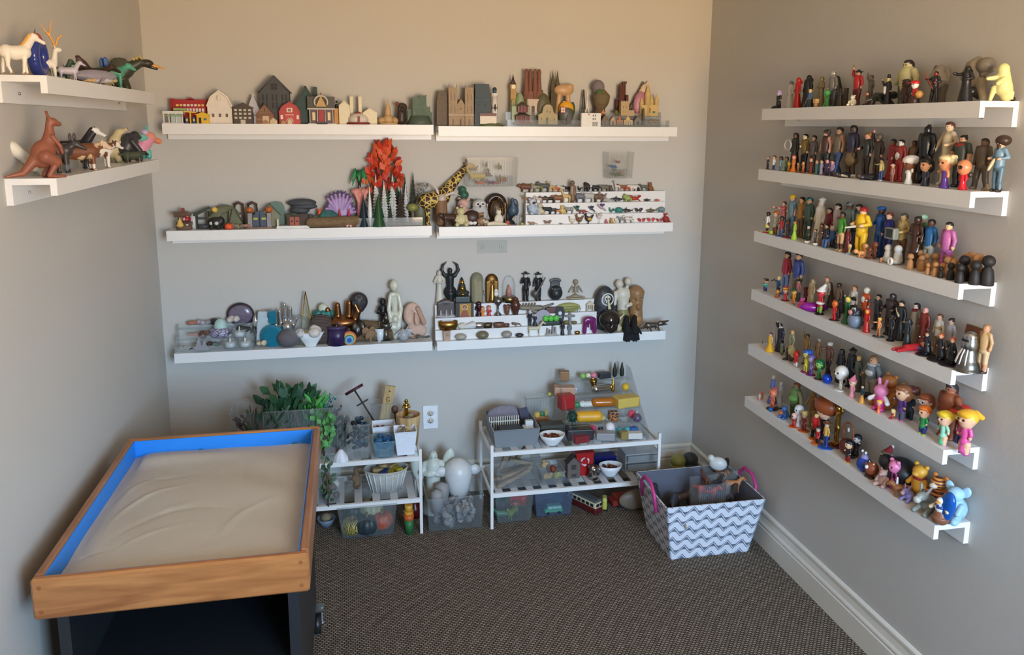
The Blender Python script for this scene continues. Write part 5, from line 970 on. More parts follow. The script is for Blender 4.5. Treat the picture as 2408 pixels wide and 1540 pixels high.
Z(k,95,77,.05,'dark blue glass ring ornament with red heart-shaped top',nO([C('ring',(.30*cos(a),0,.42+.36*sin(a)),(.30*cos(a+.3),0,.42+.36*sin(a+.3)),.13)for a in aR(0,6.3,.3)]+[E('red_top',(.02,0,.84),(.20,.10,.16))]),{'ring':M((44,58,130),.12,var=.25,scale=4),'red_top':M((176,36,36),.15)},'glass_ring','ornament')
Z(k,128,44,.07,'white deer with tall orange antlers',nO([C('body',(.0,0,.26),(.12,0,.26),.075,.085),C('body',(-.02,0,.30),(-.05,0,.46),.055,.04),E('head',(-.09,0,.50),(.075,.045,.045))]+[C('ears',(-.04,q*.04,.53),(-.01,q*.09,.57),.02,.01)for q in(-1,1)]+[C('legs',(x,q*.05,.24),(x-.01,q*.05,.02),.035,.022)for x in(0,.14)for q in(-1,1)]+[C('antler',(-.06,.02,.54),(.02,.02,.74),.018,.02),C('antler',(.02,
.02,.74),(-.04,.02,1.0),.02,.008),C('antler',(.02,.02,.72),(.16,.02,.92),.02,.008),C('antler',(-.07,-.03,.54),(-.13,-.03,.70),.018,.02),C('antler',(-.13,-.03,.70),(-.20,-.03,.76),.02,.012)]),{'body':(230,222,206),'head':(232,224,208),'ears':(226,214,196),'legs':(230,222,206),'antler':(218,158,76)},'toy_deer',yw=BACK,res=70,k=.01)
Z(k,145,134,.045,'small dark green dragon rearing behind lilac unicorn',nO(qD(L=.7,leg=.3,bO=.2,nk=.4,nang=75,head=.13,tail='bushy')),{'body':(52,74,60)},'toy_dragon',yw=BACK)
Z(k,168,140,.075,'small lilac unicorn with pale green mane',nO(qD(**{**horse,'pose':.06})),{'body':(190,182,196),'mane':(150,190,150),'legs':(196,188,200)},'toy_unicorn',yw=BACK-.3)
Z(k,214,152,.085,'grey narwhal-like whale with pale belly',nO(fish(False)),{'body':(142,136,146),'belly':(196,190,190),'tail':(140,132,142),'fin':(150,142,150)},'toy_whale',yw=BACK)
Z(k,222,123,.04,'dark brown dragon with spread serrated wing',nO(qD(L=.8,leg=.25,bO=.16,nk=.3,nang=30,head=.11,tail='bushy')+[C('wing',(0,0,.5),(.3,.05,.85),.06,.03),C('wing',(.3,.05,.85),(.6,.05,.8),.03,.02),E('wing',(.3,.04,.66),(.28,.02,.16),ry=-.3)]),{'body':(54,32,24),'wing':(62,34,26)},'toy_dragon',yw=BACK)
Z(k,210,184,.11,'low tan lizard lying on the shelf edge',nO(lZ()),{'body':(196,160,106)},'toy_lizard',yw=BACK)
Z(k,270,128,.075,'teal winged horse with bright blue wings',nO(qD(L=.9,leg=.42,bO=.19,nk=.3,nang=40,head=.13,sN=.16,tail='hair')+[E('wing',(.1,.12,.85),(.13,.03,.36),ry=.2),E('wing',(.18,-.12,.8),(.13,.03,.34),ry=.2)]),{'body':(72,150,124),'wing':(36,84,150),'head':(84,164,136),'legs':(66,142,116)},'toy_pegasus',yw=BACK-.2)
Z(k,250,184,.112,'small beige crocodile lying under the teal winged horse',nO(lZ()),{'body':(176,156,112)},'toy_crocodile',yw=BACK)
Z(k,308,124,.06,'large dark dragon with yellow horns and orange flame',nO([C('body',(.45,0,.25),(.1,0,.55),.24,.24),C('body',(.1,0,.55),(-.3,0,.78),.2,.14),E('head',(-.48,0,.76),(.2,.12,.12)),C('jaw',(-.5,0,.70),(-.75,0,.60),.07,.04),C('flame',(-.62,0,.72),(-.98,0,.62),.05,.02),C('body',(.2,0,.3),(.1,.2,.03),.14,.12),C('body',(.3,0,.3),(.2,-.2,.03),.14,.12),C('body',(.6,0,.2),(.95,0,.1),.16,.06)]+[C('horn',
(-.35+.1*i,q*.07,.86),(-.28+.1*i,q*.1,1.02-.04*i),.035,.01)for i in range(3)for q in(-1,1)]+[E('wing',(.25,q*.2,.72),(.26,.05,.20),rx=q*.4)for q in(-1,1)]),{'body':(62,62,46),'head':(54,50,38),'jaw':(44,38,32),'flame':(226,150,50),'horn':(206,176,70),'wing':(76,78,62)},'toy_dragon',yw=BACK-.4,res=64)
k='L2'
def kanga():return nO([E('body',(.05,0,.36),(.17,.15,.22),ry=-.3),C('body',(-.02,0,.45),(-.07,0,.66),.12,.075),C('body',(-.07,0,.66),(-.08,0,.80),.07,.055),E('head',(-.12,0,.84),(.085,.06,.065)),E('muzzle',(-.20,0,.81),(.06,.038,.036))]+[C('ears',(-.08,q*.03,.88),(-.05+q*.04,q*.09,1.0),.030,.012)for q in(-1,1)]+[C('arms',(-.08,q*.09,.62),(-.17,q*.10,.48),.035,.028)for q in(-1,1)]+[C('arms',(-.17,q*.10,
.48),(-.20,q*.09,.37),.028,.022)for q in(-1,1)]+[C('legs',(.05,q*.11,.32),(-.10,q*.12,.24),.11,.07)for q in(-1,1)]+[C('legs',(-.10,q*.12,.24),(.02,q*.12,.04),.055,.035)for q in(-1,1)]+[C('legs',(.02,q*.12,.025),(-.20,q*.12,.02),.028,.022)for q in(-1,1)]+[C('tail',(.18,0,.26),(.34,0,.08),.085,.05),C('tail',(.34,0,.08),(.58,0,.03),.05,.02)])
RB=(142,82,60)
Z(k,86,259,.07,'large reddish-brown kangaroo with long ears and tail',kanga(),{'body':RB,'head':RB,'muzzle':(132,74,54),'ears':RB,'arms':RB,'legs':RB,'tail':RB},'toy_kangaroo',yw=BACK,res=76,rO=.5)
Z(k,120,345,.035,'brown wolf standing behind the kangaroo',nO(qD(L=.9,leg=.45,bO=.17,nk=.28,nang=35,head=.12,sN=.14,tail='bushy')),{'body':(84,64,50),'legs':(96,76,60)},'toy_wolf',yw=BACK)
Z(k,76,330,.03,'white plumed tail and rump of a pale toy bird',nO([E('body',(0,0,.4),(.4,.2,.3)),C('tail',(.3,0,.5),(.7,0,.9),.16,.2),C('legs',(0,.1,.2),(0,.1,.03),.05),C('legs',(0,-.1,.2),(0,-.1,.03),.05),C('body',(-.3,0,.5),(-.4,0,.8),.12,.09)]),{'body':(206,200,186),'tail':(228,222,206)},'toy_bird',yw=BACK)
Z(k,150,308,.06,'dark grey moose with broad antlers',nO(qD(L=.85,leg=.5,bO=.2,nk=.22,nang=35,head=.13,sN=.2,horn='palm',tail='stub')),{'body':(62,56,54),'horn':(78,74,72),'legs':(96,100,108),'head':(58,52,50),'hoof':(40,40,42)},'toy_moose',yw=BACK-.5)
Z(k,184,294,.035,'black horse with white blaze face',nO(qD(**{**horse,'pose':.05})),{'body':(38,36,38),'head':(224,220,214),'mane':(30,28,30),'muzzle':(40,38,40),'legs':(50,52,58)},'toy_horse',yw=BACK-.2)
cow=dict(L=.95,leg=.36,bO=.22,nk=.24,nang=25,head=.13,sN=.15,ear='flop',horn='short',lw=.065)
Z(k,203,324,.085,'tan and white horned cow beside the black horse',nO(qD(**cow)),{'body':M((214,188,150),.45,kind='patch',rgb2=(122,72,44),ks=2.2),'head':(216,190,160),'horn':(226,214,190),'legs':(226,216,200)},'toy_cow',yw=BACK)
Z(k,240,326,.088,'brown and white patched goat with white legs',nO(qD(**{**cow,'leg':.40})),{'body':M((120,70,44),.45,kind='patch',rgb2=(228,220,206),ks=2.0),'head':M((226,218,204),.45,kind='patch',rgb2=(110,64,42),ks=5.0),'legs':(228,220,208),'hoof':(206,196,180),'horn':(90,70,54)},'toy_goat',yw=BACK)
Z(k,280,300,.04,'cream bear standing upright with raised snout',nO([C('body',(.02,0,.3),(-.05,0,.62),.24,.18),C('body',(-.05,0,.62),(-.14,0,.82),.16,.12),E('head',(-.20,0,.88),(.14,.11,.11)),C('head',(-.26,0,.9),(-.40,0,.96),.07,.05),E('muzzle',(-.42,0,.97),.045)]+[C('legs',(.02,q*.14,.25),(-.05,q*.16,.05),.13,.10)for q in(-1,1)]+[C('arms',(-.1,q*.16,.55),(-.25,q*.17,.35),.09,.07)for q in(-1,1)]),
{'body':(212,194,150),'head':(214,196,154),'muzzle':(60,50,44),'legs':(206,186,140),'arms':(210,190,146)},'toy_bear',yw=BACK)
Z(k,308,308,.08,'dark grey gorilla leaning on its knuckles',nO(ape()),{'body':(58,58,60),'head':(50,48,50),'muzzle':(70,66,66),'arms':(54,54,56),'legs':(50,50,52)},'toy_gorilla',yw=BACK-.2)
Z(k,316,352,.10,'dark green dinosaur crouching with yellow feet',nO(qD(L=1.0,leg=.25,bO=.27,nk=.3,nang=10,head=.15,tail='bushy',lw=.09)),{'body':(66,72,54),'hoof':(206,156,60),'legs':(60,66,50),'head':(40,38,36)},'toy_dinosaur',yw=BACK)
Z(k,350,290,.075,'pink unicorn pig with teal horn and orange snout',nO([C('body',(.1,0,.3),(-.05,0,.5),.22,.2),E('head',(-.15,0,.60),(.2,.17,.17)),C('snout',(-.25,0,.55),(-.44,0,.48),.10,.08),C('horn',(-.1,0,.74),(-.1,0,1.0),.06,.01),E('mane',(-.02,0,.76),(.1,.12,.08)),E('wing',(.15,.2,.6),(.18,.04,.1)),E('wing',(.15,-.2,.6),(.18,.04,.1))]+[C('legs',(x,q*.14,.2),(x,q*.15,.04),.07)for x in(-.05,.2)for q in(-1,
1)]),{'body':(226,150,176),'head':(226,150,130),'snout':(224,140,100),'horn':(80,190,170),'mane':(206,190,226),'wing':(110,190,170),'legs':(90,186,166)},'toy_pig',yw=BACK)
def hs(key,u,vt,wp,d,lB,wall,roof,name='toy_house',cat='toy house',dp=None,bz=0,post=None,**kw):
 def fn(h,w):
  q=hO(w,h,dp or min(w*.7,.06),wall,roof,**kw)
  return q+(post(h,w,dp or min(w*.7,.06))if post else[])
 return hD(key,u,vt,d,lB,name,cat,fn,bz=bz,wp=wp)
def sB(x0,x1,y0,y1,z0,z1):return MB().bb(x0,x1,y0,y1,z0,z1)
k='B1L'
def school(h,w):
 q=[('facade',sB(-w/2,w/2,-.015,.015,0,h*.92),(168,34,36)),('parapet',MB().pR([(-w*.1,h*.9),(w*.14,h*.9),(w*.02,h)],-.015,.015),(168,34,36))]
 q+=[('parapet',sB(s*w/2-.006,s*w/2+.006,-.018,.018,0,h*.95),(150,28,32))for s in(-1,1)]
 q+=[('letter_plate',sB(-w*.38+i*w*.1,-w*.31+i*w*.1,-.018,-.014,h*.66,h*.74),(232,190,110)if i in(0,1,6,7)else(236,224,214))for i in range(8)]
 q+=[('window',sB(-w*.27+i*w*.085,-w*.21+i*w*.085,-.018,-.014,h*.44,h*.58),(230,222,214))for i in range(8)]
 return q
hD(k,451,229,.035,'red flat-fronted toy building with window band behind yellow canopy','toy_building','toy building',school,wp=80)
def station(h,w):
 q=[('base',sB(-w/2,w/2,-.03,.02,0,.004),(214,212,206)),('canopy',sB(-w/2,w/2,-.03,.02,h*.62,h*.80),(220,220,212)),('green_stripe',sB(-w*.3,w/2,-.032,-.028,h*.46,h*.56),(140,168,120)),('sign',sB(-.0,w*.62,-.012,-.004,h*.84,h),(142,176,110)),('shop',sB(-w*.12,w*.42,-.02,.015,0,h*.6),M((190,200,196),.2))]
 return q+[('post',sB(x*w-.002,x*w+.002,-.028,-.024,0,h*.62),(226,226,222))for x in(-.45,-.2,.15,.45)]
hD(k,411,254,.08,'white toy fuel station with green stripe and green sign','toy_fuel_station','toy building',station,wp=45)
def pump(h,w):
 q=[('post',sB(-.003,.003,-.003,.003,0,h),(226,186,50)),('canopy',MB().box((0,0,h*.92),(w*.9,.03,h*.10),ry=.08),(228,190,56))]
 return q+[('fuel_pump',sB(s*w*.26-.006,s*w*.26+.006,-.008,.004,0,h*.5),(44,84,128))for s in(-1,1)]+[('pump_panel',sB(s*w*.26-.003,s*w*.26+.004,-.0095,-.0075,h*.2,h*.38),(226,200,90))for s in(-1,1)]
hD(k,449,261,.095,'yellow toy canopy on a post with two blue fuel pumps','toy_fuel_pumps','toy building',pump,wp=30)
hs(k,479,265,27,.09,'small yellow toy shop with dark doorway',(228,184,40),(232,192,60),door=(-.22,.2,.55,(50,34,26)),wins=((.2,.4,.25,.2),),eave=.8,wcol=(90,110,130))
def gambrel(w,h):return[(-w/2,0),(w/2,0),(w/2,h*.52),(w*.34,h*.80),(0,h),(-w*.34,h*.80),(-w/2,h*.52)]
def whitebarn(h,w):
 c=(228,216,200);q=[('walls',MB().pR([(x*.94,z*.97)for x,z in gambrel(w,h)],-.028,.03),c)]
 g=gambrel(w,h)[2:]
 q+=[('roof',MB().pR(g+[(x*.9,z*.955)for x,z in g[::-1]],-.036,.034),(234,224,208)),('hoist',sB(-.006,.006,-.038,-.027,h*.70,h*.84),c)]
 return q+[('window',sB(x*w-.0045,x*w+.0045,-.030,-.0265,h*.2,h*.3),(110,92,80))for x in(-.26,0,.26)]
hD(k,521,212,.06,'plain white ceramic barn with three small square windows','toy_barn','toy barn',whitebarn,wp=58)
hs(k,574,244,43,.075,'dark half-timbered cottage with pale panels and chimney',M((84,72,58),.6,kind='cells',rgb2=(70,58,46),ks=140),(80,70,60),eave=.78,chim=(0,(76,66,58)),door=(0,.25,.2,(200,190,170)),wins=tuple((x,z,.14,.1)for x in(-.36,-.12,.12,.36)for z in(.3,.5,.68)),wcol=(196,188,168))
hD(k,598,222,.05,'small iridescent mirrored house ornament behind brown birdhouse','mirror_house','ornament',lambda h,w:[('shell',MB().pR(gable(w,.02,h,.45),-.01,.01),M((216,214,226),.12,.75,var=.25,scale=30)),('knob',MB().ball((0,0,h*.97),.006,8),M((232,230,226),.2))],wp=30)
def lantern(h,w):
 c=M((72,72,72),.6);wn=(24,24,25);q=[('front_panel',MB().pR(gable(w*.92,.06,h,.66),-.035,-.03),c),('back_panel',MB().pR(gable(w*.92,.06,h,.66),.03,.035),c)]
 an=math.atan2(h*.34,w/2);sl=math.hypot(h*.34,w/2)
 q+=[('roof_slope',MB().box((s*w/4,0,h*.835),(sl*1.04,.08,.004),ry=s*an),(60,60,60))for s in(-1,1)]+[('side_panel',sB(s*w*.44-.002,s*w*.44+.002,-.03,.03,0,h*.66),c)for s in(-1,1)]
 for x in(-.30,0,.30):
  for dx in(-.06,.06):q+=[('window',sB((x+dx)*w-.0036,(x+dx)*w+.0036,-.0365,-.0345,z0*h,(z0+.14)*h),wn)for z0 in(.32,.48)]
 for a in range(4):t_=a*pi/2+.78;q.append(('round_window',MB().tU([(.010*cos(t_),-.0365,h*.78+.010*sin(t_)),(.010*cos(t_),-.0345,h*.78+.010*sin(t_))],.0075,10),wn))
 return q
hD(k,650,180,.042,'tall dark grey metal house lantern with arched window cutouts','house_lantern','lantern',lantern,wp=72)
hs(k,625,247,40,.09,'small brown wooden birdhouse with cross hole',wO((150,104,72),(112,74,50),8),(120,82,58),eave=.45,door=(.05,.35,.42,(206,178,140)),wins=((0,.75,.06,.16),))
for u,v,w_,c_,l in((625,281,14,(176,130,84),'tiny brown wooden house block before the birdhouse'),(644,277,16,(222,196,150),'tiny pale wooden house block below grey lantern'),(667,282,12,(186,140,92),'tiny tan wooden house block left of barn doors'),(682,278,10,(226,204,166),'tiny pale house block against the barn doors')):
 hD(k,u,v,.112,l,'house_block','toy block',lambda h,w:[('block',MB().pR(gable(w,.01,h,.55),-.008,.008),wO(c_,tuple(int(x*.85)for x in c_),10))],wp=w_)
def redbarn(h,w):
 q=[('walls',MB().pR([(x*.95,z*.97)for x,z in gambrel(w,h)],-.022,.022),(186,62,56))];g=gambrel(w,h)[2:]
 q+=[('roof',MB().pR(g+[(x*.93,z*.96)for x,z in g[::-1]],-.026,.026),(170,60,56)),('loft_door',sB(-w*.13,w*.13,-.0245,-.021,h*.52,h*.72),(228,214,190)),('loft_pane',sB(-w*.07,w*.07,-.0255,-.024,h*.56,h*.67),(150,110,90))]
 for s in(-1,1):
  x=s*w*.10;q+=[('barn_door',sB(x-w*.09,x+w*.09,-.0245,-.021,0,h*.40),(196,78,70)),('door_brace',MB().box((x,-.0250,h*.2),(w*.22,.001,.0025),ry=s*.95),(228,206,190)),('window',sB(s*w*.36-.005,s*w*.36+.005,-.0245,-.021,h*.22,h*.40),(232,214,200))]
 return q+[('door_frame',sB(-w*.2,w*.2,-.0255,-.024,h*.4,h*.425),(230,210,192))]
hD(k,683,239,.085,'red wooden toy barn with white-braced double doors','toy_barn','toy barn',redbarn,wp=50)
hs(k,722,206,62,.04,'dark green wooden house with chimney behind red barn',M((26,62,54),.5),(24,56,50),eave=.35,chim=(.34,(24,58,50)))
def xmas(h,w):
 q=[('walls',sB(-w*.45,w*.45,-.02,.025,0,h*.55),(104,84,82)),('roof',sB(-w/2,w/2,-.025,.03,h*.55,h*.98),(76,70,58)),('porch_roof',sB(-w/2,w/2,-.036,-.02,h*.52,h*.57),(196,188,176)),('gable',MB().pR([(-w*.2,h*.62),(w*.2,h*.62),(0,h)],-.036,-.024),(196,156,90)),('door',sB(-w*.1,w*.1,-.024,-.018,0,h*.5),(166,48,52)),('step',sB(-w*.18,w*.22,-.04,-.02,0,h*.08),(76,70,84)),('snow_ground',sB(-w*.5,w*.55,
-.04,.03,0,.003),(222,218,210)),('rooster',MB().cyl((0,0,h),.004,h*.14,.001),(186,76,64))]
 wr=MB();wr.tU([(w*.24*cos(a),-.037,h*.78+h*.22*sin(a))for a in aR(-.5,3.7,.3)],.004,6);q.append(('wreath',wr,(206,198,180)))
 q+=[('post',sB(x*w-.0015,x*w+.0015,-.034,-.031,0,h*.52),(200,186,170))for x in(-.42,-.14,.14,.42)]+[('window',sB(s*w*.28-.006,s*w*.28+.006,-.0225,-.019,h*.14,h*.42),(226,206,150))for s in(-1,1)]
 return q
hD(k,757,226,.075,'porch house with dark roof, red door and wreathed gable','toy_house','toy house',xmas,wp=62)
hD(k,793,235,.07,'black cat sitting on an orange gatepost','cat_post','ornament',lambda h,w:[('post',MB().box((0,0,h*.33),(w,w,h*.66),taper=.8),(206,146,70)),('cat',MB().ball((0,0,h*.74),w*.34,10,(1,1,1.3)).ball((0,-.001,h*.92),w*.22,8).cyl((-w*.13,0,h*.96),w*.07,h*.05,0,6).cyl((w*.13,0,h*.96),w*.07,h*.05,0,6),(36,32,32))],wp=13)
CRM=(226,214,180)
hs(k,811,238,25,.08,'tall plain cream house block beside the cat post',CRM,CRM,eave=.78,over=0)
for u,l in((828,'slim cream tower post nearer the cat post'),(848,'slim cream tower post nearer the stupa')):
 hD(k,u,227,.05,l,'tower_block','toy block',lambda h,w:[('tower',sB(-w/2,w/2,-w/2,w/2,0,h),M(CRM,.5))],wp=7.5)
hD(k,843,262,.095,'round white yurt with red base and red doorway','toy_yurt','toy house',lambda h,w:[('base',MB().lA([(w*.5,0),(w*.5,h*.12),(w*.45,h*.16)],n=24),(128,40,38)),('tent',MB().lA([(w*.43,h*.14),(w*.42,h*.5),(w*.30,h*.72),(w*.08,h*.88)],n=24),(222,210,196)),('red_top',MB().lA([(w*.14,h*.82),(w*.10,h*.95),(.0,h)],n=14),(150,50,46)),('doorway',sB(-.004,.007,-w*.46,-w*.38,h*.1,h*.62),(140,
56,52))],wp=54)
hs(k,870,255,33,.06,'plain cream house block behind the yurt',CRM,CRM,eave=.7,over=0)
TN=(196,160,112)
hD(k,913,230,.07,'tan wooden stupa temple with pointed spire','toy_temple','toy building',lambda h,w:[('base',MB().lA([(w*.5,0),(w*.5,h*.08)],n=4),TN),('dome',MB().ball((0,0,h*.18),w*.22,14),TN)]+[('dome',MB().ball((s*w*.27,-.005,h*.14),w*.16,12),(190,152,106))for s in(-1,1)]+[('spire',MB().lA([(w*.14,h*.34),(w*.13,h*.42),(w*.10,h*.6),(w*.03,h*.9),(0,h)],n=12),(204,166,116))],wp=56)
Z(k,944,239,.06,'dark brown carved stump with hollow and reddish bird',nO([C('stump',(0,0,.1),(.02,0,.75),.24,.2),E('stump',(.1,0,.72),(.2,.16,.22)),E('bird',(-.2,-.04,.9),(.1,.08,.1)),E('-h',(.05,-.25,.62),(.12,.2,.16))]),{'stump':(62,48,42),'bird':(124,66,54)},'carved_stump','ornament')
def rU(h,w,c,sd_=1):
 r=random.Random(sd_);q=[('rock_base',MB().lA([(w*.5,0),(w*.46,h*.12),(w*.36,h*.3)],n=9),tuple(int(x*.8)for x in c))]
 for i,(x,ww,hh)in enumerate(((-.12,.34,.92),(.12,.3,1.0),(.3,.22,.6),(-.36,.2,.5),(.42,.12,.42))):
  q.append(('tower',MB().box((x*w,r.uniform(-.01,.012),hh*h/2),(ww*w,ww*w*.8,hh*h),taper=.9),M(c,.8,var=.3,scale=70,bump=.6)))
  q+=[('merlon',MB().box((x*w+ww*w*f,-.006,hh*h),(ww*w*.2,.008,h*.07)),c)for f in(-.38,0,.38)]
 return q
hD(k,987,225,.065,'weathered green ruined castle on rocky base','toy_castle','toy castle',lambda h,w:rU(h,w,(100,116,100),3),wp=62)
k='B1R';ACR=clear((206,212,210),.08)
pA,_,mp_=sP_(k,1192,280,.10);pB=sP_(k,1570,280,.10)[0];pC=sP_(k,1551,280,.06)[0]
t=tH('acrylic_riser','clear acrylic two-tier riser under the small castles','display riser',pA)
w_=pB[0]-pA[0];wc_=pC[0]-pA[0];R1z,R2z=.010,.052
pT('lower_tray',MB().bb(0,w_,-.012,.03,R1z-.003,R1z).bb(0,w_,-.0145,-.012,0,.030),ACR,t)
pT('upper_tray',MB().bb(0,wc_,.03,.09,R2z-.003,R2z).bb(0,wc_,.0275,.03,0,R2z+.014),ACR,t)
for x in(0,w_):pT('side_panel',MB().bb(x-.001,x+.001,-.0145,.03,0,.032),ACR,t)
pT('side_panel',MB().bb(wc_-.001,wc_+.001,.03,.09,0,.07),ACR,t)
hD(k,1039,212,.05,'weathered grey stone slab standing left of the cathedral','stone_slab','ornament',lambda h,w:[('stone',MB().pR([(-w*.5,0),(w*.5,0),(w*.5,h*.92),(w*.1,h),(-w*.3,h*.97),(-w*.46,h*.7)],-.015,.015),M((116,104,92),.9,var=.3,scale=60,bump=.7))],wp=26)
STN=M((168,146,120),.85,var=.22,scale=90,bump=.5)
def cathedral(h,w):
 q=[('nave',MB().pR(gable(w*.36,.05,h*.62,.75),-.02,.04),STN),('spire',MB().lA([(.004,h*.5),(.0,h*.78)],n=6),(70,56,50)),('ground',sB(-w*.52,w*.5,-.035,.04,0,.004),(96,92,60))]
 for s in(-1,1):
  q.append(('tower',sB(s*w*.32-w*.17,s*w*.32+w*.17,-.028,.03,0,h*.88),STN))
  q+=[('pinnacle',MB().lA([(.0035,h*.86),(.003,h*.9),(0,h)],(s*w*.32+f*w*.15,-.024,0),6),(160,138,112))for f in(-1,1)]
  q+=[('arch_window',sB(s*w*.32+f*w*.07-.002,s*w*.32+f*w*.07+.002,-.0295,-.027,z*h,(z+.16)*h),(120,98,76))for f in(-1,1)for z in(.30,.58)]
 return q+[('portal',sB(x*w-.003,x*w+.003,-.0305,-.027,.02*h,.16*h),(110,88,66))for x in(-.32,0,.32)]+[('gallery',sB(-w*.5,w*.5,-.030,-.026,h*.24,h*.27),(176,152,124)),('rose_window',MB().tU([(0,-.0215,h*.4),(0,-.019,h*.4)],.005,12),(110,88,68))]
hD(k,1083,193.5,.06,'beige gothic cathedral model with twin towers','toy_cathedral','toy building',cathedral,wp=60)
SLT=M((62,76,84),.6,var=.15,scale=30)
hD(k,1132,198,.06,'dark slate-blue tapered tower house with two round windows','toy_tower','toy building',lambda h,w:[('tower',MB().box((0,0,h/2),(w*.95,w*.8,h),taper=.85),SLT),('ledge',sB(-w*.45,w*.45,-w*.44,w*.3,h*.58,h*.66),SLT),('window',MB().tU([(-w*.2,-w*.40,h*.5),(-w*.2,-w*.35,h*.5)],.006,12),(16,20,22)),('window',MB().tU([(w*.18,-w*.40,h*.5),(w*.18,-w*.35,h*.5)],.006,12),(16,20,22))],wp=40)
def light(h,w):
 q=[('rock_base',MB().lA([(w*1.1,0),(w*1.0,h*.05),(w*.7,h*.08)],(-w*.5,0,0),12,1.6,.8),(92,104,66)),('keepers_house',sB(-w*2.0,w*.1,-.02,.01,h*.06,h*.26),(226,214,196)),('red_roof',sB(-w*2.1,w*.15,-.023,.013,h*.26,h*.33),(112,66,56)),('tower',MB().lA([(w*.42,h*.05),(w*.34,h*.74)],n=18),(228,222,212)),('gallery',MB().lA([(w*.46,h*.74),(w*.5,h*.82),(w*.5,h*.84)],n=18),(226,220,210)),('lantern_room',
MB().lA([(w*.26,h*.84),(w*.26,h*.93)],n=10),(70,92,104)),('dome',MB().lA([(w*.34,h*.93),(w*.2,h*.97),(0,h)],n=12),(44,52,56))]
 for i,z in enumerate((.22,.46)):
  r=w*(.41-.08*z)
  for a in(-1.57,-.1,3.2):
   m=MB();hh=h*.12;m.add([(r*1.02*cos(a),r*1.02*sin(a),z*h-hh),(r*1.03*cos(a+.7),r*1.03*sin(a+.7),z*h),(r*1.02*cos(a),r*1.02*sin(a),z*h+hh),(r*1.03*cos(a-.7),r*1.03*sin(a-.7),z*h),(r*1.1*cos(a),r*1.1*sin(a),z*h)],[(0,1,4),(1,2,4),(2,3,4),(3,0,4)]);q.append(('black_diamond',m,(44,38,36)))
 return q
hD(k,1163,204,.08,'lighthouse with black and white diamonds and red-roofed house','toy_lighthouse','lighthouse',light,wp=18)
hD(k,1206,173,.045,'slim golden clock tower with dark pointed spire','toy_clock_tower','toy building',lambda h,w:[('tower',sB(-w*.4,w*.4,-w*.4,w*.4,0,h*.62),M((176,140,78),.6,var=.2,scale=120)),('clock_stage',sB(-w*.46,w*.46,-w*.46,w*.46,h*.62,h*.74),(168,132,72)),('clock_face',MB().tU([(0,-w*.48,h*.68),(0,-w*.45,h*.68)],w*.3,14),(232,218,180)),('spire',MB().lA([(w*.6,h*.74),(w*.25,h*.84),(0,h)],n=4),
(78,62,50))],bz=R2z,wp=16)
SAG=M((130,86,70),.8,var=.3,scale=80,bump=.6)
hD(k,1252,162,.05,'reddish brown basilica with four bulbous stone towers','toy_basilica','toy building',lambda h,w:[('gatehouse',sB(-w*.3,w*.3,-.012,.02,0,h*.35),M((206,186,166),.8,var=.2)),('arch',sB(-w*.08,w*.08,-.014,-.011,0,h*.2),(60,44,38)),('wall',sB(-w*.48,w*.48,-.005,.025,h*.2,h*.52),SAG)]+[('stone_tower',MB().lA([(w*.13,h*.3),(w*.13,h*.6),(w*.08,h*.86),(w*.11,h*.93),(w*.05,h)],(x*w,y,0),10),
SAG)for x,y in((-.34,0),(-.1,.012),(.12,.0),(.36,.01))],bz=R2z,wp=46)
Z(k,1222,218,.06,'pale green domed gate building behind red temple',nO([B('walls',(0,0,.3),(.6,.25,.3),.03),E('dome',(0,0,.62),(.3,.25,.38)),C('walls',(-.5,0,.3),(-.5,0,.75),.1,.06),C('walls',(.5,0,.3),(.5,0,.75),.1,.06)]),{'walls':(140,154,116),'dome':(142,162,124)},'toy_palace','toy building',bz=R1z,sx=.5,sy=.6)
def pagoda(h,w,c,r,n=2):
 q=[('platform',sB(-w*.5,w*.5,-.02,.015,0,h*.08),tuple(int(x*.7)for x in c))]
 for i in range(n):
  z=h*(.08+.42*i);s=1-.28*i
  q+=[('column',sB(x*w*s-.002,x*w*s+.002,-.016,-.012,z,z+h*.28),c)for x in(-.36,-.12,.12,.36)]+[('hall',sB(-w*.34*s,w*.34*s,-.01,.012,z,z+h*.28),tuple(int(x*.6)for x in c)),('eaves_roof',MB().lA([(w*.62*s,z+h*.27),(w*.36*s,z+h*.36),(w*.12*s,z+h*.46)],n=4,sy=.55),r)]
 return q
hD(k,1228,237,.088,'small dark red two-storey temple pavilion with columns','toy_pagoda','toy building',lambda h,w:pagoda(h,w,(150,60,54),(84,70,60)),bz=R1z,wp=44)
Z(k,1279,211,.05,'olive green mossy mound house with dark opening',nO([E('mound',(0,0,.4),(.5,.35,.5)),E('mound',(.2,0,.25),(.45,.3,.3)),C('mound',(-.1,0,.7),(-.05,0,.95),.14,.06),E('-d',(0,-.35,.25),(.12,.2,.16))]),{'mound':(92,86,58)},'mossy_mound','ornament',bz=R1z,sx=.55,sy=.4)
hD(k,1287,246,.092,'sandy mission church facade with curved gable','toy_mission','toy building',lambda h,w:[('facade',MB().pR([(-w*.5,0),(w*.5,0),(w*.5,h*.5),(w*.3,h*.58),(w*.22,h*.9),(w*.1,h),(-w*.1,h),(-w*.22,h*.9),(-w*.3,h*.58),(-w*.5,h*.5)],-.012,.01),M((178,162,126),.8,var=.15,scale=60)),('door',sB(-w*.1,-w*.0,-.0135,-.011,0,h*.35),(96,84,66))]+[('window',sB(x*w-.0018,x*w+.0018,-.0135,-.011,z*h,
z*h+h*.13),(104,92,72))for x,z in((-.05,.6),(.1,.55),(.32,.2),(-.34,.2))],bz=R1z,wp=46)
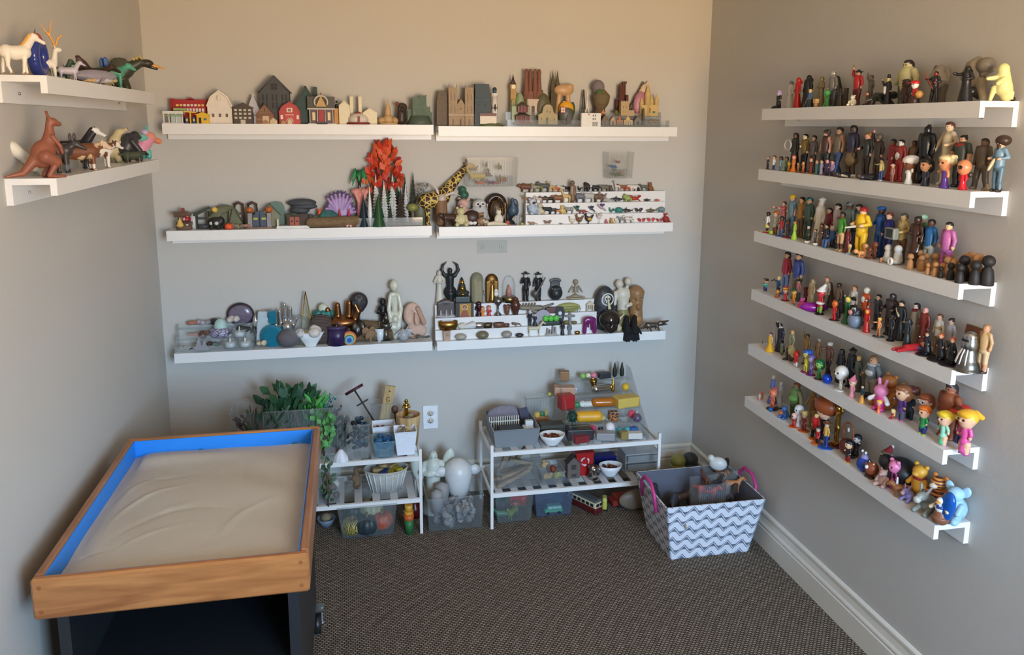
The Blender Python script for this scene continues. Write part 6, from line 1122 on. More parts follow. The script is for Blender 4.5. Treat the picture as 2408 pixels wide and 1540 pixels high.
hD(k,1304,162.6,.035,'tall dark olive twin-spired gothic tower','toy_tower','toy building',lambda h,w:[('tower',MB().box((0,0,h*.3),(w,w*.7,h*.6),taper=.85),M((82,72,48),.8,var=.35,scale=120,bump=.8))]+[('spire',MB().lA([(w*.25,h*.55),(w*.26,h*.66),(w*.12,h*.82),(0,h)],(s*w*.22,0,0),7),M((92,82,56),.8,var=.3,scale=90))for s in(-1,1)],bz=R1z,wp=26)
Z(k,1325,196,.05,'tan stone arch ruin like a dolmen on legs',nO([C('stone',(-.2,0,.05),(-.16,0,.6),.1,.08),C('stone',(.16,0,.05),(.14,0,.6),.11,.08),E('stone',(0,0,.78),(.34,.16,.2)),E('stone',(.2,0,.88),(.14,.14,.12))]),{'stone':(196,156,110)},'stone_arch','ornament',bz=R2z)
def yhouse(t):
 pT('chimney',MB().cyl((-.18,0,.82),.06,.18,.05,10),M((206,196,90),.5),t)
 pT('window_frame',MB().box((-.30,-.36,.62),(.26,.05,.26)),M((120,40,32)),t)
 for x in(-.36,-.24):
  for z in(.56,.68):pT('pane',MB().box((x,-.388,z),(.09,.02,.09)),M((236,206,190)),t)
 pT('door',MB().box((.02,-.46,.22),(.24,.05,.40)),M((70,56,66)),t)
Z(k,1333,238,.085,'yellow dome cottage with red window and green bush',nO([E('dome',(0,0,.42),(.62,.48,.5)),E('bush',(.55,.1,.40),(.22,.2,.5)),C('ground',(0,-.05,.02),(0,-.05,.05),.62)]),{'dome':(226,160,40),'bush':(62,84,46),'ground':(90,92,80)},'toy_cottage','toy house',bz=R1z,xT=yhouse,sx=.82,sy=.6)
hD(k,1388,266,.105,'white rectangular block building with small black windows','toy_building','toy building',lambda h,w:[('block',sB(-w/2,w/2,-.012,.012,0,h),M((226,222,212),.35))]+[('window',sB(x*w-.0016,x*w+.0016,-.0135,-.0115,z*h,z*h+(.14 if z>.4 else .32)*h),(40,38,36))for x in(.1,.2,.3)for z in(.04,.5,.75)if x<.3 or z<.1]+[('red_dot',MB().tU([(-w*.12,-.013,h*.9),(-w*.12,-.011,h*.9)],.004,10),
(196,90,80))],wp=47)
hD(k,1380,211,.06,'white slender frame tower with splayed legs','toy_tower','toy building',lambda h,w:[('leg',MB().tU([(s*w*.5,-.008*t_,0),(s*w*.12,0,h*.38),(0,0,h*.72)],[.004,.0035,.003],6),(224,218,204))for s in(-1,1)for t_ in(-1,1)]+[('mast',MB().tU([(0,0,h*.68),(0,0,h)],[.004,.001],6),(226,220,206)),('deck',MB().box((0,0,h*.38),(w*.4,w*.4,.003)),(220,214,200))],bz=R2z*.7,wp=15)
hD(k,1371,211,.03,'leaning dark grey pyramid-shaped metal frame','pyramid_ornament','ornament',lambda h,w:[('bar',MB().tU([(s*w*.5,0,0),(0,0,h)],.003,6),(84,80,72))for s in(-1,1)]+[('cross_bar',MB().tU([(-w*.25,0,h*.5),(w*.25,0,h*.5)],.0025,6),(84,80,72))],wp=16)
TRW=M((96,76,58),.85,var=.3,scale=14,bump=.5)
Z(k,1411,188,.05,'brown tree-trunk house with mossy roof and grey stones',nO([C('trunk',(0,0,.05),(0,0,.62),.26,.22),E('stone_top',(-.1,0,.86),(.3,.24,.2)),C('roof',(.05,0,.62),(.05,0,.82),.42,.12),E('moss',(-.1,-.2,.72),(.16,.1,.08)),B('porch',(.05,-.24,.40),(.16,.1,.05),.01),C('trunk',(-.2,-.1,.1),(-.3,-.15,.02),.1)]),{'trunk':TRW,'stone_top':(122,112,116),'roof':(110,96,66),'moss':(74,98,50),'porch':(120,
80,58)},'toy_treehouse','toy house',bz=R1z,rO=.8,sx=.62,sy=.6)
hD(k,1462,194,.04,'dark red twin-tower castle on black rock','toy_castle','toy castle',lambda h,w:rU(h,w,(92,48,40),8),bz=R2z,wp=33)
hD(k,1472,239,.072,'tan square castle keep with side wall','toy_castle','toy castle',lambda h,w:[('keep',sB(-w*.42,w*.12,-.014,.014,0,h),M((182,156,114),.8,var=.15)),('wall',sB(w*.1,w*.5,-.012,.012,0,h*.4),(176,150,110))]+[('merlon',sB(x*w-.003,x*w+.003,-.0145,-.008,h*.98,h*1.06),(186,160,118))for x in(-.38,-.22,-.06,.08)]+[('window',sB(x*w-.0012,x*w+.0012,-.0155,-.0135,h*.55,h*.68),(110,90,64))for x in(-.26,
-.06)],bz=R2z,wp=36)
Z(k,1503,188,.035,'large conch shell with purple-pink inside and dark edge',nO([C('shell',(0,0,.3),(.12,0,.7),.34,.2),C('shell',(.12,0,.7),(.24,0,.98),.18,.02),E('inside',(-.12,-.22,.42),(.22,.16,.30),ry=.4),C('edge',(-.42,0,.25),(.05,-.02,.95),.05,.03)]),{'shell':(214,190,160),'inside':(178,118,130),'edge':(84,68,52)},'conch_shell','shell',bz=R2z*.6,sx=.75,sy=.5)
SND=M((206,176,116),.9,var=.12,scale=90,bump=.4)
hD(k,1525,200,.06,'pale sand-coloured castle with tall pointed spires','toy_castle','toy castle',lambda h,w:[('wall',sB(-w*.45,w*.45,-.012,.014,0,h*.36),SND),('gate_arch',sB(-.004,.006,-.0135,-.0115,h*.1,h*.26),(150,118,70)),('green_gem',sB(w*.16,w*.3,-.0135,-.0115,h*.1,h*.16),(70,110,70))]+[('spired_tower',MB().lA([(r*w,0),(r*w,hh*h*.62),(r*w*1.2,hh*h*.64),(0,hh*h)],(x*w,0,0),12),SND)for x,r,hh in((-.40,
.10,.62),(-.08,.15,1.0),(.14,.10,.72),(.40,.11,.74))],bz=R2z,wp=46)
for u,v,w_,c_,l,kd in((1421,270,13,(112,84,62),'tiny brown hut on the clear riser',0),(1440,274,13,(176,150,112),'tiny tan temple front on the clear riser',0),(1456,271,15,(176,112,80),'tiny terracotta temple on the clear riser',1),(1476,271,21,(206,176,120),'tiny yellow-tan domed palace on the clear riser',1),(1498,273,17,(112,106,102),'tiny grey gate with dark openings on the clear riser',0),(1512,
253,8,(92,84,76),'tiny dark grey obelisk on the clear riser',2),(1540,277,44,(136,118,104),'low grey-brown ruin mound on the clear riser',3),(1418,254,10,(196,130,66),'tiny orange dome hut behind the brown hut',1),(1449,255,9,(104,104,52),'tiny olive palm clump before the tan keep',3)):
 bz=R1z if v>260 or u==1512 else R2z
 if kd==0:hs(k,u,v,w_,.10,l,c_,tuple(int(x*.8)for x in c_),bz=bz,door=(0,.25,.4,(50,44,40)),over=.001)
 elif kd==1:hD(k,u,v,.10 if v>260 else .07,l,'toy_temple','toy building',lambda h,w:[('walls',sB(-w/2,w/2,-.008,.008,0,h*.5),c_),('dome',MB().lA([(w*.28,h*.48),(w*.3,h*.62),(w*.16,h*.8),(0,h)],n=12),tuple(min(255,int(x*1.05))for x in c_))]+[('arch',sB(x*w-.0015,x*w+.0015,-.0092,-.0075,0,h*.34),tuple(int(x*.55)for x in c_))for x in(-.28,0,.28)],bz=bz,wp=w_)
 elif kd==2:hD(k,u,v,.095,l,'toy_obelisk','toy building',lambda h,w:[('shaft',MB().box((0,0,h*.45),(w*.8,w*.8,h*.9),taper=.6).lA([(w*.3,h*.9),(0,h)],n=4),M(c_,.8,var=.2))],bz=bz,wp=w_)
 else:Z(k,u,v,.10 if v>260 else .068,l,nO([E('mound',(x,0,.3+.2*((i*7)%3)/3),(.35,.25,.35),rz=i)for i,x in enumerate((-.7,-.3,.1,.45,.8)if w_>20 else(0,.1,-.1))]),{'mound':c_},'toy_mound','ornament',bz=bz)
k='B2L'
def tC(key,u,vt,d,lB,col,wp,bz=0,kind='cone',name='toy_tree',tK=(70,54,44),col2=None):
 def fn(h,w):
  q=[];r=w/2;z0=h*.08
  if kind=='cone':return[('cone',MB().lA([(r,0),(r*.98,h*.02),(r*.5,h*.52),(0,h)],n=24),col)]
  q.append(('trunk',MB().cyl((0,0,0),r*.16,h*.2,n=8),tK));q.append(('stand',MB().cyl((0,0,0),r*.4,h*.03,n=12),tK))
  n=15 if kind=='brush' else 11;m=MB();rr=random.Random(int(u))
  for i in range(n):
   a=i/n;zz=z0+(h-z0)*a;ra=r*1.12*(1-a)**.8;m_n=22
   vs=[]
   for(f,dz)in((.6,.0),(1.0,-.02 if kind=='pine' else .01),(.2,.10)):
    for j in range(m_n):
     t_=2*pi*j/m_n;jj=1+(.13*(1 if j%2 else-1)+.12*rr.uniform(-1,1))*(f==1.0)
     vs.append((ra*f*jj*cos(t_),ra*f*jj*sin(t_),zz+dz*h))
   m.add(vs,[(s*m_n+j,s*m_n+(j+1)%m_n,(s+1)*m_n+(j+1)%m_n,(s+1)*m_n+j)for s in(0,1)for j in range(m_n)])
  m.lA([(r*.14,h*.86),(0,h)],n=8)
  q.append(('foliage',m,M(col,.8,var=.35,scale=90,bump=.4)if isinstance(col,tuple)else col));return q
 return hD(key,u,vt,d,lB,name,'toy tree',fn,bz=bz,wp=wp)
WD=wO((112,80,60),(76,52,40),10)
def wishwell(h,w):
 return[('roof',MB().pR([(-w*.5,h*.60),(w*.42,h*.60),(w*.5,h*.72),(w*.2,h*.84),(-w*.5,h*.84)],-.03,.02),WD),('post',sB(-w*.34,-w*.28,-.006,.006,0,h*.6),WD),('post',sB(w*.22,w*.28,-.006,.006,0,h*.6),WD),('trough',sB(-w*.4,w*.5,-.025,.02,h*.22,h*.36),WD),('stone_base',MB().lA([(w*.48,0),(w*.46,h*.2)],n=10,sy=.6),M((112,90,74),.9,var=.3)),('chimney',sB(-w*.12,w*.06,-.008,.006,h*.84,h),(140,60,50))]
hD(k,434,489,.07,'little brown wooden well house with red chimney','toy_well','toy house',wishwell,wp=38)
Z(k,440,507,.095,'small red toadstool with pale spots by the well',nO([C('stem',(0,0,.05),(0,0,.5),.16,.14),E('cap',(0,0,.62),(.42,.42,.36)),E('-c',(0,0,.28),(.4,.4,.2))]),{'cap':M((160,36,48),.35,kind='spots',rgb2=(232,190,190),ks=2.2),'stem':(222,206,190)},'toadstool','ornament',bz=.018)
Z(k,424,511,.10,'small golden bell-shaped lantern beside the well',nO([C('bell',(0,0,.3),(0,0,.7),.32,.16),E('bell',(0,0,.2),(.36,.36,.16)),E('knob',(0,0,.93),.1)]),{'bell':(222,184,96),'knob':(190,160,100)},'toy_bell','ornament',bz=.012)
hD(k,456,501,.05,'white plastic tube standing behind the toadstool','white_tube','tube',lambda h,w:[('tube',MB().cyl((0,0,0),w*.5,h,n=16),M((214,216,208),.4)),('rim',MB().cyl((0,0,h*.9),w*.54,h*.1,n=16),M((224,226,220),.4))],wp=16)
def bridge(h,w):
 c=(52,60,44);return[('roof',MB().pR([(-w*.55,h*.62),(-w*.5,h*.72),(w*.4,h),(w*.5,h*.9),(-w*.4,h*.58)],-.02,.02),c),('post',sB(-w*.42,-w*.32,-.012,.012,0,h*.62),c),('post',sB(w*.3,w*.4,-.012,.012,0,h*.8),c),('beam',sB(-w*.4,w*.4,-.006,.006,h*.42,h*.5),c),('pool',MB().lA([(w*.4,0),(w*.4,h*.18)],n=14,sy=.5),(70,70,76))]
hD(k,478,486,.05,'dark green slanted-roof gate over grey pool','toy_gate','toy building',bridge,wp=36)
MOS=M((112,116,92),.9,var=.4,scale=10,bump=.6)
Z(k,528,476,.045,'round mossy stone dome with flowers and wire hook',nO([E('dome',(0,0,.42),(.60,.36,.5)),E('dome',(-.2,-.1,.3),(.5,.3,.36)),E('flowers',(-.38,-.25,.74),.12),C('hook',(-.12,0,.9),(-.12,0,1.0),.02),E('-d',(.12,-.36,.42),(.28,.2,.26))]),{'dome':MOS,'flowers':(226,190,90),'hook':(130,124,116)},'mossy_dome','ornament')
Z(k,510,509,.085,'black cauldron-like creature with two white ring eyes',nO([E('body',(0,0,.45),(.6,.42,.45)),E('body',(.35,0,.55),(.3,.3,.38)),C('legs',(-.3,-.2,.2),(-.35,-.3,.03),.12),C('legs',(.2,-.2,.2),(.25,-.3,.03),.12),E('eyes',(-.36,-.34,.42),(.13,.08,.13)),E('eyes',(.08,-.40,.42),(.13,.08,.13))]),{'body':(38,40,38),'legs':(40,40,38),'eyes':(206,204,196)},'toy_creature')
Z(k,539,522,.105,'small bright orange pumpkin ball',nO([E('pumpkin',(.25*cos(a),.25*sin(a),.45),(.34,.34,.42))for a in aR(0,6,1.05)]+[C('stem',(0,0,.8),(0,0,1.0),.07)]),{'pumpkin':(232,92,50),'stem':(110,100,60)},'mini_pumpkin','pumpkin')
hD(k,556,491,.075,'mossy green tent-shaped shelter','mossy_tent','ornament',lambda h,w:[('canopy',MB().pR([(-w*.5,0),(w*.5,0),(w*.42,h*.3),(-w*.1,h),(-w*.4,h*.95)],-.016,.02),MOS),('pole',MB().tU([(-w*.55,-.018,0),(-w*.2,-.018,h)],.003,6),(70,62,52))],wp=33)
for i in range(14):
 r=random.Random(i);Z(k,549+i*2.6,523+r.uniform(-4,4),.092+.016*r.random(),'tan pebble in the little heap before the mossy tent',rock(i,3),{'rock':(150+r.randint(-20,25),128+r.randint(-18,20),104)},'pebble','pebble',gR='pebbles before the mossy tent',res=16)
for u,l in((564,'dark brown arched wooden bench-back nearer the tent'),(596,'dark brown arched wooden bench-back behind the pumpkin gate')):
 hD(k,u,476,.035,l,'wooden_arch','ornament',lambda h,w:[('side',MB().tU([(s*w*.42,0,0),(s*w*.40,0,h*.55),(s*w*.34,0,h*.92)],.0045,8),(72,52,46))for s in(-1,1)]+[('top_rail',MB().tU([(-w*.42,0,h*.9),(0,0,h),(w*.42,0,h*.9)],.006,8),(80,56,50)),('slat',MB().box((0,0,h*.35),(w*.7,.004,h*.06)),(70,50,44)),('slat',MB().box((0,0,h*.55),(w*.7,.004,h*.06)),(70,50,44))],wp=26)
def pgate(h,w):
 q=[('base',sB(-w*.55,w*.55,-.016,.016,0,h*.07),(126,100,76))]
 for s in(-1,1):
  q+=[('pillar',sB(s*w*.4-w*.09,s*w*.4+w*.09,-.012,.012,h*.07,h*.72),M((150,146,144),.8,var=.2)),('pumpkin',MB().ball((s*w*.4,0,h*.86),h*.15,12,(1.1,1,.9)),(190,98,40)),('gate_wing',MB().pR([(s*w*.30,h*.08),(s*.002,h*.08),(s*.002,h*.8),(s*w*.14,h*.78),(s*w*.30,h*.5)],-.004,.004),(66,78,98)),('yellow_plate',sB(*sorted((s*w*.08,s*w*.26)),-.006,-.004,h*.40,h*.5),(176,176,76))]
 return q
hD(k,612,486,.085,'grey-pillared gate topped with two orange pumpkins','pumpkin_gate','ornament',pgate,wp=54)
hs(k,638,481,42,.04,'mossy hut with rounded roof behind pumpkin gate',(132,130,104),(96,102,70),eave=.55)
hD(k,653,474,.03,'rounded grey-green glass slab','glass_slab','ornament',lambda h,w:[('slab',MB().pR([(-w*.5,0),(w*.5,0),(w*.5,h*.8),(w*.34,h*.97),(0,h),(-w*.34,h*.97),(-w*.5,h*.8)],-.01,.01),M((104,128,118),.25))],wp=34)
def stable(h,w):
 q=[('snow_base',sB(-w*.5,w*.5,-.02,.02,0,h*.16),(222,222,216)),('walls',sB(-w*.18,w*.46,-.004,.02,h*.16,h*.9),M((84,70,62),.9,var=.3,scale=60)),('snow_post',sB(-w*.48,-w*.44,-.018,-.012,h*.1,h*.6),(226,224,214))]
 for x in(-.1,.06):q+=[('red_door',sB(x*w,x*w+w*.13,-.0075,-.003,h*.16,h*.72),(160,78,58)),('door_hole',MB().tU([(x*w+w*.065,-.009,h*.45),(x*w+w*.065,-.006,h*.45)],.0045,12),(62,40,34))]
 return q+[('greenery',MB().ball((w*.02,0,h*.9),.012,10,(1.6,.8,.6)),(62,76,56))]
hD(k,690,500,.088,'little stable with twin red doors on snowy base','toy_stable','toy house',stable,wp=74)
SLR=M((70,74,80),.7,var=.4,scale=6,bump=.7)
Z(k,713,467,.04,'dark layered slate rock on a narrow foot',nO([E('rock',(0,0,.78),(.62,.34,.18)),E('rock',(.1,0,.62),(.55,.3,.14)),E('rock',(-.1,0,.45),(.42,.28,.16)),C('rock',(0,0,.05),(0,0,.4),.3,.2)]),{'rock':SLR},'slate_rock','rock')
Z(k,738,496,.06,'low grey-green mossy rock',rock(21),{'rock':(96,104,92)},'mossy_rock','rock')
Z(k,752,486,.055,'small orange flame-shaped coral',nO([C('coral',(0,0,.05),(0,0,.6),.22,.14),C('coral',(0,0,.4),(-.16,0,.9),.12,.04),C('coral',(0,0,.4),(.12,0,1.0),.12,.03)]),{'coral':(214,84,46)},'coral','coral',bz=.03)
Z(k,773,492,.05,'small teal glass dome with dark marbling',[E('dome',(0,0,.1),(.8,.6,.9))],{'dome':M((60,110,108),.15,var=.6,scale=5)},'glass_dome','ornament',bz=.0)
def fan():
 r=random.Random(4);P=[C('coral',(0,0,.02),(0,0,.3),.14,.1)]
 for i in range(13):
  a=-1.25+2.5*i/12;L_=.95 if abs(a)<.8 else .75
  e=np.array([sin(a)*L_*.62,r.uniform(-.05,.05),.12+cos(a)*L_*.75]);P.append(C('coral',(0,0,.15),e,.09,.035))
  for s in(-1,1):P.append(C('tips',e,e+np.array([s*.06,0,.10]),.032,.014))
 return nO(P)
Z(k,801,447,.045,'lilac fan coral with dark purple tips',fan(),{'coral':(164,134,184),'tips':(84,66,112)},'fan_coral','coral',res=60,k=.03)
tC(k,800,488,.075,'small red felt cone tree with yellow seam',(176,42,34),15)
tC(k,822,487,.075,'small magenta felt cone tree',(196,40,92),16)
Z(k,785,508,.095,'weathered brown driftwood log lying along the shelf front',nO([C('log',(-1.6,0,.42),(1.6,0,.46),.36,.40),E('log',(-.5,-.2,.3),(.3,.2,.2)),C('log',(-1.5,.1,.5),(-1.75,0,.4),.3,.2),E('-e',(1.98,0,.46),(.12,.24,.24))]),{'log':wO((136,112,80),(98,76,54),2.0,.85)},'driftwood_log','log',res=60)
hD(k,821,519,.113,'tiny red and pink rainbow arch at shelf front','rainbow_arch','ornament',lambda h,w:[('arch',MB().tU([(w*r*cos(a),0,h*.1+h*1.75*r*sin(a))for a in np.linspace(0,pi,12)],w*.07,8),c)for r,c in((.42,(172,70,66)),(.29,(226,170,160)),(.17,(236,214,204)))],wp=20)
def palm(h,w):
 q=[('trunk',MB().tU([(x,0,0),(x*1.2,0,h*.5),(x*.6,0,h*.78)],.0028,6),(60,48,42))for x in(-.006,.006)]
 for i in range(8):
  a=i*.785;L_=w*.5
  q.append(('frond',MB().tU([(0,0,h*.78),(L_*.5*cos(a),L_*.35*sin(a),h*.95),(L_*cos(a),L_*.6*sin(a),h*(.74+.05*sin(a*3)))],[.003,w*.17,.002],6,sq=.5),(60,140,88)))
 return q
hD(k,848,396,.04,'green plastic palm with two thin dark trunks','toy_palm','toy tree',palm,wp=46)
Z(k,850,440,.055,'pink branching coral piece under the palm',nO([C('coral',(0,0,.0),(0,0,.5),.12,.1)]+[C('coral',(0,0,.45),(.18*sin(a),.08*cos(a*2),.85+.1*cos(a)),.06,.05)for a in(-1.2,-.6,0,.6,1.2)]+[E('coral',(.2*sin(a),0,.88),.08)for a in(-1.2,-.5,.4,1.2)]),{'coral':(216,142,132)},'coral','coral')
def leafmesh(L_,w_):
 return MB().add([(0,0,0),(w_,0,L_*.45),(w_*.55,.002,L_*.8),(0,0,L_),(-w_*.55,.002,L_*.8),(-w_,0,L_*.45),(0,-.003,L_*.5)],[(0,1,6),(1,2,6),(2,3,6),(3,4,6),(4,5,6),(5,0,6)],True)
def leafy(key,u,vt,d,lB,wp,cols,n,L_,lw,name,bz=0,stems=True,lo=.35,sd_=1,gR=None):
 p,h,mpp=sP_(key,u,vt,d,bz);w=wp*mpp;t=tH(name,lB,'artificial plant' if name!='toy_tree' else 'toy tree',p,FACE[SH[key][0]],gR);r=random.Random(sd_)
 me=[leafmesh(L_,lw).mesh('leaf',M(c,.55,var=.15,scale=40))for c in cols]
 if stems:
  for i in range(5):
   x=(i-2)/2*w*.28;pT('stem',MB().tU([(0,0,0),(x*.3,r.uniform(-.01,.01),h*.4),(x,r.uniform(-.01,.01),h*.75)],[.003,.0025,.0015],6),M((96,72,54),.7),t)
 for i in range(n):
  f=lo+(1-lo)*(i+.5)/n;ww=w*.48*(.25+.75*sin(pi*min(1,max(0,1.05-(f-lo)/(1-lo)))*.62))if name=='toy_tree' else w*.42
  o=obj('leaf',r.choice(me),t,(r.uniform(-1,1)*ww,r.uniform(-.02,.02),h*f-L_*.6));o.rotation_euler=(r.uniform(-.5,.5),r.uniform(-.7,.7)+o.location[0]/max(w,1e-3)*1.2,r.uniform(-1.2,1.2))
 return t
leafy(k,906,330,.045,'tall tree with bright red-orange fabric leaves',78,[(206,66,36),(190,48,34),(216,88,44)],115,.046,.014,'toy_tree',lo=.45,sd_=3)
leafy(k,874,400,.03,'dry brown twiggy plant beside the palm',26,[(112,98,70),(120,108,78)],40,.016,.003,'dry_plant',lo=.3,sd_=5)
FLK=(206,208,206)
for u,v,w_,d_,l in((886,414,20,.05,'white flocked bottle-brush tree touching the red tree trunk'),(905,428,21,.07,'white flocked bottle-brush tree above the green glass cone'),(925,414,24,.055,'white flocked bottle-brush tree against the green felt triangle'),(955,434,14,.05,'slim white flocked bottle-brush tree beside dark trunk')):
 tC(k,u,v,d_,l,FLK,w_,kind='brush',tK=(190,188,182))
tC(k,871,434,.075,'smooth white porcelain cone tree',M((226,224,218),.3),16)
tC(k,856,456,.095,'dark teal glass cone tree with highlights',M((16,40,52),.1),29)
tC(k,891,455,.095,'green translucent glass cone tree',M((30,74,46),.1),37)
hD(k,927,411,.03,'flat green felt triangle tree at the back','felt_tree','toy tree',lambda h,w:[('felt',MB().pR([(-w*.5,0),(w*.5,0),(w*.5,h*.45),(0,h),(-w*.5,h*.35)],-.004,.004),M((44,116,72),.9))],wp=42)
for u,v,w_,l in((932,396,22,'tall dark green pine behind green felt triangle'),(954,412,17,'dark green pine left of the thin-trunked pine'),(973,406,19,'dark green pine with long thin trunk')):
 tC(k,u,v,.03,l,(58,64,56),w_,kind='pine',tK=(40,38,38))
tC(k,943,445,.07,'dark brown bristly pine tree',(62,52,44),27,kind='pine')
tC(k,919,482,.095,'tiny dark green pine at the tray',(44,60,46),15,kind='pine')
Z(k,971,478,.08,'yellow-green mushroom-shaped sponge tree',nO([C('trunk',(0,0,.02),(0,0,.6),.1,.1),E('crown',(0,0,.78),(.27,.25,.2))]),{'crown':(132,134,70),'trunk':(84,70,54)},'sponge_tree','toy tree')
def wiretree(h,w):
 q=[('trunk',MB().lA([(w*.36,0),(w*.40,h*.3),(w*.3,h*.5),(w*.12,h*.62),(w*.08,h*.72)],(-w*.1,0,0),14),M((96,98,76),.5,var=.2))];r=random.Random(2)
 for i in range(16):
  cx,cz,rr_=r.uniform(-.3,.38)*w,h*r.uniform(.62,.93),w*r.uniform(.08,.16)
  q.append(('wire_curl',MB().tU([(cx+rr_*cos(a)*(1-a/14),r.uniform(-.004,.004),cz+rr_*sin(a)*(1-a/14))for a in aR(0,9,.6)],.0016,5),mT((150,150,146),.35)))
 return q
hD(k,992,425,.06,'curly silver wire tree on grey-green trunk','wire_tree','toy tree',wiretree,wp=38)
pa=sP_(k,838,510,.115)[0];pb=sP_(k,994,510,.115)[0];w_=pb[0]-pa[0]
t=tH('acrylic_tray','clear acrylic tray holding the glass cone trees','tray',pa)
pT('tray_floor',MB().bb(0,w_,0,.085,0,.003),ACR,t);pT('front_wall',MB().bb(0,w_,0,.003,.003,.040),clear((230,234,234),.2,.05),t)
for x in(0,w_-.003):pT('side_wall',MB().bb(x,x+.003,.003,.085,.003,.040),ACR,t)
k='B2R'
def riser(key,u0,u1,lB,zs,ds,dp):
 t=None
 for z,d0,d1 in zip(zs,ds,dp):
  a=sP_(key,u0,500,d0)[0];b=sP_(key,u1,500,d0)[0];zb_=SH[key][1]
  if t is None:t=tH('display_steps',lB,'display riser')
  pT('step',MB().bb(a[0],b[0],-d0,-d1,zb_,zb_+z),M((228,226,222),.45,var=.02),t)
 return t
S1,S2,S3=.046,.098,.148
riser(k,1236,1562,'white three-step display riser crowded with small animals',(S1,S2,S3),(.091,.064,.036),(.064,.036,0))
GIR=M((206,172,84),.5,kind='cells',rgb2=(206,172,84),ks=9)
GIR=M((62,40,26),.5,kind='cells',rgb2=(214,184,92),ks=14,var=.1)
Z(k,1053,374,.04,'large giraffe with brown patches and yellow outlines',nO([C('body',(.42,0,.38),(.15,0,.44),.13,.13),C('neck',(.15,0,.46),(-.26,0,.90),.11,.05),E('head',(-.33,0,.93),(.10,.045,.045)),C('muzzle',(-.38,0,.92),(-.46,0,.87),.035,.025)]+[C('ears',(-.27,q*.04,.96),(-.22,q*.09,.99),.02,.01)for q in(-1,1)]+[C('horn',(-.28,q*.02,.97),(-.27,q*.02,1.03),.012,.014)for q in(-1,1)]+[C('legs',(x,
q*.07,.36),(x,q*.07,.02),.05,.03)for x in(.18,.42)for q in(-1,1)]+[C('tail',(.54,0,.42),(.58,0,.15),.018,.02)]),{'body':GIR,'neck':GIR,'head':(186,152,80),'muzzle':(196,164,96),'ears':(150,110,60),'horn':(90,62,40),'legs':GIR,'tail':(60,44,34)},'toy_giraffe',yw=pi+.25,res=70)
Z(k,1046,424,.075,'carved brown wood post with long pale curved horns',nO([C('post',(0,0,.02),(0,0,.45),.16,.14),E('skull',(0,-.02,.55),(.11,.12,.12)),C('horn',(-.06,0,.62),(-.12,0,.80),.04,.03),C('horn',(-.12,0,.80),(-.34,0,1.0),.03,.008),C('horn',(.08,0,.62),(.3,0,.70),.04,.03),C('horn',(.3,0,.70),(.50,0,.60),.03,.008)]),{'post':wO((146,108,70),(104,74,48),3,.6,'Z'),'skull':(196,180,170),'horn':(206,
194,182)},'horned_post','ornament',res=60)
Z(k,1051,500,.105,'dark brown carved wooden elephant',nO(qD(L=.8,leg=.38,bO=.26,nk=.15,nang=20,head=.2,sN=.08,ear='big',tK=True,lw=.1)),{'body':(66,42,32)},'toy_elephant',yw=.2)
Z(k,1093,437,.025,'dark green frog sitting on tall green leaf stand',nO([E('body',(0,0,.74),(.14,.12,.12)),E('head',(-.04,-.05,.90),(.11,.1,.09)),E('leaf',(.02,0,.60),(.26,.16,.05)),C('stand',(0,0,.02),(0,0,.58),.10,.05)]),{'body':(44,92,72),'leaf':(40,76,58),'head':(50,102,80),'stand':(46,70,56)},'toy_frog')
Z(k,1089,464,.055,'pale pink pig figure sitting upright',nO(sI_(.14)),{'body':(206,170,158),'ears':(196,150,140)},'toy_pig',yw=-.4,bz=.0)
Z(k,1084,486,.10,'cream cat figure with flowers on green base',nO(sI_(.05)+[E('base',(0,-.05,.04),(.45,.4,.06))]),{'body':(206,198,150),'base':(84,96,66)},'toy_cat')
Z(k,1106,494,.075,'dark brown round hedgehog-like wooden animal',nO([E('body',(0,0,.5),(.6,.42,.5)),C('head',(-.45,0,.35),(-.72,0,.25),.2,.08)]),{'body':(62,42,34),'head':(84,58,44)},'toy_hedgehog')
Z(k,1127,468,.045,'speckled grey-white owl with large round eyes',nO([E('body',(0,0,.40),(.36,.28,.42)),E('head',(0,-.02,.78),(.28,.24,.22)),E('eyes',(-.10,-.20,.82),(.09,.06,.09)),E('eyes',(.10,-.20,.82),(.09,.06,.09)),E('pupil',(-.09,-.26,.82),.035),E('pupil',(.11,-.26,.82),.035),C('beak',(0,-.24,.75),(0,-.28,.68),.04,.015)]),{'body':M((186,186,184),.8,var=.35,scale=16),'head':M((192,192,190),.8,
var=.3,scale=16),'eyes':(232,230,226),'pupil':(20,18,18),'beak':(60,56,50)},'toy_owl')
Z(k,1112,517,.11,'white ribbed seashell pair at shelf front',nO([E('shell',(-.4,0,.4),(.5,.3,.4),ry=.3),E('shell',(.45,0,.4),(.5,.3,.4),ry=-.3)]),{'shell':(222,220,214)},'seashell','shell')
Z(k,1132,499,.095,'tan sloth-like dog sitting beside the owl',nO(sI_(.1)),{'body':(150,120,92),'muzzle':(70,52,42)},'toy_dog')
Z(k,1143,513,.105,'small beige seal pup',nO([E('body',(.1,0,.35),(.55,.3,.33),ry=-.3),E('head',(-.35,0,.7),(.25,.22,.25)),C('body',(.5,0,.2),(.8,0,.12),.12,.06)]),{'body':(196,180,156),'head':(200,184,160)},'toy_seal')
Z(k,1166,454,.03,'dark brown arched niche with glossy inside',nO([B('niche',(0,0,.35),(.36,.1,.35),.03),E('niche',(0,0,.66),(.36,.1,.34)),E('-n',(0,-.1,.5),(.26,.09,.40))]),{'niche':M((50,34,28),.25)},'arched_niche','ornament')
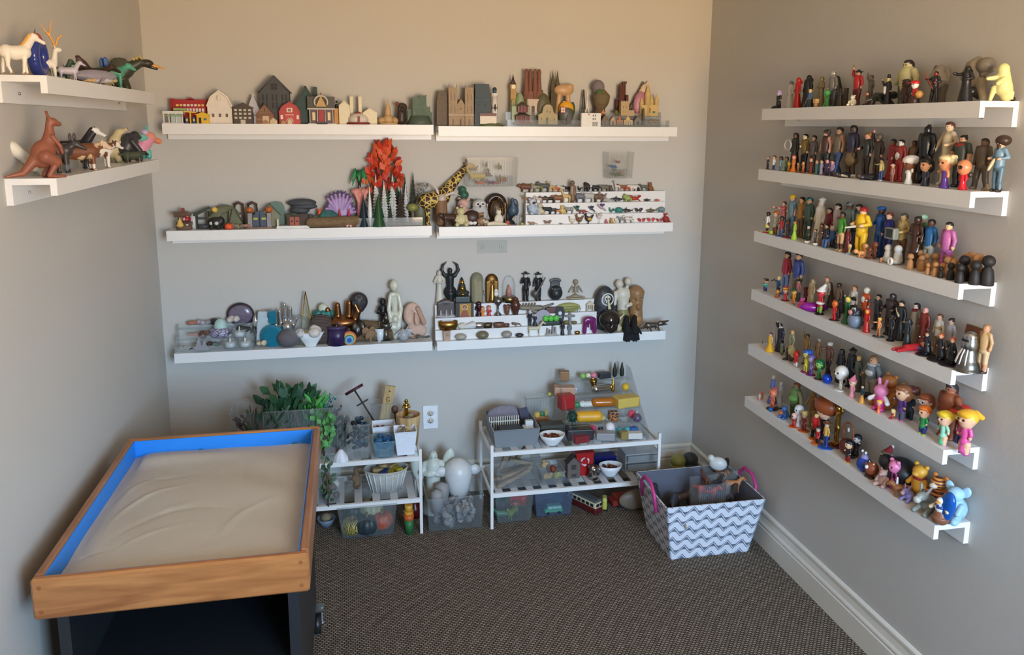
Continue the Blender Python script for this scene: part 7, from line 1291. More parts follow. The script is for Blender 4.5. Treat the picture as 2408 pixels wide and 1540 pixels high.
def cage(h,w):
 BR=mT((150,118,64),.4);q=[('cage_base',MB().cyl((0,0,0),w*.5,h*.06,n=24),BR),('finial',MB().ball((0,0,h*.97),.005,8),BR),('hoop',MB().tU([(w*.48*cos(a),w*.48*sin(a),h*.62)for a in np.linspace(0,6.283,20)],.0014,5),BR)]
 for i in range(16):
  a=i*pi/8;x,y=cos(a)*w*.48,sin(a)*w*.48
  q.append(('wire',MB().tU([(x,y,h*.05),(x,y,h*.62),(x*.75,y*.75,h*.84),(x*.15,y*.15,h*.94)],.0011,5),BR))
 return q
hD(k,1172,465,.062,'domed brass wire birdcage','birdcage','birdcage',cage,wp=38)
Z(k,1173,492,.10,'cream cat statue with flower-shaped cutouts',nO([E('body',(0,0,.35),(.3,.2,.38)),E('head',(0,0,.82),(.17,.14,.16)),C('ears',(-.1,0,.93),(-.13,0,1.02),.05,.01),C('ears',(.1,0,.93),(.13,0,1.02),.05,.01)]+[E('-f',(.10*cos(a),-.2,.42+.10*sin(a)),(.045,.08,.045))for a in aR(0,6,1.256)]),{'body':(222,210,190)},'cat_statue','statue')
Z(k,1169,520,.113,'low cream carved snake lying at shelf front',nO([C('body',(-1.2,0,.3),(-.4,.1,.35),.25,.3),C('body',(-.4,.1,.35),(.5,-.1,.3),.3,.28),C('body',(.5,-.1,.3),(1.3,.05,.2),.28,.1)]),{'body':(214,204,178)},'toy_snake')
Z(k,1192,518,.108,'small glossy orange snail',nO([E('shell',(.1,0,.55),(.4,.28,.42)),C('body',(-.5,0,.15),(.5,0,.12),.14,.1),C('body',(-.5,0,.15),(-.62,0,.5),.1,.06)]),{'shell':(170,82,54),'body':(190,130,100)},'toy_snail')
Z(k,1207,460,.05,'dark blue peacock figure with spiky crest',nO([E('body',(0,0,.4),(.24,.2,.3)),C('body',(0,-.05,.55),(-.05,-.08,.8),.12,.08),E('head',(-.06,-.1,.86),.08),E('tail',(.1,.1,.6),(.16,.05,.3)),C('crest',(-.05,-.08,.9),(0,-.05,1.02),.02,.01),C('crest',(-.05,-.08,.9),(.08,-.05,1.0),.02,.01),C('base',(0,0,.03),(0,0,.15),.2,.12)]),{'body':(56,78,96),'tail':(72,84,100),'crest':(70,84,98),'base':(50,
66,80),'head':(60,84,104)},'toy_peacock')
Z(k,1216,505,.10,'black and white striped fan shell',nO([C('shell',(0,0,.1),(.55*sin(a),0,.1+.8*cos(a)),.1,.09)for a in aR(-.9,1,.3)]),{'shell':M((206,204,196),.5,kind='stripe',rgb2=(66,62,58),ks=3)},'fan_shell','shell')
def bin_(lB,u,v,up,wp,hpx,items,d=.0,dp=.09):
 p=hit(u,v,1,-dp);m_=proj(p)[2]/FPX;w,h=wp*m_,hpx*m_
 t=tH('wall_bin',lB,'storage bin',(p[0],0,p[2]),0)
 pT('bin_body',MB().shell(-w/2,w/2,-dp,-.002,0,h,.003,.006),clear((222,224,220),.03),t)
 n=int(wp/4)
 for i in range(n):pT('rib',MB().tU([(-w/2+w*(i+.5)/n,-dp-.001,.004),(-w/2+w*(i+.5)/n,-dp-.006,h*.93)],.0012,4),clear((236,236,230),.12),t)
 for j,(nm,x,z,sz,pM,col)in enumerate(items):
  NFIG[0]+=1;lb=nm[1]
  bT(nm[0],lb,'figurine',pM,{l:(c if not isinstance(c,tuple)else M(c,.5))for l,c in col.items()},(p[0]+x*w,-dp*.5-.006*(j%3),p[2]+.004+z*h),.3*j,sz,26,.02,None,None,lambda l,c=next(iter(col)):l if l in col else c)
rp=nO(lZ());qd=nO(qD(L=1.2,leg=.3,bO=.22,nk=.5,nang=55,head=.12,tail='bushy'))
bin_('clear ribbed wall bin full of toy dinosaurs, above the birdcage',1158,439,0,118,68,((('toy_dinosaur','yellow long-necked dinosaur in the large wall bin'),-.28,.1,.07,qd,{'body':(176,156,70)}),(('toy_dinosaur','orange dinosaur low in the large wall bin'),-.22,0,.03,qd,{'body':(206,100,50)}),(('toy_dinosaur','purple dinosaur in the large wall bin'),-.02,.0,.034,qd,{'body':(112,52,112)}),(('toy_dinosaur',
'brown-orange dinosaur at bin corner in the large wall bin'),.25,.05,.048,qd,{'body':(150,92,52)}),(('toy_dinosaur','leaf green dinosaur atop the large wall bin'),.18,.5,.042,qd,{'body':(58,92,46)}),(('toy_dinosaur','dark grey dinosaur atop the large wall bin'),-.1,.6,.034,qd,{'body':(62,64,56)}),(('toy_lizard','dark purple lizard standing inside the large wall bin'),-.05,.3,.04,nO(sI_()),{'body':(56,
44,66)}),(('toy_dinosaur','pinkish flat dinosaur on floor of the large wall bin'),.1,0,.02,rp,{'body':(176,130,110)}),(('toy_dinosaur','olive dinosaur at the back of the large wall bin'),-.36,.45,.035,qd,{'body':(88,96,74)})))
bin_('small clear ribbed wall bin of lizards hung above the animal steps',1459,420,0,58,62,((('toy_snake','green lizard in the small wall bin'),.05,.0,.022,rp,{'body':(84,104,54)}),(('toy_lizard','blue lizard in the small wall bin'),-.15,.32,.02,rp,{'body':(44,84,150)}),(('toy_lizard','red lizard in the small wall bin'),0,.52,.016,rp,{'body':(140,66,50)}),(('toy_lizard','pale grey lizard in the small wall bin'),
.0,.18,.018,rp,{'body':(150,156,140)}),(('toy_lizard','orange-tan lizard in the small wall bin'),.2,.1,.018,rp,{'body':(196,140,70)})))
Q={'q':dict(L=.9,leg=.4,bO=.2,nk=.25,nang=40,head=.14,sN=.12),'c':dict(L=.8,leg=.35,bO=.18,nk=.2,nang=45,head=.16,sN=.08,tail='up'),'g':dict(L=.6,leg=.4,bO=.13,nk=.5,nang=75,head=.09,sN=.1,horn='ossi'),'e':dict(L=.85,leg=.35,bO=.26,nk=.12,nang=20,head=.19,sN=.06,ear='big',tK=True,lw=.1,horn='tusk'),'b':dict(L=.85,leg=.3,bO=.25,nk=.2,nang=15,head=.17,sN=.1,ear='round',tail='stub',lw=.1),'h':dict(L=.9,
leg=.45,bO=.17,nk=.35,nang=55,head=.11,sN=.16,tail='hair',mane=True),'f':dict(L=.9,leg=.35,bO=.16,nk=.22,nang=40,head=.13,sN=.12,tail='bushy'),'o':dict(L=.95,leg=.32,bO=.24,nk=.18,nang=10,head=.16,sN=.12,horn='short',hump=True)}
def zoo(rows,bz,d):
 for r in rows:
  u,v,kd,col,what=r[:5]
  cc=col if isinstance(col,dict)else{'body':col}
  if kd in Q:pr=nO(qD(**Q[kd]))
  else:pr=nO({'S':sI_,'A':ape,'F':fish,'C':crab,'L':lZ,'R':frog,'T':turtle,'B':bfly,'H':bird,'D':lambda:bird('duck'),'W':lambda:bird('heron'),'Y':lambda:bird('fly')}[kd]())
  nm=what.split(' ')[-1];lb=what+(r[5]if len(r)>5 else '')
  yw={'S':.3,'A':-.3,'B':0,'C':0}.get(kd,.25*jitter(int(u)))
  Z(k,u,v,d,lb+' '+bz[1],pr,cc,'toy_'+nm,'figurine',yw=yw,bz=bz[0],rO=.5)
ZB=M((206,204,198),.5,kind='stripe',rgb2=(50,48,46),ks=3)
zoo(((1233,430,'o',(112,72,48),'small brown bison'),(1249,430,'q',ZB,'dark striped zebra'),(1265,429,'f',(132,128,62),'olive yellow hyena'),(1277,424,'c',(84,84,84),'dark grey lemur'),(1294,424,'g',(196,158,96),'tan young giraffe'),(1308,436,'f',(206,104,58),'orange tailed fox'),(1319,434,'q',{'body':(206,202,192),'horn':(120,110,96)},'white standing goat'),(1331,435,'q',(40,38,38),'black bull calf'),
(1363,437,'H',(36,34,36),'tiny black crow'),(1380,428,'A',(44,38,38),'black sitting gorilla'),(1398,435,'b',{'body':(46,44,44),'head':(214,210,200)},'black badger'),(1419,434,'b',(110,108,88),'grey-olive rhino'),(1437,435,'S',(108,100,96),'grey koala'),(1450,423,'g',{'body':(206,204,196),'head':(150,146,140)},'white llama'),(1462,431,'q',M((196,100,56),.5,kind='stripe',rgb2=(60,40,32),ks=3),'orange tiger'),
(1474,435,'f',(190,92,66),'reddish fox'),(1486,434,'b',(222,214,200),'white polar bear'),(1499,434,'S',{'body':(38,36,36),'head':(226,222,212),'muzzle':(226,222,212)},'black and white panda'),(1513,431,'q',M((120,122,106),.5,kind='stripe',rgb2=(70,72,64),ks=3),'grey striped zebra'),(1529,428,'S',(140,92,58),'brown sitting bear')),(S3,'on the top step of the animal riser'),.018)
zoo(((1239,458,'h',{'body':(150,120,98),'mane':(80,64,54)},'tan pinto horse'),(1266,459,'h',{'body':(206,192,176),'mane':(150,130,110)},'cream pony'),(1278,459,'q',(96,70,54),'brown donkey'),(1294,459,'f',(36,34,34),'black hound'),(1309,457,'o',(136,92,62),'light brown ox'),(1329,440,'g',(206,178,120),'pale tan camel'),(1361,453,'e',(108,110,118),'dark grey elephant'),(1380,452,'e',(186,182,176),'pale grey elephant'),
(1404,455,'b',{'body':(112,88,68)},'brown walrus'),(1416,450,'H',(140,130,122),'grey pigeon'),(1428,462,'F',(172,168,160),'grey dolphin'),(1452,459,'F',{'body':(40,40,40),'belly':(226,222,212)},'black and white orca'),(1475,455,'R',(150,166,90),'light green frog'),(1492,458,'C',{'body':(180,60,48),'eyes':(232,226,214)},'bright red crab'),(1523,465,'F',(46,44,44),'black shark'),(1546,466,'F',(196,96,
66),'orange fish')),(S2,'on the middle step of the animal riser'),.049)
Z(k,1346,424,.05,'tall brown carved bear pillar on the middle step',nO([C('body',(0,0,.05),(0,0,.7),.14,.12),E('head',(-.02,0,.88),(.12,.11,.12)),C('arms',(.1,-.06,.7),(.13,-.08,.3),.05),C('arms',(-.1,-.06,.7),(-.13,-.08,.3),.05)]),{'body':(122,92,66),'head':(112,92,74),'arms':(114,84,60)},'carved_bear',bz=S2)
zoo(((1253,465,'S',{'body':(176,190,206),'head':(206,210,216),'muzzle':(60,58,60)},'light blue and white puppy'),(1271,477,'S',(206,194,166),'cream meerkat'),(1284,482,'q',(42,42,44),'black donkey'),(1299,485,'f',(66,64,66),'charcoal wolf'),(1312,489,'f',(206,134,80),'orange fox'),(1323,482,'S',(214,190,124),'yellow duckling'),(1336,483,'q',ZB,'grey striped okapi'),(1356,478,'Y',{'body':(52,110,92),
'beak':(60,56,50)},'green hummingbird'),(1372,492,'L',(150,70,66),'dull red lizard'),(1390,479,'Y',(74,80,92),'slate blue swallow'),(1413,472,'Y',{'body':(176,164,176),'wing':(116,92,140)},'white and purple dove'),(1437,487,'H',{'body':(52,124,110),'tail':(40,110,96)},'teal peacock'),(1453,487,'T',(54,134,122),'teal snail'),(1475,486,'F',{'body':(52,46,44),'belly':(222,216,206)},'dark orca'),(1502,
486,'B',(44,38,36),'black bat'),(1533,487,'F',(96,92,62),'olive shark'),(1553,486,'T',(116,140,140),'grey-blue turtle')),(S1,'on the lowest step of the animal riser'),.077)
zoo(((1228,523,'R',(190,172,76),'yellow frog'),(1254,521,'L',(166,134,106),'tan lizard'),(1288,515,'B',{'wing':(128,92,74),'body':(70,54,46)},'brown butterfly'),(1320,524,'L',(110,118,128),'blue-grey lizard'),(1345,508,'D',{'body':(226,214,194),'beak':(226,140,60),'legs':(226,140,60)},'white duck'),(1362,502,'H',{'body':(120,86,56),'comb':(160,60,46)},'brown hen'),(1384,499,'H',{'body':(50,42,50),
'wing':(190,150,60)},'black and gold rooster'),(1407,498,'W',{'body':(214,200,192),'legs':(196,170,160)},'pale pink heron'),(1426,515,'S',(196,110,124),'pink chick'),(1438,512,'S',(200,150,86),'orange-brown chick'),(1449,513,'D',(226,214,190),'cream chick'),(1461,507,'q',ZB,'black-striped zebra foal'),(1476,504,'c',M((222,216,206),.5,kind='spots',rgb2=(40,38,38),ks=5),'spotted dalmatian'),(1488,513,
'Y',(222,214,200),'cream dove'),(1509,510,'B',{'wing':(166,50,46),'body':(222,206,180)},'red and cream butterfly'),(1531,509,'B',{'wing':(180,62,58),'body':(232,220,200)},'red and white moth'),(1551,511,'B',{'wing':(150,44,42),'body':(226,196,150)},'dark red butterfly'),(1566,500,'S',{'body':(160,54,50),'muzzle':(230,214,200)},'round red bird')),(0,'on the shelf before the animal riser'),.106)
k='B3L'
pa=sP_(k,412,800,.112)[0];pb=sP_(k,596,800,.112)[0];w_=pb[0]-pa[0];T1,T2,T3=.010,.050,.092
t=tH('acrylic_stand','clear acrylic three-tier stand of crystals and tealights','display stand',pa)
for i,(z,y0_)in enumerate(((T1,0),(T2,.036),(T3,.070))):
 tr=pT('tier',MB().bb(0,w_,y0_,y0_+.036,z-.003,z),ACR,t)
 pT('tier_lip',MB().bb(0,w_,y0_-.002,y0_,z-.012,z+.018),clear((222,228,228),.12),tr)
 for x in(0,w_):pT('side',MB().bb(x-.0015,x+.0015,y0_,y0_+.036,0,z+.02),ACR,tr)
def rk(u,v,d,bz,lB,rgb,sd_,name='stone',fl=.7,mat=None,n=4):return Z(k,u,v,d,lB,rock(sd_,n,fl),{'rock':mat or M(rgb,.5,var=.25,scale=5,bump=.3)},name,'stone',bz=bz,yw=sd_)
QZ=M((214,214,212),.1,var=.1,trans=.6)
Z(k,567,712,.025,'dark purple agate half slab standing on edge',nO([E('rind',(0,0,.1),(1.0,.24,.9)),E('face',(0,-.1,.1),(.86,.2,.74))]),{'rind':(44,38,48),'face':M((112,100,116),.2,var=.4,scale=6)},'agate','stone',bz=T3)
rk(549,731,.035,T3,'rough white quartz chunk before the agate',(206,196,184),3);rk(505,738,.032,T3,'flat black slate shard',(44,44,46),5,fl=.5)
rk(453,744,.035,T3,'orange and clear crystal cluster on the top tier',(170,110,90),7);rk(474,747,.04,T3,'small pale purple crystal on the top tier',(176,166,172),9);rk(488,745,.035,T3,'small grey crystal on the top tier',(150,150,154),11)
Z(k,456,776,.065,'long pink quartz bar on the middle tier',nO([B('rock',(0,0,.5),(1.6,.5,.5),.12,ry=.05)]),{'rock':M((176,140,134),.25,var=.2,scale=4)},'crystal_bar','stone',bz=T2)
Z(k,490,771,.06,'brown wooden wedge stone on the middle tier',nO([B('rock',(0,0,.5),(.8,.5,.45),.1,ry=-.25)]),{'rock':(136,92,66)},'stone','stone',bz=T2)
Z(k,478,777,.07,'small dark brown ring bead',nO([C('bead',(.35*cos(a),0,.5+.35*sin(a)),(.35*cos(a+.6),0,.5+.35*sin(a+.6)),.16)for a in aR(0,6.3,.6)]),{'bead':(92,58,44)},'bead','bead',bz=T2)
Z(k,518,769,.07,'lilac marbled stone under the mint egg',nO([E('rock',(0,0,.5),(.95,.6,.5))]),{'rock':M((172,164,186),.3,kind='cells',rgb2=(84,78,96),ks=3)},'stone','stone',bz=T2)
Z(k,520,749,.058,'smooth pale mint green stone egg',[E('egg',(0,0,.5),(.38,.38,.5))],{'egg':(176,206,196)},'stone_egg','stone',bz=T2+.012)
rk(537,777,.07,T2,'small shiny silver pebble on the middle tier',(190,188,186),13);rk(574,755,.05,T2,'dark half-round geode behind the tealight',(56,58,54),15)
def tealight(u,v,d,bz,lB):
 def fn(h,w):return[('glass_cup',MB().lA([(w*.42,0),(w*.5,h*.2),(w*.5,h*.62),(w*.46,h*.62),(w*.44,h*.1),(0,h*.08)],n=20),clear((228,234,234),.12)),('candle',MB().cyl((0,0,h*.12),w*.30,h*.28,n=18),M((236,238,240),.4)),('flame_tip',MB().lA([(w*.10,h*.38),(w*.07,h*.6),(0,h*.82)],n=8),M((228,220,200),.3))]
 hD(k,u,v,d,lB,'tealight','candle',fn,bz=bz,wp=34)
tealight(564,760,.068,T2,'tealight in glass cup on the middle tier');tealight(542,787,.10,T1,'tealight in glass cup next to green mineral');tealight(577,786,.10,T1,'tealight in glass cup at front tier end')
rk(435,806,.10,T1,'clear quartz splinters on the front tier',(206,208,206),17,'quartz',.5,QZ);rk(450,814,.112,T1,'flat black oval pebble on the front tier',(40,42,40),19,'pebble',.5,n=2)
for u,v,l in((469,793,'small clear glass pyramid with lilac tint'),(482,798,'wider clear glass pyramid behind the quartz')):hD(k,u,v,.10,l,'glass_pyramid','pyramid',lambda h,w:[('pyramid',MB().lA([(w*.7,0),(0,h)],n=4,smooth=False),M((206,206,214),.08,trans=.6))],bz=T1,wp=20)
rk(495,795,.095,T1,'small dark brown rough stone on the front tier',(66,48,42),23);rk(509,798,.10,T1,'mottled green mineral chunk',(96,112,100),25)
Z(k,632,713,.02,'round beige plate leaning against the wall',nO([E('plate',(0,0,.5),(.5,.05,.5),rx=-.1)]),{'plate':(176,164,150)},'plate','plate')
Z(k,622,729,.045,'tall pale clear crystal chunk',nO([B('rock',(-.08,0,.45),(.13,.1,.45),.03,ry=.1),B('rock',(.08,0,.36),(.12,.1,.36),.03,ry=-.15)]),{'rock':M((186,200,204),.15,var=.2,scale=5)},'crystal','stone');rk(604,736,.03,0,'crumpled shiny silver foil piece',(210,212,214),29,'foil',2.6,mT((214,216,218),.2))
BLG=M((40,140,166),.08,var=.1,trans=.35)
hD(k,642,732,.075,'round turquoise glass bottle with square neck','glass_bottle','bottle',lambda h,w:[('bottle_body',MB().lA([(w*.0,-.012),(w*.40,-.012),(w*.48,-.006),(w*.48,.008),(w*.38,.014),(0,.014)],n=26,smooth=False).xf(),BLG),('neck',MB().box((w*.04,0,h*.84),(w*.28,.018,h*.36),taper=1.15),BLG),('front_disc',MB().tU([(0,-.014,h*.34),(0,-.018,h*.34)],w*.34,24),BLG)],wp=56)
o=bpy.data.objects['bottle_body'];o.rotation_euler=(math.radians(90),0,0);o.location=(0,0,56*sP_(k,642,732,.075)[2]*.48)
SV=mT((206,208,210),.14)
Z(k,676,711,.055,'polished silver hand with upright fingers',nO([C('palm',(0,0,.12),(0,0,.42),.17,.16)]+[C('finger',(x,0,.42),(x*1.25,-.01,zt_),.055,.04)for x,zt_ in((-.14,.82),(-.03,.98),(.08,.88))]+[C('finger',(.14,0,.4),(.24,-.02,.62),.05,.035),C('finger',(-.12,-.05,.3),(-.26,-.08,.5),.055,.04)]),{'palm':SV,'finger':SV},'hand_sculpture','sculpture')
rk(619,793,.10,0,'rounded beige stone at the shelf front',(206,188,158),31,n=3,fl=1.1)
Z(k,678,773,.09,'round charcoal stone pot with small hole',nO([E('pot',(0,0,.47),(.54,.5,.47)),E('-h',(-.02,-.12,.98),(.13,.1,.12))]),{'pot':M((104,98,100),.85,var=.2,scale=30,bump=.5)},'stone_pot','pot')
Z(k,704,742,.055,'clear glass globe behind the white bowl',[E('globe',(0,0,.5),.5)],{'globe':clear((226,232,234),.10)},'glass_globe','ornament')
GP=mT((170,140,70),.3)
hD(k,723,685,.045,'tall slender glass pyramid with brass edges','glass_pyramid','pyramid',lambda h,w:[('edge',MB().tU([(sx*w*.5,sy*w*.36,0),(0,0,h)],.002,6),GP)for sx in(-1,1)for sy in(-1,1)]+[('glass_face',MB().add([(sx*w*.49,sy*w*.35,0),(ex*w*.49,ey*w*.35,0),(0,0,h*.99)],[(0,1,2)]),clear((206,204,160),.10))for sx,sy,ex,ey in((-1,-1,1,-1),(1,-1,1,1),(1,1,-1,1),(-1,1,-1,-1))],wp=37)
Z(k,761,714,.05,'teal lotus flower candle holder on white stand',nO([E('petal',(.17*cos(a),.14*sin(a),.72),(.10,.08,.11),rz=a)for a in aR(0,6.2,.78)]+[E('candle',(0,0,.88),(.13,.12,.12)),C('stand',(0,0,.03),(0,0,.6),.11,.07)]),{'petal':(36,112,104),'candle':(196,200,176),'stand':(206,208,206)},'candle_holder','candle holder',sy=.6)
Z(k,757,738,.07,'dark brown coiled twig ball',nO([E('ball',(0,0,.5),(.42,.36,.5))]),{'ball':M((96,82,74),.9,kind='stripez',rgb2=(62,50,46),ks=7,bump=.5)},'twig_ball','ornament',sy=.6)
hD(k,731,780,.098,'white boat-shaped china bowl of rocks','china_bowl','bowl',lambda h,w:[('bowl',MB().lA([(w*.2,0),(w*.2,h*.08),(w*.36,h*.5),(w*.5,h),(w*.47,h),(w*.3,h*.4),(0,h*.25)],n=28,sy=.5),M((226,232,232),.2,var=.02))],wp=64)
for u,v,l,c_,s_ in((743,753,'white hollow geode in the boat-shaped bowl',(214,206,196),33),(721,766,'gold-brown pyrite rock in the boat-shaped bowl',(132,116,76),35),(708,763,'white angular rock in the boat-shaped bowl',(206,200,196),37)):rk(u,v,.098,.020,l,c_,s_,'stone',1.0)
BRZ=mT((150,104,66),.32)
Z(k,809,706,.055,'bronze open hand bowl with raised fingers',nO([E('palm',(0,0,.44),(.42,.26,.17)),C('wrist',(.05,0,.02),(.04,0,.36),.15,.13)]+[C('finger',(x,.05,.45),(x*1.12,.0,zt_),.11,.075)for x,zt_ in((-.34,.80),(-.10,.92),(.18,.97))]+[C('finger',(.34,.0,.48),(.44,-.03,.72),.09,.08),C('finger',(.44,-.03,.72),(.36,-.04,.92),.08,.06)]),{'palm':BRZ,'wrist':BRZ,'finger':BRZ},'hand_bowl','sculpture',
res=56)
hD(k,793,766,.085,'purple fluted round candle box with gold trim','candle_box','box',lambda h,w:[('box',MB().lA([(w*.48*(1+.02*(i%2)),z)for i,z in((0,0),(0,h*.94))],n=30),M((58,40,86),.35,kind='stripe',rgb2=(40,26,62),ks=60)),('lid',MB().lA([(w*.5,h*.9),(w*.5,h),(0,h)],n=30),M((74,58,92),.4)),('bead',MB().ball((0,-w*.2,h*1.16),.007,10),M((34,32,92),.15)),('gold_stand',MB().cyl((0,-w*.2,h),.003,h*.1,
n=8),GP)],wp=46)
hD(k,822,778,.105,'rainbow ringed disc stone with blue centre','rainbow_disc','ornament',lambda h,w:[('ring',MB().tU([(0,-.004-.0012*i,h*(.5-.03*i)),(0,.004-.0012*i,h*(.5-.03*i))],h*.5*r,28),c)for i,(r,c)in enumerate(((1,(176,80,60)),(.9,(206,120,60)),(.8,(214,176,70)),(.68,(60,110,66)),(.58,(110,170,196)),(.34,(36,84,160))))],wp=38)
def skull_disc(t):
 for q in(-1,1):pT('eye_socket',MB().tU([(q*.085,-.12,.82),(q*.085,-.16,.82)],.045,12),M((18,17,18)),t)
 for i in range(11):a=i*.57;pT('dot',MB().ball((.06*cos(a),-.145,.92+.04*sin(a)),.010,6),M((150,140,128)),t)
Z(k,846,687,.035,'black decorated skull mask on a thin post',nO([E('mask',(0,0,.80),(.21,.15,.22)),E('mask',(0,-.01,.66),(.14,.12,.12)),C('post',(0,0,.05),(0,0,.6),.025),C('foot',(0,0,.02),(0,0,.04),.14)]),{'mask':M((50,48,50),.5,var=.3,scale=20),'post':(60,66,76),'foot':(50,48,46)},'skull_mask','ornament',xT=skull_disc)
Z(k,840,744,.06,'dark pewter cluster of tiny gargoyles',rock(41,7,1.6),{'rock':mT((96,94,90),.4)},'gargoyle_cluster','ornament')
Z(k,868,764,.10,'tan desert rose mineral with layered petals',nO([E('petal',(.26*cos(a),.2*sin(a)-.05,.5+.28*sin(a*2.3)),(.24,.1,.22),rz=a)for a in aR(0,6.2,.7)]+[E('petal',(0,-.1,.5),(.3,.24,.36))]),{'petal':M((140,112,84),.9,var=.2,scale=9,bump=.5)},'desert_rose','stone')
Z(k,870,752,.045,'pile of curved brown bark pieces',nO([C('bark',(-1,0,.4),(1,.1,.55),.25),C('bark',(-.9,-.1,.2),(.9,-.1,.25),.2),C('bark',(-.2,0,.7),(.6,0,.6),.15)]),{'bark':wO((118,96,66),(82,64,44),3,.9)},'bark_pieces','bark')
hD(k,894,771,.075,'small plain white china dish','china_dish','bowl',lambda h,w:[('dish',MB().lA([(w*.25,0),(w*.5,h),(w*.46,h),(w*.2,h*.2),(0,h*.2)],n=22),M((220,228,232),.2))],wp=26)
PF(k,902,702,.04,'slim black carved ebony figure',BLA,BLA,BLA,BLA,fat=.72,lg='robe',hd=.17,al='fold',ar='fold',name='ebony_statue',cat='statue')
PW=mT((120,116,106),.4)
hD(k,908,737,.09,'pewter goblet stand with curled handles and perched bird','pewter_goblet','goblet',lambda h,w:[('foot',MB().box((0,0,h*.03),(w*.7,w*.4,h*.06)),PW),('stem',MB().cyl((0,0,h*.06),w*.18,h*.38,n=12),PW),('cup',MB().lA([(w*.16,h*.42),(w*.34,h*.58),(w*.3,h*.66)],n=14),PW),('bird',MB().ball((.002,0,h*.84),w*.17,10,(1,1,1.4)).ball((0,0,h*.97),w*.08,8),PW)]+[('handle',MB().tU([(s*w*.28,0,h*.62),
(s*w*.48,0,h*.7),(s*w*.46,0,h*.56),(s*w*.2,0,h*.44)],.0016,6),PW)for s in(-1,1)],wp=32)
Z(k,930,658,.06,'cream abstract statue of parent holding a child',nO([E('head',(0,0,.89),(.075,.07,.10)),C('body',(0,.02,.03),(0,.02,.4),.065,.08),C('arm',(-.07,0,.71),(-.10,-.03,.5),.035),C('arm',(.07,0,.71),(.10,-.03,.5),.035),C('arm',(-.10,-.03,.5),(-.05,-.06,.2),.035,.045),C('arm',(.10,-.03,.5),(.05,-.06,.2),.035,.045),C('body',(-.05,.02,.74),(.05,.02,.74),.04),C('body',(0,.05,.4),(0,.05,.7),.06),
E('child',(0,-.08,.34),(.055,.05,.065)),C('body',(0,-.04,.05),(0,-.04,.2),.06)]),{'head':(206,204,184),'body':(202,200,180),'arm':(208,206,186),'child':(204,202,182)},'parent_statue','statue',rO=.25)
hD(k,949,757,.098,'clear crystal glass star-shaped lotus','crystal_lotus','ornament',lambda h,w:[('crystal_petal',MB().add([(0,0,h*.3),(cos(a)*w*.2-.004*sin(a),sin(a)*w*.12,h*(.5+.1*(i%2))),(cos(a)*w*.5,sin(a)*w*.25,h*(.35+.5*max(0,sin(a*1.0)))),(cos(a)*w*.2,sin(a)*w*.12,h*.25)],[(0,1,2),(0,2,3),(0,3,1),(1,3,2)]),M((216,220,222),.06,trans=.5))for i,a in enumerate(aR(0,6.2,.52))]+[('core',MB().ball((0,
0,h*.35),h*.3,10),M((216,220,222),.06,trans=.5))],wp=52)
Z(k,977,712,.055,'pink carved stone with face in profile and hollow',nO([E('stone',(-.04,0,.66),(.26,.14,.34)),E('stone',(.05,0,.2),(.30,.16,.22)),C('brow',(.1,-.12,.85),(.26,-.12,.45),.07),C('nose',(.0,-.16,.70),(.06,-.2,.45),.05,.06),E('-h',(-.1,-.16,.66),(.11,.1,.2))]),{'stone':(206,172,152),'brow':(184,146,124),'nose':(200,164,144)},'carved_stone','sculpture',rO=.8)
rk(985,782,.10,0,'dark grey metallic ore lump beside the lotus',(96,94,92),45);rk(1003,784,.095,0,'flat dark grey ore piece at the shelf end',(84,82,82),47,fl=.5)
k='B3R';V1,V2,V3=.046,.100,.158
riser(k,1024,1402,'white three-step display riser of religious and skeleton figures',(V1,V2,V3),(.091,.064,.036),(.064,.036,0))
dd={3:(V3,.018),2:(V2,.049),1:(V1,.077),0:(0,.106)}
def SF(st,u,v,lB,s,t=None,h=None,sk=SKIN,**kw):return PF('B3R',u,v,dd[st][1],lB,s,t,h,sk,bz=dd[st][0],**kw)
def SZ(st,u,v,lB,pr,cols,name,cat='figurine',**kw):return Z('B3R',u,v,dd[st][1],lB,nO(pr),cols,name,cat,bz=dd[st][0],**kw)
IV=(206,200,184)
SF(3,1034,637,'tall cream robed statue with bowed head and long hair',IV,h=(196,188,172),sk=IV,lg='robe',hair='long',fat=.85,al='fold',ar='fold',name='robed_statue',cat='statue')
Z(k,1059,613,.018,'flat black goddess figure with arms curved overhead',nO([E('hips',(0,0,.24),(.16,.07,.17)),C('waist',(0,0,.3),(0,0,.62),.085,.10),C('waist',(-.12,0,.66),(.12,0,.66),.05),E('head',(0,0,.79),(.06,.05,.075)),C('waist',(0,0,.68),(0,0,.74),.035)]+[C('arms',(q*a_,0,za),(q*b_,0,zb__),ra,rb)for q in(-1,1)for a_,za,b_,zb__,ra,rb in((.13,.67,.21,.80,.045,.04),(.21,.80,.18,.93,.04,.03),(.18,
.93,.06,1.03,.03,.01))]+[C('hips',(0,0,.03),(0,0,.2),.1,.12)]),{'hips':(28,30,32),'waist':(28,30,32),'head':(28,30,32),'arms':(28,30,32)},'goddess_statue','statue',bz=V3)
GL=mT((176,140,70),.3)
SZ(3,1087,651,'gold-faced seated Buddha on dark stone pedestal',[B('pedestal',(0,0,.15),(.28,.2,.15),.02),E('robe',(0,0,.40),(.27,.2,.13)),C('robe',(0,.02,.4),(0,.02,.66),.17,.13),E('chest',(0,-.08,.58),(.09,.08,.09)),E('head',(0,-.02,.80),(.085,.09,.10)),C('topknot',(0,.02,.88),(0,.02,1.0),.07,.01),E('chest',(0,-.2,.38),(.08,.05,.05))],{'robe':(56,58,46),'pedestal':(52,60,60),'chest':GL,'head':GL,
'topknot':(40,46,44)},'buddha_statue','statue')
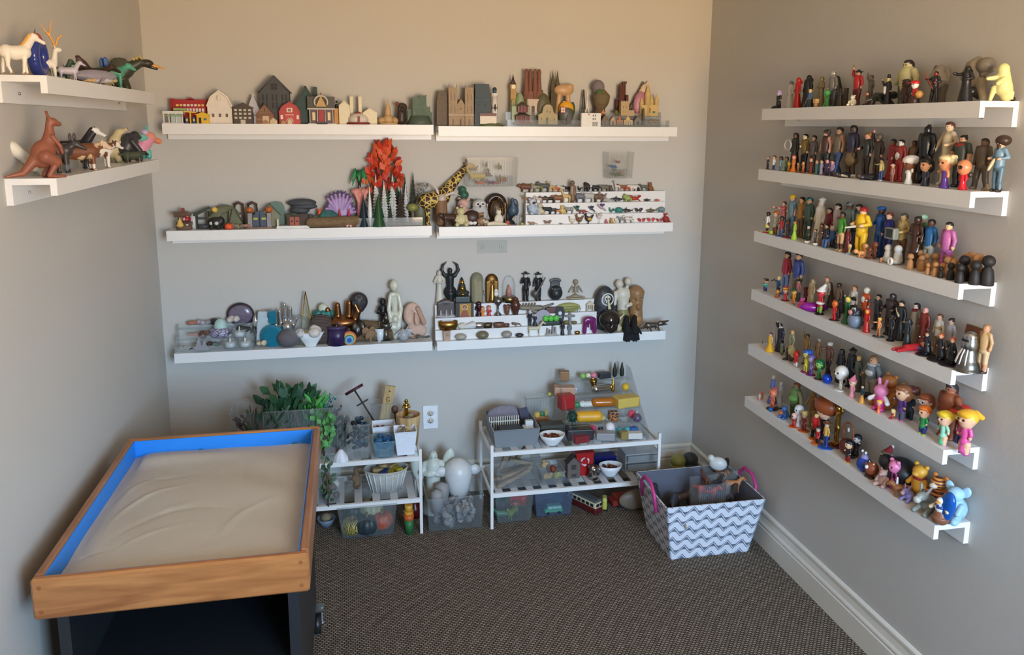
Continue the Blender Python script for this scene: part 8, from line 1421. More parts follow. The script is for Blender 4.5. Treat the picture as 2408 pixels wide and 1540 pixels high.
SZ(3,1122,641,'grey-green stone shrine with robed pair',[B('shrine',(0,0,.42),(.2,.14,.42),.06),E('shrine',(0,0,.82),(.19,.13,.18)),C('figure',(-.06,-.12,.1),(-.06,-.1,.75),.08,.07),C('figure',(.08,-.12,.1),(.07,-.1,.7),.07,.06)],{'shrine':(128,124,100),'figure':(150,142,112)},'stone_shrine','statue',rO=.8)
SZ(3,1157,644,'bronze arched niche shrine with golden figure',[B('niche',(0,0,.38),(.22,.1,.38),.03),E('niche',(0,0,.74),(.22,.1,.25)),C('figure',(0,-.09,.1),(0,-.09,.6),.1,.05),E('figure',(0,-.09,.72),.05)],{'niche':mT((110,80,44),.4),'figure':mT((176,140,80),.35)},'bronze_shrine','statue')
hD(k,1197,648,.018,'clear glass dome over pink figure on brass base','glass_dome','ornament',lambda h,w:[('brass_base',MB().lA([(w*.5,0),(w*.5,h*.18),(w*.42,h*.22)],n=24),mT((140,122,76),.35)),('dome',MB().lA([(w*.46,h*.2),(w*.46,h*.66),(w*.36,h*.88),(w*.15,h*.985),(0,h)],n=28),clear((226,232,232),.06)),('figure',MB().lA([(w*.2,h*.22),(w*.16,h*.45),(w*.06,h*.62),(0,h*.66)],n=10),(196,124,104))],bz=V3,
wp=33)
SZ(3,1059,680,'small tan carved seated idol',[E('idol',(0,0,.3),(.34,.24,.32)),E('idol',(0,-.02,.74),(.26,.2,.26)),C('idol',(0,-.2,.7),(.08,-.26,.4),.08,.05)],{'idol':(176,148,98)},'carved_idol','statue')
SF(3,1133,683,'small blue figure with outspread wings and red hair',(70,126,152),(64,120,150),(170,66,44),(40,64,110),lg='robe',hd=.3,hair='curly',al='out',ar='out')
SF(3,1166,679,'tiny hooded nun in black and white',(34,32,38),sk=(222,186,168),hat='hood',lg='robe',hd=.34,oc=(222,220,218))
SF(3,1146,702,'tiny pale figure beside the bronze shrine',(214,206,198),h=(206,190,170),lg='robe',hd=.3)
for u,v,l,kw in((1236,641,'skeleton musician in wide black sombrero and black suit',dict(al='bent')),(1265,642,'skeleton guitarist in black sombrero holding a guitar',dict(ar='bent',xT=(C('guitar',(-.1,-.16,.30),(.22,-.16,.86),.05,.025),E('guitar',(-.12,-.15,.26),(.13,.06,.15))),cols={'guitar':(66,62,60)}))):
 SF(3,u,v,l,(34,32,32),(32,30,31),(30,28,28),(216,212,204),**{**dict(hat='brim',hc=(40,40,44),hd=.17,name='skeleton_figure'),**kw})
SZ(3,1306,650,'dark metal throne with spiky high back',[B('seat',(0,-.12,.2),(.2,.2,.18),.02),B('back',(0,.1,.45),(.28,.06,.42),.03),B('seat',(-.25,-.08,.3),(.05,.18,.12),.02),B('seat',(.25,-.08,.3),(.05,.18,.12),.02),C('foot',(0,0,.03),(0,0,.05),.42)]+[C('spike',(.28*sin(a),.06,.70+.12*cos(a)),(.40*sin(a),.06,.78+.24*cos(a)),.035,.012)for a in aR(-1.5,1.6,.3)],{'seat':(44,46,48),'back':(58,60,62),
'foot':(38,40,42),'spike':(70,72,74)},'toy_throne','throne')
BON=(150,138,110)
SZ(3,1354,657,'weathered bone skeleton sitting cross-legged',[E('skull',(0,-.02,.86),(.13,.13,.14)),C('spine',(0,.04,.2),(0,.04,.75),.04)]+[C('rib',(q*.02,.04,z),(q*.16,-.08,z-.03),.025)for q in(-1,1)for z in(.38,.46,.54,.62)]+[C('limb',(q*.16,0,.66),(q*.34,-.02,.36),.035)for q in(-1,1)]+[C('limb',(q*.1,-.02,.14),(q*.42,-.16,.10),.06,.05)for q in(-1,1)]+[E('pelvis',(0,0,.14),(.2,.14,.12)),C('limb',
(-.3,-.2,.08),(.3,-.24,.08),.06)],{'spine':BON,'skull':BON,'rib':BON,'limb':BON,'pelvis':BON},'skeleton_figure',k=.01)
SZ(2,1049,704,'dark nativity stable with tiny figures',[B('stable',(0,.06,.45),(.48,.1,.4),.05),E('stable',(0,.05,.8),(.4,.1,.18)),E('snow',(0,-.02,.05),(.55,.28,.07))]+[C('figures',(x,-.12,.1),(x,-.12,.38),.07,.05)for x in(-.3,0,.28)],{'stable':(72,60,56),'snow':(196,194,196),'figures':(170,156,150)},'nativity_scene','ornament')
hD(k,1092,711,.049,'dark box icon with painted haloed portrait','icon_box','icon',lambda h,w:[('box',sB(-w/2,w/2,-.012,.012,0,h),(44,40,36)),('gold_panel',sB(-w*.28,w*.34,-.0135,-.0115,0,h*.95),mT((150,112,60),.5)),('halo',MB().tU([(0,-.0145,h*.68),(0,-.013,h*.68)],h*.23,18),(196,164,110)),('robe',MB().pR([(-w*.26,0),(w*.26,0),(w*.1,h*.5),(-w*.1,h*.5)],-.0152,-.0135),(142,72,54)),('face',MB().tU([(0,
-.0158,h*.66),(0,-.0142,h*.66)],h*.12,14),(176,124,84)),('hair',MB().tU([(0,-.0152,h*.70),(0,-.014,h*.70)],h*.15,14),(60,40,30))],bz=V2,wp=43)
SF(2,1126,711,'small glossy dark maroon hooded figure',M((56,18,26),.2),sk=(70,26,32),hat='hood',lg='robe',hd=.3,fat=1.5)
SF(2,1135,721,'tiny figure in orange blanket',(222,140,60),h=(206,130,70),sk=(232,170,130),lg='robe',hd=.42,fat=1.5);SF(2,1150,719,'tiny figure in pink-red blanket',(190,60,70),h=(200,110,80),sk=(232,168,140),lg='robe',hd=.42,fat=1.5)
hD(k,1171,701,.05,'silver pewter chalice beside dark red hooded figure','chalice','goblet',lambda h,w:[('chalice',MB().lA([(w*.42,0),(w*.4,h*.06),(w*.12,h*.2),(w*.1,h*.5),(w*.2,h*.6),(w*.46,h*.75),(w*.5,h),(w*.44,h),(w*.3,h*.76),(0,h*.66)],n=20),mT((138,138,140),.35))],bz=V2,wp=21)
SZ(2,1192,712,'brown clay cup with moulded face',[C('cup',(0,0,.15),(0,0,.9),.3,.4),E('face',(0,-.32,.5),(.16,.1,.2)),E('-c',(0,0,1.15),(.34,.34,.4))],{'cup':(122,78,58),'face':(132,86,66)},'face_cup','cup')
hD(k,1212,697,.052,'glossy dark brown urn vase with lid','urn','vase',lambda h,w:[('urn',MB().lA([(w*.24,0),(w*.45,h*.3),(w*.5,h*.55),(w*.34,h*.8),(w*.22,h*.86)],n=22),M((84,46,36),.15)),('lid',MB().lA([(w*.3,h*.84),(w*.26,h*.92),(0,h)],n=18),M((96,54,42),.2))],bz=V2,wp=22)
SZ(2,1257,711,'grey skeleton lying on its back',[C('bones',(-.9,0,.5),(.4,0,.45),.16,.2),E('skull',(-1.15,0,.6),(.26,.2,.24)),C('bones',(.4,0,.4),(1.3,0,.7),.12,.07),C('bones',(-.4,-.1,.4),(.1,-.2,.2),.12)]+[C('bones',(-.8+.2*i,-.05,.4),(-.78+.2*i,-.05,.8),.06)for i in range(5)],{'bones':(124,112,94),'skull':(120,110,94)},'skeleton_figure',k=.05)
SZ(2,1337,712,'yellow-green oval coffin ornament',[E('coffin',(0,0,.5),(1.3,.3,.5)),E('ridge',(0,-.2,.5),(1.0,.2,.2))],{'coffin':(156,156,92),'ridge':(140,140,80)},'coffin_ornament','ornament');SZ(2,1297,722,'small brown coffin box',[B('coffin',(0,0,.5),(1.0,.4,.45),.1)],{'coffin':(92,54,46)},'coffin_ornament','ornament');SZ(2,1363,724,'pair of small white bone letters',[C('bone',(-.4,0,.1),(-.3,0,
.9),.14),C('bone',(-.3,0,.9),(-.1,0,.4),.12),C('bone',(-.1,0,.4),(.3,0,.15),.12),C('bone',(.3,0,.15),(.4,0,.9),.13)],{'bone':(222,218,208)},'bone_letters','ornament')
SZ(2,1388,707,'pale bone-coloured gate with pointed roof',[C('gate',(q*.32,0,.02),(q*.3,0,.55),.1,.08)for q in(-1,1)]+[C('gate',(q*.36,0,.55),(0,0,.92),.09,.05)for q in(-1,1)]+[C('gate',(-.3,0,.55),(.3,0,.55),.07),E('gate',(0,0,.66),(.18,.08,.14)),C('gate',(-.1,0,.1),(-.1,0,.5),.05),C('gate',(.1,0,.1),(.1,0,.5),.05)],{'gate':(196,182,156)},'bone_gate','ornament')
GB=mT((150,116,60),.3)
def bowlring(u,v,lB,mat,wp,st=1):hD(k,u,v,dd[st][1],lB,'bracelet','jewellery',lambda h,w:[('ring',MB().lA([(w*.42,0),(w*.5,h*.5),(w*.5,h),(w*.44,h),(w*.4,h*.2)],n=26,sy=.45),mat)],bz=dd[st][0],wp=wp)
bowlring(1054,754,'wide gold embossed cuff bracelet',GB,45);bowlring(1126,759,'thin silver bangle beside the white trumpet shell',mT((190,186,190),.25),28);bowlring(1147,759,'dark bronze chain bracelet',mT((92,82,66),.4),22);bowlring(1173,758,'reddish brown beaded bracelet',M((110,74,58),.3),26);bowlring(1191,761,'small brown bead ring',M((96,60,46),.3),15);bowlring(1358,779,'small gold ring before the tombstone',
GB,12,0)
SZ(1,1086,759,'little heap of white pearls',[E('pearl',(.35*cos(i*2.4)*(.3+i*.12),.1*sin(i*3.1),.3+.12*(i%3)),.26)for i in range(8)],{'pearl':(206,204,186)},'pearls','jewellery');SZ(1,1102,756,'small white trumpet shell',[C('shell',(-.7,0,.3),(.6,0,.55),.12,.42)],{'shell':(214,214,210)},'seashell','shell');SZ(1,1215,757,'small brown bird-shaped whistle',[C('whistle',(-.8,0,.6),(.6,0,.45),.3,.14),C('whistle',
(-.3,0,.4),(-.2,0,.05),.12),C('whistle',(.5,0,.45),(.9,0,.1),.1)],{'whistle':(110,90,74)},'whistle','ornament')
SF(1,1246,729,'skeleton groom in black suit',(38,38,46),sk=(214,210,206),hd=.22);SF(1,1258,738,'skeleton bride in dark spreading gown',(44,46,54),(40,42,50),sk=(206,202,198),lg='gown',hd=.2)
hD(k,1276,728,.07,'plain pale grey oval gravestone','gravestone','ornament',lambda h,w:[('stone',MB().tU([(0,-.003,h*.5),(0,.003,h*.5)],h*.5,22).xf(),M((164,158,168),.6))],bz=V1,wp=19)
SZ(1,1295,741,'bright green glowing-coloured skull group on black base',[E('skulls',(x,-.05,.6),(.26,.2,.3))for x in(-.5,0,.5)]+[B('base',(0,0,.2),(.8,.3,.2),.04)],{'skulls':(90,190,66),'base':(30,40,30)},'skull_group','ornament')
hD(k,1316,721,.06,'black coffin lid with white skull emblem','coffin_ornament','ornament',lambda h,w:[('lid',MB().pR([(-w*.3,0),(w*.3,0),(w*.5,h*.68),(w*.3,h),(-w*.3,h),(-w*.5,h*.68)],-.006,.006),(36,38,42)),('skull',MB().ball((0,-.006,h*.62),w*.2,10,(1,.4,1.1)),(214,220,222)),('crossbone',MB().tU([(-w*.2,-.007,h*.34),(w*.2,-.007,h*.46)],.0015,5),(206,212,214)),('crossbone',MB().tU([(w*.2,-.007,h*.34),
(-w*.2,-.007,h*.46)],.0015,5),(206,212,214))],bz=V1,wp=24)
SZ(1,1341,733,'grey stone cross tombstone with moss',[C('cross',(0,0,.2),(0,0,.92),.12,.1),C('cross',(-.34,0,.66),(.34,0,.66),.1),E('moss',(-.3,-.05,.15),(.26,.2,.16)),E('moss',(.35,-.05,.12),(.25,.2,.12))],{'cross':(130,128,126),'moss':(118,112,62)},'tombstone','ornament')
SZ(0,1386,744,'magenta spooky arch with dripping edges',[C('arch',(q*.32,0,.02),(q*.28,0,.7),.13,.12)for q in(-1,1)]+[E('arch',(0,0,.76),(.42,.14,.22)),C('arch',(-.08,0,.7),(-.08,0,.3),.08,.04),C('arch',(.12,0,.7),(.12,0,.15),.07,.05)],{'arch':M((118,36,96),.2)},'spooky_arch','ornament')
hD(k,1051,778,.106,'small pink stone block with carved lines','carved_block','stone',lambda h,w:[('block',MB().box((0,0,h/2),(w,.014,h),taper=1.15),M((186,156,136),.8))]+[('carved_line',sB(-w*.25,w*.3,-.009,-.0065,z*h,z*h+.0015),(110,74,60))for z in(.55,.68,.8)],wp=15)
for u,v,w_,c_,l in((1084,784,1.0,(170,162,146),'small speckled cream pebble before gold bracelet'),(1135,778,.85,(118,106,82),'smooth olive-brown oval pebble'),(1192,778,.85,(160,152,140),'smooth pale grey oval pebble'),(1222,783,1.1,(48,46,48),'small black and white pebble')):SZ(0,u,v,l,[E('pebble',(0,0,.5),(.9*w_,.6,.5))],{'pebble':M(c_,.35,var=.2,scale=4)},'pebble','pebble')
SZ(0,1262,754,'cream horse skeleton figure',qD(L=.9,leg=.48,bO=.10,nk=.4,nang=60,head=.09,sN=.16,lw=.035,tail='thin'),{'body':(206,196,166)},'skeleton_horse',yw=pi)
SZ(0,1297,765,'pale grey miniature ruins on oval base',[E('base',(0,0,.08),(.7,.3,.1))]+[C('ruin',(x,0,.1),(x,0,z),.12,.08)for x,z in((-.4,.7),(-.15,.55),(.15,.95),(.4,.8))],{'ruin':(150,144,142),'base':(190,186,180)},'toy_ruins','ornament')
SF(0,1323,757,'small black robed figure with hood',(38,36,40),sk=(120,116,112),hat='hood',lg='robe',hd=.2);SF(0,1340,761,'small pewter angel with wings',(120,122,124),h=(110,112,114),sk=(126,128,130),lg='robe',hd=.2,xT=(E('wing',(-.14,.1,.6),(.08,.04,.26)),E('wing',(.14,.1,.6),(.08,.04,.26))),cols={'wing':(112,114,116)})
def emblem(t):
 pT('ring',MB().tU([(.02+.13*cos(a),-.15,.72+.13*sin(a))for a in np.linspace(0,6.283,22)],.015,6),M((226,222,216)),t)
 pT('skull',MB().ball((.02,-.14,.74),.075,12,(1,.5,1)).box((.02,-.145,.665),(.07,.04,.05)),M((226,222,216)),t)
 for q in(-1,1):pT('eye_socket',MB().ball((.02+q*.03,-.175,.74),.02,8),M((30,28,30)),t)
Z(k,1420,672,.04,'black crystal dome with white skull emblem',nO([E('dome',(0,0,.58),(.25,.14,.42)),E('dome',(-.03,0,.25),(.22,.14,.25))]),{'dome':M((52,52,56),.35,var=.4,scale=9,bump=.8)},'black_geode','ornament',xT=emblem)
Z(k,1405,690,.03,'long curved cream rib bone',nO([C('bone',(-.28+.5*(1-cos(a)),0,.05+.9*sin(a)),(-.28+.5*(1-cos(a+.2)),0,.05+.9*sin(a+.2)),.05-.012*a)for a in aR(0,1.5,.2)]),{'bone':(206,194,162)},'rib_bone','bone');Z(k,1447,694,.085,'cream curved antler horn',nO([C('horn',(.2,0,.05),(-.05,0,.4),.09,.07),C('horn',(-.05,0,.4),(-.15,0,.98),.07,.015),C('horn',(.1,0,.2),(.35,0,.45),.06,.02)]),{'horn':(204,
192,150)},'antler','horn')
SKE=(206,198,180)
Z(k,1466,652,.04,'cream skeleton couple statue embracing',nO([E('skull',(-.10,0,.86),(.09,.09,.10)),E('skull',(.10,-.03,.92),(.085,.085,.09)),C('bones',(0,.02,.1),(0,.02,.5),.12,.14),E('bones',(0,0,.62),(.19,.13,.16)),C('bones',(.17,0,.68),(.28,-.04,.44),.05),C('bones',(.28,-.04,.44),(.05,-.14,.38),.045),C('bones',(-.18,0,.66),(-.22,-.05,.42),.05),C('bones',(-.08,0,.74),(-.1,0,.8),.04),C('bones',(.08,
0,.74),(.1,0,.84),.04),C('cloth',(0,0,.02),(0,0,.2),.2,.14)]),{'bones':SKE,'skull':SKE,'cloth':(140,132,86)},'skeleton_statue','statue')
Z(k,1494,671,.05,'tan wooden tiki head with angry carved eyes',nO([C('head',(0,0,.1),(0,0,.5),.21,.18),C('head',(0,0,.5),(0,0,.9),.18,.22),B('head',(0,0,.94),(.2,.14,.06),.03),E('-e',(-.1,-.2,.74),(.06,.09,.05),ry=.5),E('-e',(.1,-.2,.74),(.06,.09,.05),ry=-.5),E('nose',(0,-.18,.55),(.06,.08,.10)),E('mouth',(0,-.16,.2),(.11,.09,.09))]),{'head':(150,112,72),'nose':(142,104,66),'mouth':(190,132,70)},'tiki_head',
'statue',res=60)
Z(k,1432,727,.095,'dark glossy rounded glass skull',nO([E('skull',(0,.02,.55),(.42,.45,.42)),E('skull',(0,-.2,.3),(.28,.24,.28)),E('-e',(-.14,-.45,.42),(.1,.14,.09)),E('-e',(.14,-.45,.42),(.1,.14,.09))]),{'skull':M((44,36,32),.06,var=.2)},'glass_skull','skull')
gp=sP_(k,1480,730,.10)[0];VEL=M((20,20,22),.9,var=.2)
for i,(x,rz_)in enumerate(((-.018,.12),(.022,-.06))):
 bT('glove','black velvet glove hanging over the shelf front edge','glove',[C('palm',(0,.02,.55),(0,-.05,.42),.12,.16),C('palm',(0,.08,.60),(0,.03,.90),.12,.09)]+[C('finger',(dx*.6,-.06,.42),(dx,-.10,.02+abs(dx)*.5),.06,.045)for dx in(-.14,-.05,.05,.14)]+[C('finger',(.14,-.02,.48),(.24,-.06,.30),.05,.04)],{'palm':VEL,'finger':VEL},(gp[0]+x,gp[1]-.012,gp[2]-.048),rz_,.135,40,.02,'black velvet gloves')
Z(k,1533,754,.10,'pewter crocodile with open jaws',nO(lZ()+[C('head',(-.9,0,.66),(-1.5,0,.8),.16,.06),C('head',(-.9,0,.5),(-1.4,0,.5),.12,.05)]),{'body':mT((120,112,106),.4)},'toy_crocodile',yw=pi)
SH['T']=('B',TZ);SH['W']=('B',LZ);SH['F']=('B',.0)
CLR=clear((216,222,222),.06)
def box_(key,u,vt,wp,d,dp,lB,mat,name='storage_bin',fl=.012,cat='storage bin',ribs=False,bz=0,t_=.003):
 p,h,m_=sP_(key,u,vt,d,bz);w=wp*m_;t=tH(name,lB,cat,p,0)
 pT('bin_body',MB().shell(-w/2+fl,w/2-fl,fl,dp,0,h,t_,fl),mat,t)
 pT('rim',MB().tU([(-w/2,0,h),(w/2,0,h),(w/2,dp+fl,h),(-w/2,dp+fl,h),(-w/2,0,h)],.0025,6),mat,t)
 if ribs:
  for i in range(int(wp/7)):pT('rib',MB().tU([(-w/2+fl+(w-2*fl)*(i+.5)/int(wp/7),fl*.9,.004),(-w/2+w*(i+.5)/int(wp/7),-.001,h*.95)],.001,4),clear((236,238,238),.04),t)
 return p,w,h
def heap(lB,grp,name,cat,c,n,r,cols,ext,mk=None,sd_=1):
 rr=random.Random(sd_);ms=[(mk()if mk else MB().ball((0,0,0),1,10)).mesh(name,m_)for m_ in cols]
 for i in range(n):
  o=obj(name,rr.choice(ms),None,(c[0]+rr.uniform(-1,1)*ext[0],c[1]+rr.uniform(-1,1)*ext[1],c[2]+ext[2]*(i/n)));s_=r*rr.uniform(.75,1.15);o.scale=(s_,s_,s_);o.rotation_euler=(rr.uniform(0,3),rr.uniform(0,3),rr.uniform(0,3));tag(o,lB,cat,grp)
box_('T',686,966,268,.30,.17,'wide clear bin of artificial plants behind the sand tray',CLR,ribs=True)
for u,v,w_,n,L_,lw,cs,l,d_,sd in((680,903,120,110,.075,.020,[(40,78,48),(34,66,42),(50,90,54)],'dark green broad-leafed artificial plant',.22,1),(632,962,90,120,.07,.006,[(60,90,62),(52,82,56)],'spiky dark green artificial grass plant',.28,2),(594,968,60,60,.05,.008,[(80,34,66),(70,40,58)],'purple spiky artificial plant',.27,3),(745,924,46,70,.06,.009,[(70,150,60),(84,166,70)],'bright green feathery artificial plant',
.22,4),(772,930,44,90,.02,.006,[(40,110,104),(48,124,112)],'teal small-leafed artificial plant',.2,5),(785,952,44,30,.03,.008,[(96,66,58),(84,60,52)],'brownish small artificial plant',.21,6),(762,966,58,60,.03,.012,[(96,160,84),(84,148,74)],'frilly light green artificial plant hanging over the bin',.31,7),(798,984,44,50,.04,.008,[(30,50,42),(36,56,48)],'very dark green artificial plant',.27,8)):
 leafy('T',u,v,d_,l,w_,cs,n,L_,lw,'artificial_plant',sd_=sd,lo=.2)
leafy('W',772,1072,.40,'small green sprig hanging before the lower tier',22,[(72,98,66)],30,.03,.008,'plant_sprig',sd_=9,lo=.2)
hD('T',802,1057,.37,'small white ruffled ceramic cup','ruffled_cup','cup',lambda h,w:[('cup',MB().lA([(w*.5,0),(w*.44,h*.4),(w*.2,h*.85),(w*.1,h)],n=10,smooth=False),M((228,230,236),.3))],wp=36)
p,w,h=box_('T',847,1000,52,.385,.10,'clear plastic bin heaped with dark glass marbles',CLR)
heap('dark glass marble in the clear marble bin','glass marbles','marble','marble',(p[0],p[1]+.055,p[2]+.04),46,.011,[M((20,34,46),.06),M((60,84,88),.06),M((16,24,34),.06),M((34,60,92),.06)],(.032,.032,h-.03),sd_=2)
p,w,h=box_('T',904,1040,52,.39,.10,'frosted clear bin of blue glass pebbles',clear((150,190,206),.2))
heap('blue glass pebble in the frosted bin','blue glass pebbles','glass_pebble','pebble',(p[0],p[1]+.055,p[2]+.045),26,.014,[M((26,72,110),.1),M((34,88,128),.1)],(.03,.03,.035),sd_=3)
p,w,h=box_('T',904,1004,54,.26,.08,'white plastic box with red glass gems',M((230,234,240),.3),fl=.008)
heap('dark red glass gem in the white box','red glass gems','glass_gem','gem',(p[0],p[1]+.045,p[2]+h-.03),9,.010,[M((110,20,26),.08)],(.03,.02,.008),sd_=4)
p,w,h=box_('T',955,1017,52,.38,.08,'white plastic cup of coins and shells',M((230,234,242),.3))
heap('round coin or button in the white cup','coins in the white cup','coin','coin',(p[0],p[1]+.045,p[2]+h-.012),6,.016,[M((150,140,126),.3,.5),M((196,170,120),.4)],(.018,.015,.012),lambda:MB().cyl((0,0,-.15),1,.3),sd_=5)
p,h,m_=sP_('T',961,974,.24);w=58*m_
sI('wooden_vase','natural wood vase with bark streaks holding felt balls','vase',MB().lA([(w*.36,0),(w*.44,h*.5),(w*.5,h),(w*.46,h),(w*.4,h*.6),(0,h*.5)],n=24),wO((206,176,126),(150,116,76),3,.6,'Z'),p)
heap('small felt ball in the wooden vase','felt balls','felt_ball','ball',(p[0],p[1]-.005,p[2]+h*.82),6,.015,[M((170,100,130),.9),M((140,150,84),.9),M((140,130,136),.9)],(.026,.02,.02),sd_=6)
GT=mT((212,170,80),.15)
PF('T',956,939,.2,'shiny gold trophy figure standing in the wooden vase',GT,GT,GT,GT,bz=.10,hd=.2,al='fold',ar='fold',name='trophy_figure',cat='trophy',lg='robe')
box_('T',905,950,64,.17,.06,'tall clear ribbed bin of rakes and wooden tools',CLR,ribs=True)
c=sP_('T',905,916,.15)[0];t=tH('wooden_plank','leaning wooden plank branded with a letter G','plank',(c[0]-.005,c[1],c[2]+.07));t.rotation_euler=(0,.2,0)
pT('plank',MB().box((0,0,.09),(.046,.012,.20)),wO((206,178,120),(170,140,90),4,.6,'Z'),t)
pT('letter_g',MB().tU([(.009*cos(a),-.0075,.125+.011*sin(a))for a in aR(.8,6.2,.4)]+[(.001,-.0075,.123)],.0014,5),M((80,60,40)),t);pT('peg_hole',MB().tU([(0,-.0075,.165),(0,-.005,.165)],.004,10),M((70,56,40)),t)
c=sP_('T',886,930,.16)[0];t=tH('toy_rake','small dark red T-handled toy rake leaning in the ribbed bin','toy rake',(c[0]+.02,c[1]-.01,c[2]+.04));t.rotation_euler=(0,-.5,0)
pT('shaft',MB().tU([(0,0,0),(0,0,.24)],.004,8),M((40,34,36)),t);pT('handle',MB().tU([(-.045,0,.245),(.045,0,.245)],.007,8),M((70,26,34)),t);pT('tines',MB().box((0,0,.17),(.06,.006,.006)),M((44,40,42)),t)
c=sP_('T',930,960,.17)[0];t=tH('wooden_spoon','small dark brown wooden spoon in the ribbed bin','spoon',c);pT('spoon_bowl',MB().ball((0,0,.145),.016,12,(1,.5,1.3)),M((84,52,38)),t);pT('spoon_handle',MB().tU([(0,0,.01),(0,0,.13)],.004,8),M((80,50,36)),t)
p,w,h=box_('W',776,1100,58,.385,.12,'clear box of shells and dark pebbles on the lower tier',CLR)
heap('white shell or dark pebble in the lower clear box','shells in the lower clear box','shell_piece','shell',(p[0],p[1]+.06,p[2]+.02),12,.020,[M((206,200,186),.6),M((110,84,66),.6),M((52,54,56),.2)],(.03,.03,.08),sd_=7)
Z('W',838,1104,.25,'twisted brown driftwood figure on rack slats',nO([C('wood',(0,0,.1),(.05,.1,.5),.2,.16),C('wood',(.05,.1,.5),(-.05,.2,.9),.16,.1),C('wood',(0,0,.1),(.12,-.3,.1),.16,.08),E('wood',(-.1,0,.5),(.16,.14,.2))]),{'wood':wO((140,112,82),(96,74,54),4,.8)},'driftwood','driftwood')
p,h,m_=sP_('W',908,1100,.27);w=100*m_;t=tH('wicker_basket','white oval wicker basket of wooden blocks','basket',p)
WK=M((206,206,200),.7,kind='stripez',rgb2=(150,148,140),ks=60)
pT('weave',MB().lA([(w*.36,0),(w*.42,h*.5),(w*.5,h),(w*.47,h),(w*.36,h*.1),(0,h*.08)],n=32,sy=.72),WK,t);pT('rim',MB().tU([(w*.5*cos(a),w*.36*sin(a),h)for a in np.linspace(0,6.283,30)],.005,8),M((196,186,168),.7),t)
for i in range(20):a=i*.314;pT('stake',MB().tU([(w*.365*cos(a),w*.263*sin(a),.002),(w*.50*cos(a),w*.36*sin(a),h)],.003,5),M((214,212,206),.6),t)
for i,(x,y,z,c_,l)in enumerate(((-.035,-.01,.9,(190,156,112),'tan wooden block in the wicker basket, tilted'),(-.005,.02,.95,(200,168,124),'pale wooden block upright in the wicker basket'),(.03,.015,.95,(184,148,104),'large tan wooden block in the wicker basket'),(-.005,-.035,.88,(36,66,130),'blue wooden block in the wicker basket'),(.02,-.038,.86,(196,176,50),'yellow wooden block in the wicker basket'),
(.055,-.02,.92,(200,182,56),'upright yellow wooden block in the wicker basket'))):
 sI('toy_block',l,'toy block',rbox((0,0,0),(.05,.03,.035),.003),wO(c_,tuple(int(q*.85)for q in c_),8),(p[0]+x,p[1]+y,p[2]+h*z),.4*i)
p,w,h=box_('F',866,1190,138,.40,.16,'clear oval tub of ornamental pumpkins and gourds',CLR,'plastic_tub',fl=.02)
def pk(a,b):return nO([E('gourd',(.28*cos(q),.28*sin(q),.42),(.3,.3,.42))for q in aR(0,6.2,.79)]+[C('stalk',(0,0,.75),(.05,0,1.0),.07,.05)])
for x,y,z,s_,c_,l in((-.07,.05,.01,.09,M((66,66,50),.4,kind='stripe',rgb2=(176,160,80),ks=4),'dark green gourd with yellow stripes'),(-.005,.045,.01,.10,(46,58,62),'dark blue-green ornamental pumpkin'),(.065,.06,.02,.09,M((176,84,56),.5,var=.3,scale=6),'orange-red ornamental pumpkin'),(.02,.11,.05,.10,(176,172,136),'pale cream ornamental pumpkin'),(-.06,.12,.05,.08,(40,56,46),'dark green ornamental squash')):
 bT('gourd',l+' in the clear tub','gourd',pk(0,0),{'gourd':c_ if not isinstance(c_,tuple)else M(c_,.45),'stalk':M((120,104,70),.8)},(p[0]+x,p[1]+y,p[2]+z),x*9,s_,30)
hD('F',962,1186,.385,'stack of yellow, orange and green toy cups','stacking_cups','toy cups',lambda h,w:[('cup',MB().lA([(w*r0,z0*h),(w*r1,z1*h)],n=18),c_)for r0,r1,z0,z1,c_ in((.3,.46,0,.5,(44,112,56)),(.42,.48,.46,.66,(206,96,40)),(.38,.44,.64,.8,(214,150,50)),(.34,.36,.78,1,(212,160,60)))],wp=26)
hD('F',768,1200,.24,'blue-grey bowl of small shells on the carpet','shell_bowl','bowl',lambda h,w:[('bowl',MB().lA([(w*.25,0),(w*.5,h*.55),(w*.46,h*.55),(0,h*.2)],n=18),M((120,132,146),.5)),('shells',MB().ball((0,0,h*.55),w*.3,10,(1,1,.8)),M((150,128,96),.8,var=.3))],wp=44)
hD('F',975,1178,.22,'dark red jar behind the stacked cups','red_jar','jar',lambda h,w:[('jar',MB().lA([(w*.5,0),(w*.5,h*.7),(w*.3,h*.85),(w*.34,h)],n=16),M((96,20,26),.3))],wp=34)
SF_=lambda*a,**q:PF(*a,**q)
AN=(206,212,200)
PF('F',1020,1062,.2,'pale stone angel statue with folded wings',AN,AN,AN,AN,lg='robe',al='fold',ar='fold',fat=1.2,hd=.15,name='angel_statue',cat='statue',xT=(E('wing',(-.24,.1,.74),(.10,.05,.27),ry=-.2),E('wing',(.24,.1,.74),(.10,.05,.27),ry=.2)),cols={'wing':(200,206,194)},res=60)
p,w,h=box_('F',1072,1170,134,.40,.26,'large clear bin with smooth grey stones and white urn',CLR,fl=.008)
heap('smooth flat grey stone in the large clear bin','grey stones in the clear bin','river_stone','stone',(p[0],p[1]+.13,p[2]+.014),170,.0185,[M((140,136,134),.7),M((118,114,114),.7),M((160,152,144),.7),M((104,102,104),.7)],(w*.36,.10,.085),lambda:MB().ball((0,0,0),1,10,(1.1,.9,.5)),sd_=8)
UR=M((214,216,214),.35);t=tH('white_urn','white urn with two shell handles in the stone bin','urn',(p[0]+.035,p[1]+.17,.07))
pT('urn_body',MB().lA([(.03,0),(.055,.06),(.068,.14),(.06,.175),(.03,.2),(0,.206)],n=24),UR,t)
for s in(-1,1):pT('handle',MB().ball((s*.08,0,.145),.026,10,(1.2,.6,1)),UR,t)
